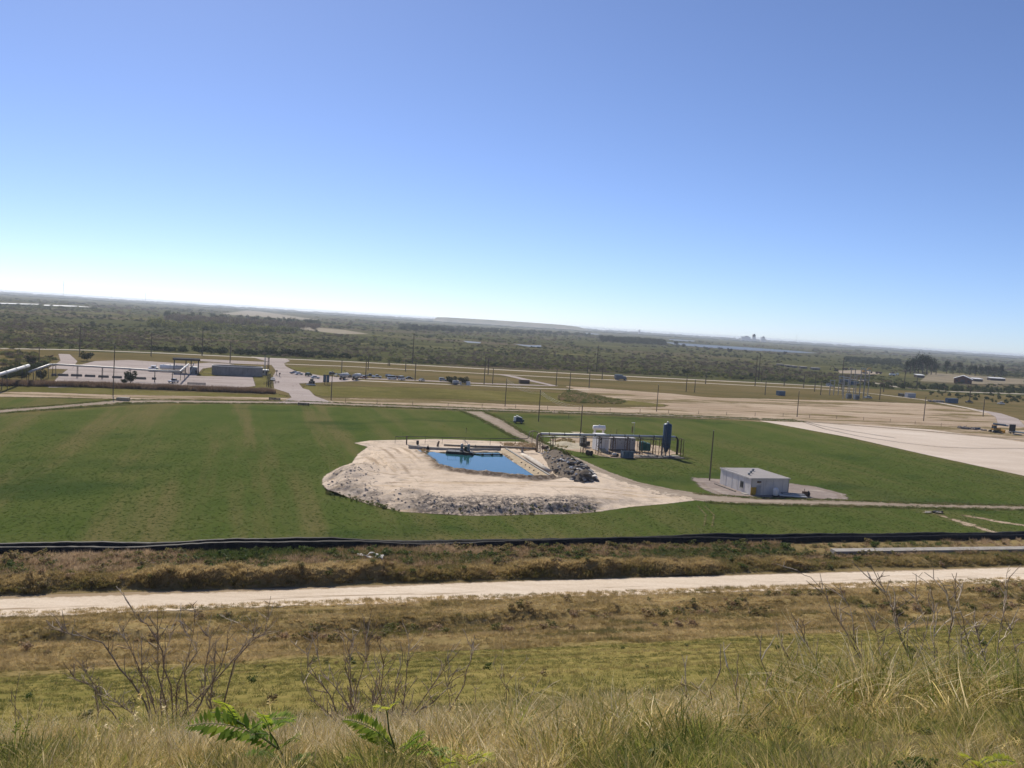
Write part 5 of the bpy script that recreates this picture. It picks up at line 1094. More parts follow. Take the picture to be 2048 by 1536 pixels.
posts = [(691, 807), (754, 809.5), (825, 812.5), (896, 815), (964, 817), (1031, 818.5), (1095, 821), (1158, 823), (1220, 825), (1280, 826.5), (1337, 828), (1397, 830), (1453, 832), (1510, 834), (1566, 835), (1619, 837), (1673, 839), (1727, 842), (1780, 846), (1830, 850), (1882, 855), (1932, 859)]
pm = MB().tube([(0, 0, -.2), (0, 0, 1.5)], [.09, .08], 6).mesh('shaft', 'wood_old'); cm = MB().box((0, 0, 1.52), (.2, .2, .08)).mesh('cap', 'wood_old')
for k, (bx, by) in enumerate(posts):
    t = thing('fence_post', f'short fence post beside the dirt road, {ordinal(k)} from the left', 'post', at(bx, by - 1.5), random.uniform(0, 1), 'fence posts along the dirt road')
    for nm, me in (('shaft', pm), ('cap', cm)): o = bpy.data.objects.new(nm, me); COL.objects.link(o); o.parent = t
mk = [(1108, 828, 'small marker stake at the top edge of the field by the dirt road'), (1137, 837, 'small marker stake in the field left of the pole behind the rack'), (1199, 856, 'thin marker stake in the field above the white shed'), (1233, 869, 'thin marker stake behind the grey cabinets'), (932, 866, 'small marker post in the field above the pond')]
for bx, by, lab in mk:
    t = thing('marker_stake', lab, 'stake', at(bx, by)); MB().tube([(0, 0, -.1), (.05, 0, 1.6)], .07, 5).build('shaft', 'wood_old', t); MB().box((.05, 0, 1.5), (.2, .1, .3)).build('tag', 'rusty', t)

# ---- paved yard
YA, YB = at(150, 755), at(300, 760); YZ = math.atan2(YB.y - YA.y, YB.x - YA.x)
bm_ = [(108, 751.5, 2.), (126, 752, 4.2), (153, 752.6, 4.4), (180, 753.7, 4.2), (207, 755, 4.2), (234, 756.3, 4.), (282, 758.5, 4.2), (308, 759, 1.8)]
for k, (bx, by, L) in enumerate(bm_):
    t = thing('kerb_block', f'dark low barrier block in the paved yard, {ordinal(k)} from the left of its row', 'barrier', at(bx, by), YZ, 'barrier blocks in the paved yard')
    MB().extr_y([(-L / 2, 0), (L / 2, 0), (L / 2, .55), (L / 2 - .1, .95), (-L / 2 + .1, .95), (-L / 2, .55)], -.3, .3).build('block', 'concrete_dark', t)
    for s in (-.35, .35): MB().box((s * L, 0, .98), (.3, .2, .06)).build('lifting_eye', 'rusty', t)
for (bx, by, L, rz, lab, mt) in ((393, 770, 7.5, YZ, 'long dark barrier at the front edge of the paved yard below the canopy', 'concrete_dark'), (549, 801, 4.4, 0, 'dark slatted barrier on the sandy verge left of the entrance road', 'steel_dark'), (607, 811.5, 4.2, 0, 'dark slatted barrier in the top edge of the green field', 'steel_dark')):
    t = thing('slatted_barrier', lab, 'barrier', at(bx, by), rz)
    for k in range(3): MB().box((0, 0, .3 + k * .32), (L, .12, .24)).build('slat', mt, t)
    for s in (-.45, 0, .45): MB().box((s * L, .12, .55), (.14, .12, 1.1)).build('post', mt, t)
t = thing('box_culvert', 'small pale concrete box at the fork of the left dirt roads', 'box', at(246, 801), .1)
MB().box((0, 0, .5), (4., 1.6, 1.0)).build('body', 'wood_pale', t); MB().box((-2.05, 0, .5), (.1, 1.2, .7)).build('opening', 'steel_dark', t); MB().box((.2, 0, 1.05), (3.6, 1.7, .08)).build('lid', 'concrete', t); MB().tube([(2.2, 0, 0), (2.4, 0, 1.5)], .06, 5).build('stake', 'rusty', t)
t = thing('road_debris', 'small dark scrap on the sandy verge behind the slatted barrier', 'scrap', at(550, 798)); MB().rock((0, 0, .3), .5, 3).build('lump', 'debris_dark', t); MB().box((-1.2, 0, .2), (1.2, .2, .15), .3).build('bar', 'rusty', t)
# silver pipelines
def pipeline(label, pts, r, posts, mat='silver_pipe'):
    t = thing('silver_pipeline', label, 'pipeline'); P = [at(x, y, z) for x, y, z in pts]
    seg('pipe', mat, t, P, r, 12)
    for a, b in zip(P[:-1], P[1:]):
        n = max(1, int((b - a).length / 12))
        for i in range(n): q = a + (b - a) * (i + .5) / n; d = (b - a).normalized(); MB().tube([q - d * .12, q + d * .12], r * 1.25, 12).build('band', 'galvanised', t)
    for f in posts:
        k = min(int(f), len(P) - 2); q = P[k] + (P[k + 1] - P[k]) * (f - k); d = (P[k + 1] - P[k]).normalized(); s = Vector((-d.y, d.x, 0))
        pb = MB().box((q.x, q.y, q.z - r - .12), (.25, 2.0, .2), math.atan2(d.y, d.x)).build('bent', 'steel_dark', t)
        for e in (-1, 1): MB().tube([lift(q + s * e * .9, 0), lift(q + s * e * .7, q.z - r - .1)], .12, 6).build('post', 'steel_dark', pb)
    return t
pipeline('thick silver pipe on tall posts entering from the left edge', [(-90, 776, 6.0), (0, 749, 6.0), (57, 731.5, 6.0)], .65, [.35, 1.15, 1.85])
pipeline('silver pipe crossing the paved yard on posts and turning under the canopy', [(58, 744, 5.2), (98, 729.5, 5.2), (110, 729, 5.2), (210, 734.5, 5.0), (310, 741, 5.0), (360, 743, 5.), (377, 728, 5.)], .4, [.1, .45, .85, 1.9, 2.45, 2.95, 3.5, 4.0, 4.7, 5.3, 5.75])
# canopy
b = at(372, 748); t = thing('loading_canopy', 'loading station with a flat dark roof in the paved yard', 'canopy', b, YZ)
MB().box((0, 6, 7.0), (12.5, 9, .5)).build('roof', 'dark_roof', t); MB().box((0, 1.4, 6.9), (12.7, .12, .8)).build('fascia', 'dark_roof', t)
for x in (-5.6, -.2, 2.2, 5.6):
    for y in (2, 10): MB().box((x, y, 3.4), (.45, .45, 6.8)).build('column', 'steel_dark', t)
MB().box((3.4, 6, 1.6), (3.6, 5, 3.2)).build('equipment_room', 'steel_grey', t)
MB().box((-3, 4, 1.), (4, 1, .4)).build('gantry', 'steel_dark', t); MB().tube([(2., 1.6, .2), (3.4, 1.6, 5.4)], .25, 8).build('loading_arm', 'galvanised', t)
for x in (4.6, 5.6): MB().tube([(x, 1.0, 0), (x, 1.0, 1.8)], .35, 10).build('meter', 'steel_dark', t)
# long low tank
b = at(475, 752); t = thing('oval_tank', 'long low grey concrete tank with a pale rim beside the canopy', 'tank', b, YZ - .03)
Lh, Wh = 12.2, 5.; poly = []
for k in range(25): a = -math.pi / 2 + math.pi * k / 24; poly.append((Lh - Wh + Wh * math.cos(a), Wh + Wh * math.sin(a)))
for k in range(25): a = math.pi / 2 + math.pi * k / 24; poly.append((-Lh + Wh + Wh * math.cos(a), Wh + Wh * math.sin(a)))
n = len(poly); inn = [((x) * .965, Wh + (y - Wh) * .93) for x, y in poly]; mb = MB(); 
mb.add([(x, y, 0) for x, y in poly] + [(x, y, 4.6) for x, y in poly] + [(x, y, 4.6) for x, y in inn] + [(x, y, 3.4) for x, y in inn], [(i, (i + 1) % n, n + (i + 1) % n, n + i) for i in range(n)] + [(n + i, n + (i + 1) % n, 2 * n + (i + 1) % n, 2 * n + i) for i in range(n)] + [(2 * n + i, 2 * n + (i + 1) % n, 3 * n + (i + 1) % n, 3 * n + i) for i in range(n)] + [tuple(range(3 * n, 4 * n))]).build('shell', 'tank_concrete', t)
mr = MB(); mr.add([(x * 1.006, Wh + (y - Wh) * 1.02, 4.42) for x, y in poly] + [(x * 1.006, Wh + (y - Wh) * 1.02, 4.68) for x, y in poly] + [(x, y, 4.68) for x, y in inn], [(i, (i + 1) % n, n + (i + 1) % n, n + i) for i in range(n)] + [(n + i, n + (i + 1) % n, 2 * n + (i + 1) % n, 2 * n + i) for i in range(n)]).build('rim', 'debris_white', t)
for k in range(8): MB().box((-10 + k * 2.6, -.06, 2.2), (.25, .2, 4.3)).build('buttress', 'tank_concrete', t)
MB().box((-Lh - 2., 2.0, .6), (4, .15, .15)).build('rail', 'steel_dark', t)
b = at(528, 751); t = thing('gate_house', 'small gate house with a white flat roof right of the long tank', 'booth', b, YZ)
MB().box((0, 3, 1.3), (3.6, 3.4, 2.6)).build('wall', 'steel_grey', t); MB().box((.1, 3, 2.75), (5., 4.6, .22)).build('roof', 'white_paint', t); MB().box((-.6, 1.26, 1.6), (1.3, .06, 1.0)).build('window', 'glass_dark', t); MB().box((1.1, 1.26, 1.05), (.9, .06, 2.1)).build('door', 'steel_dark', t)
for k, (bx, by, ty, lab) in enumerate(((535, 774, 716, 'stout dark mast at the yard gate left of the entrance road'), (529, 752, 712, 'slim grey mast behind the gate house'), (539, 773, 748, 'short dark mast beside the stout gate mast'))):
    b = at(bx, by); h = high(bx + 2, ty, b); t = thing('gate_mast', lab, 'mast', b, YZ)
    for s in (-1, 1): MB().tube([(s * .35, 0, 0), (s * .2, 0, h)], .13, 6).build('leg', 'steel_dark' if k != 1 else 'steel_grey', t)
    for i in range(int(h / 1.5)): MB().tube([(-.33, 0, .3 + i * 1.5), (.33, 0, 1.6 + i * 1.5)], .06, 4).build('brace', 'steel_dark' if k != 1 else 'steel_grey', t)
    MB().box((0, 0, h), (.9, .3, .25)).build('cap', 'steel_dark', t)
t = thing('swing_gate', 'low rusty barrier along the edge of the entrance road by the gate mast', 'gate', at(543, 768), 1.35)
for z in (.4, .9): MB().tube([(-7, 0, z), (7, 0, z)], .08, 6).build('rail', 'rusty', t)
for x in (-7, -3.5, 0, 3.5, 7): MB().tube([(x, 0, 0), (x, 0, 1.1)], .1, 6).build('post', 'rusty', t)
for bx, by, h, lab in ((553, 751, 2.4, 'dark card reader post in the middle of the entrance road'), (559, 754, 1.8, 'second dark post on the island in the entrance road')):
    t = thing('road_post', lab, 'post', at(bx, by)); MB().tube([(0, 0, 0), (0, 0, h)], .16, 6).build('shaft', 'steel_dark', t); MB().box((.1, 0, h), (.7, .4, .7)).build('head', 'steel_dark', t); MB().box((0, 0, .1), (1.6, 1.2, .2)).build('island', 'concrete', t)
b = at(652, 769); t = thing('notice_board', 'dark double notice board on legs beside the entrance road', 'sign', b, .1)
for x in (-.75, .75): MB().box((x, 0, 2.9), (1.35, .12, 3.6)).build('panel', 'steel_dark', t); MB().box((x, -.1, 2.9), (.9, .05, 3.0)).build('face', 'blue_box', t)
for x in (-.8, .8): MB().box((x, .1, .6), (.18, .18, 1.3)).build('leg', 'rusty', t)

# ---- vehicles
def wheels(t, xs, w, r=.36, wd=.24):
    for x in xs:
        for s in (-1, 1):
            o = MB().tube([(x, s * (w / 2 - wd), r), (x, s * w / 2, r)], r, 12).build('wheel', 'black_rubber', t); MB().tube([(x, s * (w / 2 - .05), r), (x, s * (w / 2 + .02), r)], r * .55, 8).build('rim', 'galvanised', o)
CP = {'sedan': ([(-2.2, .35), (2.2, .35), (2.25, .75), (1.3, .92), (-1.75, .95), (-2.25, .85)], [(-1.55, .93), (.95, .9), (.35, 1.42), (-.95, 1.44)]),
      'suv': ([(-2.3, .4), (2.3, .4), (2.35, .95), (1.25, 1.1), (-2.3, 1.1)], [(-2.25, 1.08), (1.15, 1.08), (.55, 1.72), (-2.05, 1.76)]),
      'pickup': ([(-2.7, .5), (2.7, .5), (2.75, 1.0), (1.55, 1.15), (-.5, 1.15), (-.5, 1.05), (-2.7, 1.05)], [(-.55, 1.13), (1.45, 1.13), (.85, 1.78), (-.4, 1.8)]),
      'van': ([(-2.5, .4), (2.5, .4), (2.5, 1.0), (2.1, 1.2), (-2.5, 1.2)], [(-2.5, 1.18), (2.05, 1.18), (1.35, 2.1), (-2.5, 2.15)])}
for nm, cc in {'car_white': (.72, .72, .72), 'car_silver': (.42, .44, .46), 'car_black': (.015, .015, .017), 'car_blue': (.03, .07, .16), 'car_red': (.16, .025, .02), 'car_green': (.04, .09, .06), 'car_yellow': (.62, .52, .22), 'car_slate': (.10, .12, .15)}.items(): paint(nm, cc, .22, .15, .05, 1., spec=.6)
CAR_PARTS = {}
def car(kind, mat, px, py, ang, label, cat='car', group='vehicles parked along the lane'):
    t = thing({'pickup': 'pickup_truck', 'van': 'parked_van', 'suv': 'parked_car', 'sedan': 'parked_car'}[kind], label, cat, at(px, py, .05), ang, group)
    bd, cb = CP[kind]; w = 1.9 if kind != 'sedan' else 1.78
    body = MB().extr_y(bd, -w / 2, w / 2).build('body', mat, t)
    MB().extr_y([(x, z - .02) for x, z in cb], -w / 2 + .1, w / 2 - .1).build('cabin_glass', 'glass_dark', t)
    (a, b_, c_, d_) = cb[0], cb[1], cb[2], cb[3]; MB().extr_y([(d_[0] - .05, d_[1] - .06), (c_[0] + .08, c_[1] - .06), (c_[0], c_[1] + .04), (d_[0], d_[1] + .04)], -w / 2 + .12, w / 2 - .12).build('roof', mat, t)
    for s in (-1, 1):
        MB().box((bd[1][0] + .0, s * .62, .72), (.1, .3, .16)).build('headlight', 'debris_white', body)
    L = bd[1][0]; wheels(t, (-L + .85, L - .85), w + .02)
    return t
LA, LB = at(620, 752), at(860, 762); LZ = math.atan2(LB.y - LA.y, LB.x - LA.x)
car('sedan', 'car_blue', 588, 747.5, LZ + 2.8, 'dark blue car, leftmost of the cars parked along the lane'); car('sedan', 'car_white', 598, 749.5, LZ + .3, 'white car close behind the leftmost dark blue car')
car('suv', 'car_green', 617, 752, 1.3, 'green car seen end on at the start of the lane'); car('sedan', 'car_silver', 630.5, 757, LZ + .15, 'silver car on the pale road above the tractor')
car('suv', 'car_slate', 666, 750.5, LZ, 'dark grey car above the notice board'); car('pickup', 'car_yellow', 677, 753.5, .9, 'pale yellow pickup left of the first tanker', 'pickup')
car('suv', 'car_black', 692, 752.5, LZ + .3, 'black car behind the first shiny tanker'); car('sedan', 'car_black', 699, 755, 1.1, 'black car between the two shiny tankers')
car('sedan', 'car_white', 721, 753, LZ, 'white car just right of the second shiny tanker'); car('sedan', 'car_red', 728, 756.5, .8, 'small dark red car before the white car in the lane')
car('pickup', 'car_black', 739, 754, LZ, 'black pickup in the middle of the parked row', 'pickup'); car('pickup', 'car_silver', 753, 756, LZ + .1, 'silver blue pickup right of the black pickup', 'pickup')
car('suv', 'car_slate', 779, 755, LZ + .2, 'slate car behind the white van in the lane'); car('van', 'car_white', 783.5, 758.5, LZ + .3, 'white van standing in the lane', 'van')
car('sedan', 'car_red', 795, 757, LZ, 'dark red car right of the white van'); car('van', 'car_white', 803, 759.5, 1.2, 'white van seen end on right of the dark red car', 'van')
car('sedan', 'car_black', 819, 758.5, LZ, 'low black car alone in the lane'); car('sedan', 'car_silver', 843.5, 762, 1.2, 'silver car seen end on, standing alone')
car('suv', 'car_silver', 886, 762, LZ, 'silver car, rightmost before the big bush', ); car('sedan', 'car_white', 546, 761, 1.75, 'white car driving along the entrance road', 'car', 'vehicles on the entrance road')
car('pickup', 'car_silver', 347, 765.5, 1.35, 'silver pickup parked at the front of the paved yard', 'pickup', 'vehicles in the paved yard')
def tanker_end(px, py, label):
    t = thing('tanker_trailer', label, 'tanker', at(px, py, .05), math.pi / 2 - .15, 'vehicles parked along the lane')
    MB().tube([(-4.6, 0, 2.15), (-4.4, 0, 2.15), (4.4, 0, 2.15), (4.6, 0, 2.15)], [.6, 1.12, 1.12, .6], 18).build('tank', 'silver_pipe', t, True)
    MB().box((0, 0, .95), (8.6, 1.1, .25)).build('chassis', 'steel_dark', t); MB().box((-4.5, 0, .75), (.15, 2.2, .3)).build('bumper', 'red_brown', t)
    for x in (-2, 1): MB().lathe([(.3, 0), (.25, .2)], (x, 0, 3.22), 10).build('hatch', 'galvanised', t)
    wheels(t, (-3.4, -2.2), 2.4, .5, .5); MB().box((3.4, .5, .6), (.2, .2, 1.1)).build('landing_leg', 'steel_dark', t); MB().box((-4.72, 0, 1.6), (.1, .8, .8)).build('valve_box', 'steel_dark', t)
tanker_end(688, 758.5, 'shiny tanker trailer seen end on, left of the pair'); tanker_end(713, 759.5, 'shiny tanker trailer seen end on, right of the pair')
# articulated tanker at the canopy
b = at(340, 744); t = thing('tanker_truck', 'long white tanker truck parked before the loading canopy', 'truck', b, YZ + math.pi)
MB().box((7.6, 0, 1.7), (2.2, 2.4, 2.2)).build('cab', 'car_white', t); MB().box((9.2, 0, 1.3), (1.5, 2.0, 1.3)).build('bonnet', 'car_white', t); MB().box((8.75, 0, 2.2), (.1, 2.1, .8), M=Matrix.Rotation(-.2, 3, 'Y')).build('windscreen', 'glass_dark', t); MB().box((7.7, 1.22, 2.2), (1.2, .04, .7)).build('side_window', 'glass_dark', t)
MB().tube([(-6.2, 0, 2.5), (-6., 0, 2.5), (4.6, 0, 2.5), (4.8, 0, 2.5)], [.7, 1.1, 1.1, .7], 18).build('tank', 'white_paint', t, True)
MB().box((1.4, 0, 1.05), (15.5, 1.0, .3)).build('chassis', 'rusty', t); MB().box((5.9, 0, 1.6), (.9, 2.2, 1.)).build('fuel_tank', 'steel_grey', t)
for x in (-3, 0, 3): MB().lathe([(.35, 0), (.3, .2)], (x, 0, 3.58), 10).build('hatch', 'galvanised', t)
MB().tube([(6.4, .9, 1.5), (6.4, .9, 3.6)], .1, 6).build('exhaust', 'galvanised', t); wheels(t, (-5.2, -4., 5., 6.1, 9.2), 2.5, .52, .5)
# tractor
b = at(623, 770); t = thing('tractor', 'dark tractor with a white front blade on the grass by the entrance road', 'tractor', b, -math.pi / 2 + .1)
MB().box((.9, 0, 1.25), (2.2, .95, 1.0)).build('bonnet', 'steel_dark', t); MB().box((-.6, 0, 1.9), (1.5, 1.5, 1.7), taper=.9).build('cab_glass', 'glass_dark', t); MB().box((-.6, 0, 2.8), (1.7, 1.7, .14)).build('roof', 'steel_dark', t)
for s in (-1, 1):
    for x, r, w in ((-.9, .95, .55), (1.6, .62, .42)):
        o = MB().tube([(x, s * (1.25 - w), r), (x, s * 1.3, r)], r, 16).build('wheel', 'black_rubber', t); MB().tube([(x, s * 1.28, r), (x, s * 1.33, r)], r * .5, 10).build('rim', 'yellow_paint', o)
MB().box((2.6, 0, .45), (.2, 4.2, .5)).build('blade', 'debris_white', t); MB().tube([(1.2, 0, .7), (2.5, 0, .5)], .14, 6).build('blade_arm', 'steel_dark', t); MB().tube([(1.3, .3, 1.7), (1.3, .3, 2.5)], .06, 6).build('exhaust', 'steel_dark', t)
# far box truck, skip, boxes
b = at(1240, 760); t = thing('box_truck', 'dark tipper truck driving on the far service road', 'truck', b, LZ)
MB().box((-1.2, 0, 2.3), (5.6, 2.5, 2.6)).build('tipper_body', 'car_slate', t); MB().box((2.8, 0, 1.8), (2.0, 2.4, 2.0)).build('cab', 'car_slate', t); MB().box((4.1, 0, 1.3), (.9, 2.1, 1.1)).build('bonnet', 'car_slate', t); MB().box((3.82, 0, 2.3), (.06, 2.0, .7)).build('windscreen', 'glass_dark', t); MB().box((.5, 0, .9), (8, 1, .3)).build('chassis', 'steel_dark', t); wheels(t, (-2.8, -1.6, 3.6), 2.5, .52, .45)
for (px, py, L, W, Hh, mt, lab, rz) in ((1048, 767, 6., 2.4, 2.0, 'rusty', 'dark open skip beside the paved lane fork', LZ), (1561, 791, 5.2, 2.5, 2.7, 'blue_box', 'grey blue storage container left of the substation', .4), (1820, 795, 7.5, 2.8, 3.0, 'grey_wall', 'grey site container on the track right of the substation', .4), (1903, 806, 9., 2.6, 3., 'blue_box', 'pale blue site office behind the sand flat at the right', .4), (1691, 768, 11, 3, 3.6, 'car_slate', 'dark blue grey container behind the substation', .35), (1706, 770, 9, 3, 3., 'blue_box', 'pale grey container next to the dark one behind the substation', .35)):
    b = at(px, py); t = thing('container', lab, 'container', b, rz)
    MB().box((0, 0, Hh / 2 + .1), (L, W, Hh)).build('body', mt, t); MB().box((0, 0, Hh + .14), (L + .1, W + .1, .1)).build('roof', mt, t)
    for k in range(int(L / .9)): MB().box((-L / 2 + .5 + k * .9, -W / 2 - .04, Hh / 2 + .1), (.3, .08, Hh * .92)).build('rib', mt, t)
    MB().box((L / 2 + .04, 0, Hh / 2 + .1), (.06, W * .9, Hh * .9)).build('door', mt, t)
for (px, py, lab, mt) in ((1803, 793, 'dark truck cab left of the grey site container', 'car_black'), (1938, 806, 'dark pickup right of the pale blue site office', 'car_black'), (2002, 809, 'white pickup on the rough ground at far right', 'car_white'), (1736, 797, 'white pickup at the substation corner', 'car_silver'), (1658, 772, 'white van on the highway left of the substation', 'car_white')):
    car('pickup' if 'pickup' in lab else 'van' if ('van' in lab or 'cab' in lab) else 'sedan', mt, px, py, LZ + .1, lab, 'pickup' if 'pickup' in lab else 'van' if 'van' in lab else 'truck' if 'truck' in lab else 'car', 'vehicles beyond the sand flat')
# substation
for k, (px, py, h) in enumerate(((1690, 798, 14), (1702, 795, 19), (1714, 797, 16), (1722, 798, 20), (1731, 793, 18), (1663, 790, 10), (1680, 790, 13))):
    t = thing('substation_frame', f'grey steel substation frame, {ordinal(k)} of the cluster beyond the sand flat', 'frame', at(px, py), .3, 'substation frames')
    for s in (-1.6, 1.6):
        MB().tube([(s, 0, 0), (s, 0, h)], .27, 4).build('column', 'debris_grey', t)
    MB().box((0, 0, h - .3), (4.2, .4, .5)).build('beam', 'steel_grey', t); MB().box((0, 0, h * .62), (4., .3, .35)).build('beam', 'steel_grey', t)
    for s in (-1., 0, 1.): MB().lathe([(.12, 0), (.2, .3), (.12, .6), (.2, .9)], (s, 0, h * .62 - 1.1), 6).build('insulator', 'rusty', t)
for px, py, lab in ((1697, 797, 'grey transformer at the front of the substation'), (1712, 799, 'second grey transformer right of the first in the substation')):
    t = thing('transformer', lab, 'transformer', at(px, py), .3); MB().box((0, 0, 1.6), (3, 2, 3.0)).build('tank', 'steel_grey', t)
    for s in (-1, 0, 1): MB().lathe([(.15, 0), (.25, .3), (.1, .9)], (s, 0, 3.1), 6).build('bushing', 'rusty', t)
    for s in range(5): MB().box((-1.2 + s * .6, -1.25, 1.4), (.12, .5, 2.2)).build('fin', 'steel_grey', t)
# gravel pad: bulldozer, sign trailer, pipes, spoil
b = at(1991, 865); t = thing('bulldozer', 'yellow bulldozer standing on the white gravel pad at far right', 'bulldozer', b, .2)
for s in (-1, 1):
    tr = MB().extr_y([(-2.2, .15), (2.0, .15), (2.5, .55), (2.1, 1.0), (-2.2, 1.05), (-2.6, .6)], s * 1.0 - .3, s * 1.0 + .3).build('track', 'steel_dark', t)
MB().box((.9, 0, 1.55), (2.4, 1.3, 1.1)).build('bonnet', 'machine_yellow', t); MB().box((-1.0, 0, 1.4), (1.6, 1.7, .9)).build('body', 'machine_yellow', t); MB().box((-.9, 0, 2.5), (1.5, 1.5, 1.3), taper=.92).build('cab_glass', 'glass_dark', t); MB().box((-.9, 0, 3.2), (1.8, 1.8, .14)).build('roof', 'machine_yellow', t)
MB().extr_y([(3.2, .1), (3.4, .1), (3.25, .8), (3.4, 1.5), (3.2, 1.5), (3.05, .8)], -1.9, 1.9).build('blade', 'machine_yellow', t)
for s in (-1, 1): MB().tube([(.5, s * 1.35, .7), (3.1, s * 1.35, .6)], .13, 6).build('push_arm', 'machine_yellow', t)
MB().tube([(-2.3, 0, 1.0), (-3.4, 0, .9), (-3.6, 0, .2)], .16, 6).build('ripper', 'steel_dark', t)
b = at(2024, 867); t = thing('sign_trailer', 'dark square board on a trailer right of the bulldozer', 'sign', b, .3)
MB().box((0, 0, 2.5), (3.3, .16, 2.9)).build('board', 'steel_dark', t); MB().box((0, .12, 2.5), (3.5, .08, 3.1)).build('frame', 'steel_grey', t); MB().tube([(0, .3, .4), (0, .3, 2.5)], .12, 6).build('mast', 'steel_dark', t); MB().box((0, .3, .55), (2.6, 1.4, .3)).build('trailer_bed', 'steel_dark', t); wheels(t, (0,), 2.1, .38)
def pipes(label, px, py, n, L, r, rz, mat):
    t = thing('pipe_stack', label, 'pipes', at(px, py), rz)
    for k in range(n): MB().tube([(-L / 2 + random.uniform(-.4, .4), (k % 4) * r * 2.1, r + (k // 4) * r * 1.8), (L / 2 + random.uniform(-.4, .4), (k % 4) * r * 2.1, r + (k // 4) * r * 1.8)], r, 10).build('pipe', mat, t)
pipes('pale blue pipes lying left of the bulldozer', 1952, 859, 5, 6, .25, .5, 'blue_box'); pipes('pale blue pipes heaped behind the bulldozer', 2000, 851, 5, 6, .25, -.9, 'blue_box'); pipes('pale pipes running off at the right edge by the sign trailer', 2052, 868, 3, 12, .3, -1., 'blue_box')
for px, py, r, lab in ((1935, 858, 2.6, 'low grey spoil heap left of the pale blue pipes'), (1968, 861, 1.2, 'small brown spoil heap beside the bulldozer blade'), (1870, 804, 3.2, 'brown spoil heap left of the pale blue site office'), (2034, 870, 1.2, 'small dark heap under the sign trailer board')):
    mb = MB(); [mb.rock((random.uniform(-1.3, 1.3) * r, random.uniform(-.7, .7) * r, r * .15), r * random.uniform(.25, .6), k) for k in range(16)]; o = mb.build('spoil_heap', 'clod_grey', None); o.location = at(px, py); tag(o, lab, 'heap')
# digging site and sheds far right
for k, (px, py, L, mt) in enumerate(((1560, 730.5, 9, 'debris_grey'), (1575, 732.5, 7, 'concrete'), (1588, 734, 7, 'debris_grey'), (1606, 735.5, 9, 'concrete'), (1630, 738, 12, 'debris_grey'))):
    t = thing('long_shed', f'low flat shed beyond the scrub, {ordinal(k)} from the left of the row', 'shed', at(px, py + 1.5), .25, 'sheds beyond the scrub')
    MB().box((0, 0, 1.2), (L, 4, 2.4)).build('wall', 'concrete_dark', t); MB().slab([(-L / 2 - .3, -2.3, 2.45), (L / 2 + .3, -2.3, 2.45), (L / 2 + .3, 2.3, 2.8), (-L / 2 - .3, 2.3, 2.8)], .2).build('roof', mt, t)
    MB().box((0, -2.04, 1.0), (1.2, .08, 2.0)).build('door', 'wood_old', t)
tag(arr_obj('dig_ground', np.array([(a, b_, -.01) for a, b_ in world_poly([(1675, 741), (1720, 740), (1750, 744), (1765, 748), (1740, 749), (1680, 746)])]), np.array([[0, 1, 2, 3, 4, 5]]), 'dirt_road_mat', {'sd': [9] * 6}), kind='structure')
def excavator(px, py, rz, label, mat='machine_yellow', s=1.6):
    t = thing('excavator', label, 'excavator', at(px, py), rz); t.scale = (s, s, s)
    for e in (-1, 1): MB().extr_y([(-1.9, .1), (1.9, .1), (2.2, .5), (1.8, .9), (-1.8, .9), (-2.2, .5)], e * 1.1 - .3, e * 1.1 + .3).build('track', 'steel_dark', t)
    MB().box((-.5, 0, 1.7), (3.2, 2.4, 1.2)).build('house', mat, t); MB().box((.7, .7, 2.3), (1.2, .95, 1.5)).build('cab', 'glass_dark', t)
    MB().tube([(1, 0, 1.6), (2.6, 0, 4.2), (4.6, 0, 4.6)], [.3, .34, .24], 6).build('boom', mat, t); MB().tube([(4.6, 0, 4.6), (5.6, 0, 1.8)], [.24, .18], 6).build('arm', mat, t); MB().extr_y([(5.2, 1.9), (5.9, 1.7), (5.8, .5), (4.9, .6)], -.55, .55).build('bucket', 'steel_dark', t)
excavator(1729, 747, .1, 'yellow excavator with raised boom on the far digging site'); excavator(1672, 742, 2.6, 'rust coloured excavator left of the yellow one on the digging site', 'rusty', 1.3); excavator(1785, 749, .3, 'small excavator right of the digging site before the grove', 'rusty', 1.2)
for k, (px, py) in enumerate(((1690, 740), (1702, 739.5), (1757, 748), (1784, 752), (1795, 751))):
    t = thing('dump_truck', f'far dump truck on the digging site, {ordinal(k)} from the left', 'truck', at(px, py), .3 + k, 'dump trucks on the digging site'); m_ = ('rusty', 'rusty', 'rusty', 'car_white', 'car_white')[k]
    MB().extr_y([(-3.5, 1.2), (1.2, 1.2), (2.0, 3.0), (-3.8, 2.8)], -1.5, 1.5).build('bed', m_, t); MB().box((2.6, 0, 2.0), (1.6, 2.4, 2.)).build('cab', m_, t); wheels(t, (-2.4, 2.4), 3., .8, .6)
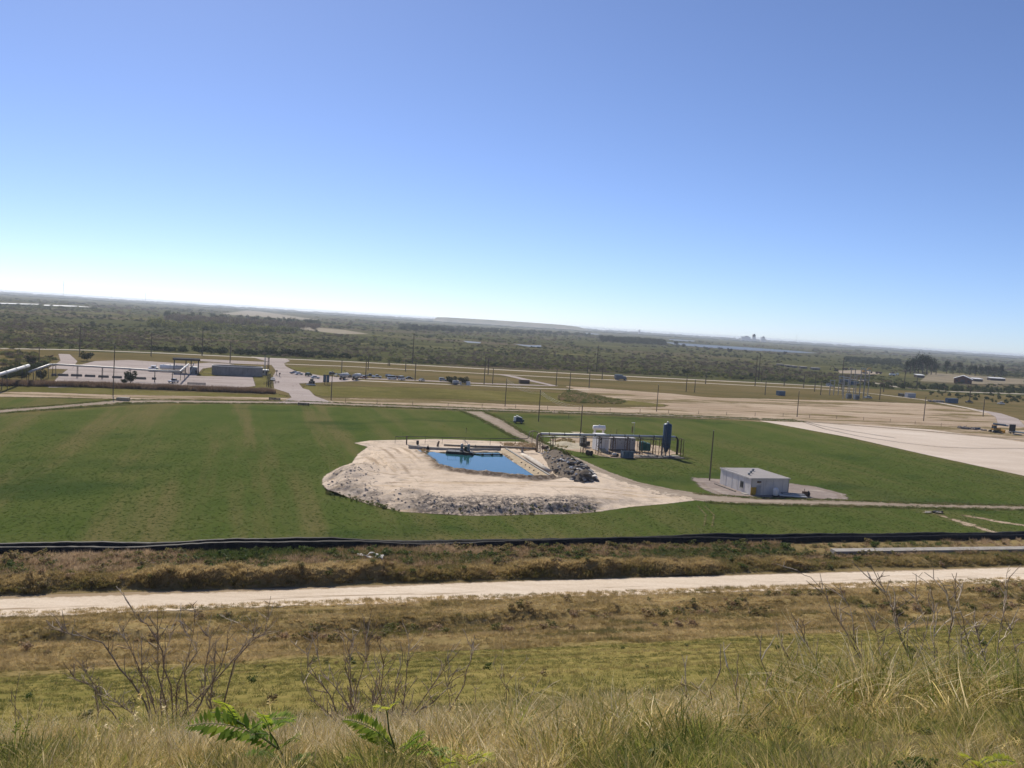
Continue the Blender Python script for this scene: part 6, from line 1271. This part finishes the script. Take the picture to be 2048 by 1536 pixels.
# white-roofed barn
b = at(1925, 767); t = thing('barn', 'brick barn with a broad white gabled roof among the far bushes', 'barn', b, -.5)
MB().box((0, 9, 2.6), (17, 20, 5.2)).build('wall', 'red_brown', t); MB().add([(-8.5, -1.02, 5.2), (8.5, -1.02, 5.2), (0, -1.02, 8.4)], [(0, 1, 2)]).build('gable', 'red_brown', t)
for s in (-1, 1): MB().slab([(s * 9.2, -2, 5.1), (s * 9.2, 20, 5.1), (0, 20, 8.7), (0, -2, 8.7)][::s], .3).build('roof', 'white_paint', t)
MB().box((0, -1.05, 2.0), (4, .1, 4)).build('door', 'wood_old', t)
for x in (-5.5, 5.5): MB().box((x, -1.05, 2.8), (1.6, .1, 1.4)).build('window', 'glass_dark', t)
for k, (px, py, L) in enumerate(((1953, 761.5, 12), (1992, 760, 22), (1838, 754, 10))):
    t = thing('farm_shed', ('small white roofed shed just right of the barn', 'long pale roofed shed at the right of the barn', 'small white shed left of the barn below the grove')[k], 'shed', at(px, py + 1), .2); MB().box((0, 0, 1.5), (L, 6, 3)).build('wall', 'wood_old', t); MB().slab([(-L / 2 - .4, -3.5, 3.), (L / 2 + .4, -3.5, 3.), (L / 2 + .4, 3.5, 4.), (-L / 2 - .4, 3.5, 4.)], .2).build('roof', 'white_paint', t)

# ---- trees and single bushes
leaf_shader('leaf_tree', [(0., (.022, .032, .015)), (.4, (.045, .056, .024)), (.7, (.085, .095, .034)), (1., (.15, .15, .05))], 'OBJECT', .3, 'tint', .35)
CR = [leafball(f'crown_{k}', 900, 'leaf_tree', 40 + k, 12, .16, 1., ta, .1).data for k, ta in enumerate((1.0, 1.7, 2.2))]
TM = MB().tube([(0, 0, -.2), (.02, 0, .5), (0, .03, 1.)], [.06, .045, .025], 7).tube([(0, 0, .55), (.25, .1, .95)], [.03, .012], 5).tube([(0, 0, .6), (-.22, -.12, 1.)], [.03, .012], 5).tube([(0, 0, .5), (.05, -.25, .9)], [.028, .01], 5).mesh('trunk', 'wood_old')
def tree(px, py, h, w, k, tint, label, name='tree', cat='tree', group=None, clear_=.15):
    t = thing(name, label, cat, at(px, py), random.uniform(0, 6), group)
    o = bpy.data.objects.new('trunk', TM); COL.objects.link(o); o.parent = t; o.scale = (h * .55, h * .55, h * .75)
    c = bpy.data.objects.new('crown', CR[k]); COL.objects.link(c); c.parent = t; c.location = (0, 0, h * clear_ * .6); tall = (1.45, 2.3, 2.9)[k]; c.scale = (w / 2, w / 2, h * (1 - clear_ * .6) / tall); c['tint'] = tint
    return t
gr = [(1812, 748, 20, 9), (1820, 747, 23, 9), (1828, 748, 24, 10), (1836, 747, 30, 12), (1845, 748, 30, 13), (1853, 748.5, 29, 12), (1862, 749, 26, 11), (1872, 749, 20, 9), (1893, 747, 22, 9), (1906, 749, 17, 8), (1919, 747, 20, 8), (1939, 750, 17, 9), (1950, 752, 18, 9), (1962, 752, 18, 9), (1975, 753, 18, 9), (1989, 754, 20, 9), (2001, 755, 21, 9)]
for k, (px, py, h, w) in enumerate(gr): tree(px, py, h * .95, w * 1.5, 1 + k % 2, .02 + .03 * (k % 4), f'tall dark tree of the far grove at right, {ordinal(k)} from the left', 'grove_tree', 'tree', 'trees of the far right grove', .1)
for px, py, h, w, k, ti, lab in ((1352, 693, 15, 16, 1, .05, 'dark lone tree below the end of the river'), (1368, 695, 10, 12, 0, .1, 'smaller tree right of the lone tree below the river'), (1459, 706, 12, 15, 0, .1, 'round dark tree left of the tall crossarm poles'), (1570, 709, 9, 12, 0, .1, 'round tree in the scrub below the river bend'), (1557, 711, 8, 9, 0, .45, 'pale green tree left of the round tree below the river bend'),
    (829, 660, 18, 22, 0, .04, 'dark tree, leftmost of the row under the flat topped hill'), (840, 661, 14, 16, 0, .06, 'dark tree, second of the row under the flat topped hill'), (852, 661, 14, 20, 0, .06, 'dark wide tree in the middle of the row under the flat hill'), (876, 663, 16, 14, 1, .05, 'dark narrow tree in the row under the flat hill'), (885, 664, 13, 13, 0, .08, 'dark tree beside the narrow one under the flat hill'), (903, 666, 13, 18, 0, .07, 'dark tree, rightmost of the row under the flat topped hill'),
    (1370, 752, 7.5, 8, 0, .6, 'green leafy tree standing beyond the highway above the sand strip'), (1502, 757, 6, 6, 0, .05, 'small dark round tree beyond the highway left of the tall poles'), (1484, 760, 3, 6, 0, .05, 'low dark bush at the highway left of the small round tree'), (540, 708, 7, 14, 0, .85, 'bright yellow green tree across the highway above the entrance road'), (585, 711, 6, 22, 0, .05, 'broad dark bush across the highway right of the entrance road'), (612, 713, 5, 18, 0, .08, 'low dark bush right of the broad one across the highway'),
    (261, 767, 6.2, 7.5, 0, .12, 'round dark green bush in front of the paved yard'), (83, 760, 4.6, 6, 0, .15, 'round green bush at the left end of the paved yard'), (247, 768, 2.6, 4, 0, .2, 'small bush left of the round dark bush at the yard'), (903, 768, 5, 9, 0, .2, 'big grey green bush beside the lane, left half of the clump'), (926, 769, 5, 8, 0, .2, 'big grey green bush beside the lane, right half of the clump'), (174, 722, 6, 9, 0, .3, 'green bush behind the left side of the paved yard'), (62, 730, 5, 6, 0, .08, 'dark bush behind the thick silver pipe')):
    tree(px, py, h, w, k, ti, lab, 'tree' if h > 6.9 else 'bush', 'tree' if h > 6.9 else 'bush', None, .06)
t = thing('trailer_tank', 'grey tank trailer half hidden by the big bush beside the lane', 'trailer', at(911, 769.5), LZ); MB().tube([(-1.6, 0, 1.5), (1.6, 0, 1.5)], .9, 12).build('tank', 'grey_wall', t); MB().box((0, 0, .55), (4, 1.4, .2)).build('frame', 'steel_dark', t); wheels(t, (-.6, .6), 1.9, .38); MB().box((2.6, 0, 1.), (1., 1.2, 1.4)).build('pump_box', 'grey_wall', t)
t = thing('white_crate', 'pale crate at the right end of the big bush', 'crate', at(936, 770), LZ); MB().box((0, 0, .95), (2., 1.6, 1.8)).build('body', 'white_wall', t); MB().box((0, 0, 1.9), (2.1, 1.7, .1)).build('lid', 'white_wall', t)
# reeds before the yard and a grassy mound
def line_pts(pxs, n, wid):
    P = [at(*p) for p in pxs]; L = [(b - a).length for a, b in zip(P[:-1], P[1:])]; f = rng.uniform(0, sum(L), n); out = []
    for s in f:
        k = 0
        while k < len(L) - 1 and s > L[k]: s -= L[k]; k += 1
        q = P[k] + (P[k + 1] - P[k]) * (s / L[k]); out.append((q.x + rng.normal(0, wid * .4), q.y + rng.normal(0, wid * .4), 0))
    return np.array(out)
HG = line_pts([(-60, 769), (60, 771), (180, 773), (320, 778), (430, 782), (540, 786)], 2600, 3.2)
scatter('reed_hedge', T_R, HG, rng.uniform(1.3, 2.7, len(HG)), np.clip(rng.normal(.5, .25, len(HG)), 0, 1), 'long reddish brown reed hedge before the paved yard', 'hedge')
c = at(1175, 797); px, py, x, y = px_points(900, [(1118, 790), (1135, 781), (1165, 786), (1255, 804), (1240, 808), (1150, 806), (1115, 800)])
scatter('mound_grass', T_W, np.stack([x, y, np.zeros(900)], 1), rng.gamma(3, .22, 900) + .25, np.clip(rng.normal(.4, .22, 900), 0, 1), 'overgrown low mound between the pale lane and the sand flat', 'grass')
# far plant on the horizon and masts
for k, (px, top, w, ds, lab) in enumerate(((1494, 13, 26, 9000, 'tall grey plant tower on the far horizon'), (1478, 8, 90, 9000, 'low plant buildings left of the far tower'), (1512, 9, 40, 9000, 'squat plant building right of the far tower'), (1268, 7, 18, 9500, 'pair of small stacks on the horizon left of the river'))):
    x = (px - 1024) / FPX * ds; t = thing('far_plant', lab, 'plant', (x * 1.012, ds, 0)); hh = top / FPX * ds
    MB().box((0, 0, hh / 2), (w, 30, hh)).build('block', 'grey_wall', t); MB().box((w * .1, 0, hh + 3), (w * .4, 20, 10)).build('top_house', 'grey_wall', t); MB().box((w * .62, 4, hh * .3), (w * .3, 20, hh * .6)).build('annex', 'grey_wall', t)
for k, (px, h, ds) in enumerate(((137, 130, 6500), (232, 90, 7500), (298, 90, 7000), (1574, 90, 7500))):
    x = (px - 1024) / FPX * ds * 1.02; t = thing('radio_mast', f'thin radio mast on the skyline, {ordinal(k)} from the left', 'mast', (x, ds, 0), 0, 'radio masts')
    MB().tube([(0, 0, 0), (0, 0, h)], [1.0, .6], 4).build('lattice', 'steel_grey', t); MB().box((0, 0, h * .8), (3, 3, 2)).build('antenna', 'steel_grey', t)

def verge(pxs, wid, n, s0, s1, t0, t1, proto, label):
    P = [at(*p) for p in pxs]; L = np.array([(b - a).length for a, b in zip(P[:-1], P[1:])]); k = rng.choice(len(L), n, p=L / L.sum()); f = rng.uniform(size=n); A = np.array([tuple(p) for p in P]); D = A[k + 1] - A[k]
    q = A[k] + D * f[:, None]; nr = np.stack([-D[:, 1], D[:, 0]], 1); nr /= np.linalg.norm(nr, axis=1)[:, None]; w = np.interp(k + f, np.arange(len(wid)), wid)
    off = (w / 2 + rng.normal(.1, .45, n)) * rng.choice([-1, 1], n); q[:, :2] += nr * off[:, None]
    scatter('verge_grass', proto, q, rng.uniform(s0, s1, n), rng.uniform(t0, t1, n), label, 'grass')
verge([(946, 823), (985, 840), (1030, 866), (1085, 893)], [9, 8, 6, 6], 1300, .15, .4, .3, .9, T_F, 'grass creeping over the edges of the access road above the pipe rack')
verge([(1400, 996), (1520, 1003), (1700, 1007), (1860, 1012), (2048, 1016), (2300, 1021)], [9, 7, 6, 4.5, 4.5, 4.5], 2200, .15, .38, .3, 1., T_F, 'grass creeping over the edges of the gravel lane at the right')
verge([(-160, 834), (0, 823), (120, 814), (240, 803.5), (330, 803), (600, 805.5), (800, 813), (1000, 820.5), (1200, 827), (1400, 834), (1600, 842)], [7, 7, 7, 8, 9, 9, 8, 7, 6, 6, 5], 3600, .2, .5, .3, 1., T_F, 'grass along the edges of the long dirt road')
# ================================================================== FOREGROUND PLANTS
def hit(px, py):
    d = Vector(ray(px, py)); t = 2.
    for _ in range(900):
        p = Vector((0, 0, EYE)) + d * t
        if p.z < float(terrain(p.x, p.y)): return p
        t += .03
    return p
def on_plane(px, py, Y):
    d = Vector(ray(px, py)); return Vector((0, 0, EYE)) + d * (Y / d.y)
m, nt, n, l = nodes_of('dead_bark')
tc = n.new('ShaderNodeTexCoord').outputs['Object']
finish(nt, ramp(nt, noise(nt, tc, 14, 4), [(.3, (.19, .14, .10)), (.55, (.34, .265, .20)), (.75, (.52, .43, .34))]), .9, noise(nt, tc, 60, 3), .4, .004)
m, nt, n, l = nodes_of('bleached_twig')
tc = n.new('ShaderNodeTexCoord').outputs['Object']
finish(nt, ramp(nt, noise(nt, tc, 10, 4), [(.3, (.46, .36, .25)), (.6, (.76, .64, .48)), (.8, (.86, .76, .62))]), .85)
def jag(P, k=.012, seed=0):
    r = random.Random(seed); out = [P[0]]
    for a, b in zip(P[:-1], P[1:]):
        m_ = a + (b - a) * r.uniform(.4, .6) + Vector((r.uniform(-1, 1), r.uniform(-1, 1), r.uniform(-1, 1))) * (b - a).length * .07; out += [m_, b]
    return out
def shrub(label, base, branches, pale, twigs, seed, depth=.5, r0=.017, spread=1.):
    """bare bush: main limbs follow their own lines at differing depths; side twigs fork off them"""
    b = hit(*base); t = thing('dead_shrub', label, 'shrub', b); rr = random.Random(seed); loc = lambda p: p - b
    for k, br in enumerate(branches):
        dz = rr.uniform(-depth, depth)
        P = [on_plane(x, y, b.y + dz * min(1, .25 + i * .35)) for i, (x, y) in enumerate(br)]
        g = float(terrain(P[0].x, P[0].y))
        if P[0].z > g + .02: P = [Vector((b.x + (P[0].x - b.x) * .6, b.y, float(terrain(b.x, b.y)) - .05))] + P
        P = jag(P, seed=seed + k); n_ = len(P); cut = max(2, int(n_ * (.62 if k in pale else 1.)))
        R = [max(r0 * (1 - .78 * i / (n_ - 1)), .0035) for i in range(n_)]
        limb = MB().tube([loc(p) for p in P[:cut + (1 if cut < n_ else 0)]], R[:cut + (1 if cut < n_ else 0)], 6).build('limb', 'dead_bark', t)
        if cut < n_: MB().tube([loc(p) for p in P[cut:]], R[cut:], 6).build('bleached_tip', 'bleached_twig', limb) if n_ - cut > 1 else None
        tw = [MB(), MB()]
        for j in range(twigs):
            i = rr.randrange(1, n_); p = P[i - 1] + (P[i] - P[i - 1]) * rr.random(); d = (P[i] - P[i - 1]).normalized()
            q = (d * .6 + Vector((rr.uniform(-1, 1), rr.uniform(-1, 1), rr.uniform(-.25, .9))) * .8 * spread).normalized(); L = rr.uniform(.08, .38)
            pts = [p]
            for s in range(3): q = (q + Vector((rr.uniform(-.35, .35), rr.uniform(-.35, .35), rr.uniform(-.1, .35)))).normalized(); pts.append(pts[-1] + q * L / 3)
            w = tw[1 if rr.random() < .45 else 0]; w.tube([loc(x) for x in pts], [.006, .0052, .0044, .0032], 4, False)
            if rr.random() < .5: e = pts[2] + Vector((rr.uniform(-.1, .1), rr.uniform(-.1, .1), rr.uniform(.02, .12))); w.tube([loc(pts[2]), loc(e)], [.005, .0032], 4, False)
        if tw[0].v: tw[0].build('twigs', 'dead_bark', limb)
        if tw[1].v: tw[1].build('bleached_twigs', 'bleached_twig', limb)
    return t
S1 = [[(328, 1484), (290, 1405), (239, 1337), (205, 1285), (164, 1272), (126, 1263), (114, 1255)], [(342, 1470), (372, 1419), (427, 1364), (478, 1306), (506, 1275), (509, 1265), (475, 1244)], [(470, 1320), (506, 1279), (530, 1265), (540, 1231)],
      [(335, 1480), (321, 1398), (328, 1337), (337, 1289), (342, 1258)], [(350, 1475), (376, 1419), (369, 1344), (393, 1306), (393, 1289), (362, 1251)], [(365, 1475), (403, 1405), (410, 1337), (417, 1303), (420, 1275), (410, 1267)], [(345, 1470), (342, 1371), (325, 1303), (294, 1248), (270, 1231), (256, 1203)],
      [(300, 1475), (239, 1446), (205, 1405), (185, 1371), (150, 1357), (140, 1344)], [(195, 1484), (197, 1422), (191, 1371), (164, 1326)], [(380, 1475), (424, 1419), (425, 1371), (431, 1330), (427, 1285)], [(310, 1480), (300, 1420), (283, 1360), (283, 1290)], [(335, 1470), (300, 1380), (262, 1300), (235, 1240)], [(320, 1480), (270, 1430), (215, 1390)], [(355, 1475), (392, 1425), (440, 1340), (455, 1260)], [(350, 1480), (352, 1400), (372, 1330), (392, 1210)], [(340, 1480), (316, 1350), (315, 1220)]]
shrub('large bare grey brown shrub with bleached tips at the lower left', (330, 1478), S1, (0, 1, 2, 3, 4, 5, 9, 12), 28, 201, .5, .0155)
S2 = [[(702, 1440), (690, 1330), (705, 1285)], [(790, 1470), (819, 1439), (870, 1364), (897, 1316)], [(850, 1480), (884, 1449), (928, 1371), (942, 1320), (943, 1289)], [(800, 1465), (819, 1439), (866, 1405), (894, 1378), (902, 1343)], [(705, 1450), (702, 1422), (668, 1371), (644, 1347), (631, 1299)], [(712, 1450), (709, 1419), (726, 1337), (735, 1285), (733, 1265)], [(795, 1460), (805, 1422), (815, 1320), (815, 1268)], [(690, 1460), (655, 1425), (600, 1354)], [(765, 1455), (764, 1398), (737, 1337), (733, 1268)], [(720, 1455), (700, 1400), (698, 1300), (708, 1270)], [(730, 1460), (760, 1390), (768, 1320), (780, 1300)], [(740, 1455), (752, 1380), (759, 1325)], [(700, 1460), (660, 1390), (615, 1340), (612, 1295)], [(770, 1460), (790, 1390), (800, 1340)]]
shrub('bare brown shrub with upright forking stems left of centre', (745, 1462), S2, (3, 4, 6, 8), 18, 202, .5, .012)
S3 = [[(1030, 1420), (1027, 1405), (1010, 1371), (1003, 1337), (1008, 1299)], [(1012, 1375), (998, 1350), (984, 1325)], [(1030, 1415), (1014, 1368), (1034, 1340), (1058, 1316)], [(1036, 1415), (1034, 1402), (1070, 1388), (1102, 1371)], [(1034, 1415), (1038, 1370), (1040, 1345)], [(1050, 1420), (1062, 1390), (1076, 1362)], [(900, 1440), (905, 1390), (900, 1372)], [(945, 1440), (952, 1400), (953, 1370)]]
shrub('small bleached bare shrub at lower centre', (1035, 1418), S3, (0, 1, 2, 3, 4, 5, 6, 7), 5, 203, .3, .011)
S4 = [[(1850, 1400), (1826, 1325), (1792, 1232), (1772, 1191), (1738, 1154)], [(1845, 1400), (1820, 1320), (1785, 1215), (1758, 1165)], [(1730, 1360), (1707, 1277), (1700, 1215), (1686, 1195)], [(1740, 1370), (1690, 1260), (1652, 1191), (1621, 1154), (1594, 1140)], [(1850, 1400), (1833, 1328), (1854, 1260), (1833, 1198)], [(1960, 1390), (1943, 1308), (1925, 1232), (1908, 1188)], [(1935, 1380), (1929, 1310), (1922, 1243)], [(1975, 1380), (1960, 1290), (1950, 1250)], [(1600, 1360), (1580, 1321), (1556, 1277)], [(2045, 1380), (2031, 1300), (2020, 1250)], [(1860, 1400), (1870, 1320), (1868, 1240), (1860, 1170)], [(1880, 1400), (1900, 1320), (1905, 1240), (1893, 1180)], [(1800, 1390), (1760, 1300), (1745, 1240)], [(2000, 1380), (1995, 1300), (2008, 1220), (2012, 1160)], [(1640, 1365), (1622, 1300), (1600, 1250)]]
shrub('thin bare stems leaning left above the tall grass at lower right', (1850, 1392), S4, (2, 4, 5, 6, 9, 13), 18, 204, .9, .0085)
S5 = [[(25, 1500), (30, 1400), (40, 1345)], [(60, 1500), (48, 1440), (20, 1400)], [(90, 1510), (75, 1450), (80, 1400)]]
shrub('few dry stems at the lower left corner', (55, 1500), S5, (0,), 3, 205, .3, .008)
S6 = [[(1400, 1440), (1372, 1390), (1365, 1352)], [(1430, 1440), (1420, 1380), (1440, 1345)], [(1480, 1430), (1470, 1370), (1452, 1330)], [(1530, 1420), (1535, 1350), (1520, 1310)]]
shrub('short dry stems in the grass right of centre', (1450, 1438), S6, (0, 2), 3, 206, .4, .007)
# rank grass clumps
def clump(px, py, n, s0, s1, t0, t1, wid, label, lean=(0, 0)):
    c = hit(px, py); x = c.x + rng.normal(0, wid, n); y = c.y + rng.normal(0, wid * .6, n); z = terrain(x, y)
    o = scatter('grass_clump', T_B, np.stack([x, y, z - .03], 1), rng.uniform(s0, s1, n), np.clip(rng.normal((t0 + t1) / 2, (t1 - t0) / 2, n), 0, 1), label, 'grass', .3); return o
clump(1740, 1430, 170, .35, .72, .2, .75, .6, 'rank straw coloured grass clump at lower right')
clump(1880, 1420, 170, .32, .66, .05, .65, .7, 'grass clump under the leaning stems at lower right')
clump(1560, 1440, 80, .2, .42, .1, .9, .6, 'grass clump left of the rank clump at lower right')
clump(2010, 1400, 100, .25, .5, .1, .7, .6, 'grass clump at the right edge of the foreground')
clump(90, 1500, 110, .25, .5, .5, 1., .4, 'pale straw clump in the lower left corner')
clump(330, 1495, 140, .25, .5, .2, .8, .35, 'dry grass at the foot of the large shrub')
clump(1230, 1480, 120, .25, .5, .3, .95, .5, 'straw coloured clump at lower centre')
# leafy feather-leaved plants
leaf_shader('feather_leaf', [(0., (.085, .17, .016)), (.4, (.19, .30, .028)), (.7, (.40, .48, .045)), (1., (.62, .62, .075))], 'OBJECT', .5, 'tint', .35)
paint('green_stem', (.10, .13, .035), .7, 0, .2, 20.)
def plant(label, base, stems, fronds, seed):
    b = hit(*base); t = thing('leafy_plant', label, 'plant', b); rr = random.Random(seed)
    for st in stems:
        P = [on_plane(x, y, b.y - .1) - b for x, y in st]; MB().tube(jag(P, seed=seed), [.009 - .005 * i / max(1, 2 * len(P) - 2) for i in range(2 * len(P) - 1)], 6).build('stem', 'green_stem', t)
    for k, (x0, y0, x1, y1, ti) in enumerate(fronds):
        A = on_plane(x0, y0, b.y - .1) - b; B = on_plane(x1, y1, b.y - .1 + rr.uniform(-.25, .1)) - b; d = B - A; L = d.length; d.normalize()
        side = d.cross(Vector((0, -.35, 1))).normalized(); upv = side.cross(d).normalized(); V = []; F = []; N = 22; BL = []
        rv = []
        for i in range(N):
            f = (i + 1) / N; c = A + d * L * f + Vector((0, 0, L * .25 * f * (1 - f) * 2)); rv.append(c)
            ll = L * .23 * math.sin(math.pi * (.12 + .8 * f)) + .01; w = ll * .15
            for s in (-1, 1):
                q = (side * s + d * .45 + upv * rr.uniform(-.25, .25)).normalized(); e = q.cross(upv).normalized(); o0 = len(V); g = rr.random()
                V += [c, c + q * ll * .5 + e * w, c + q * ll, c + q * ll * .5 - e * w]; F.append((o0, o0 + 1, o0 + 2, o0 + 3)); BL += [g] * 4
        o = arr_obj('leaf', np.array([tuple(v) for v in V]), np.array(F), 'feather_leaf', {'bl': BL}); o.parent = t; o['tint'] = ti
        MB().tube([A] + rv, .0028, 4, False).build('rachis', 'green_stem', o)
plant('green feather leaved plant at the lower left before the large shrub', (575, 1530), [[(575, 1545), (560, 1500), (540, 1465)], [(560, 1500), (500, 1460), (470, 1440)]], [(560, 1500, 378, 1452, .45), (500, 1462, 420, 1425, .8), (470, 1440, 432, 1405, .7), (500, 1460, 590, 1440, .35), (540, 1465, 585, 1450, .5), (540, 1470, 480, 1480, .2), (560, 1500, 600, 1480, .4), (570, 1530, 465, 1528, .25), (570, 1530, 640, 1520, .2), (540, 1465, 520, 1430, .6)], 301)
plant('green feather leaved plant with yellow tips left of centre', (795, 1525), [[(800, 1545), (788, 1490), (775, 1430), (772, 1412)], [(870, 1545), (862, 1500), (858, 1470)]], [(790, 1498, 690, 1440, .6), (772, 1425, 800, 1405, .9), (772, 1418, 752, 1425, .95), (795, 1500, 840, 1490, .75), (800, 1520, 870, 1505, .5), (790, 1498, 720, 1470, .45), (862, 1500, 900, 1520, .3), (800, 1535, 750, 1530, .4), (800, 1510, 850, 1470, .4)], 302)
plant('yellow green leafy sprig at the bottom edge near the centre', (930, 1536), [[(930, 1560), (932, 1520)]], [(932, 1525, 900, 1515, .9), (932, 1525, 960, 1510, 1.), (932, 1530, 985, 1525, .8), (930, 1535, 880, 1535, .7)], 303)
plant('green leafy sprig at the bottom edge left of the centre sprig', (735, 1540), [[(735, 1560), (738, 1528)]], [(738, 1530, 690, 1528, .6), (738, 1530, 770, 1520, .7), (738, 1535, 780, 1535, .5)], 304)
plant('yellow green leafy sprig at the bottom right', (1960, 1536), [[(1960, 1560), (1958, 1528)]], [(1958, 1530, 1925, 1530, .9), (1958, 1530, 1975, 1518, .95), (1958, 1533, 2030, 1525, .8)], 305)
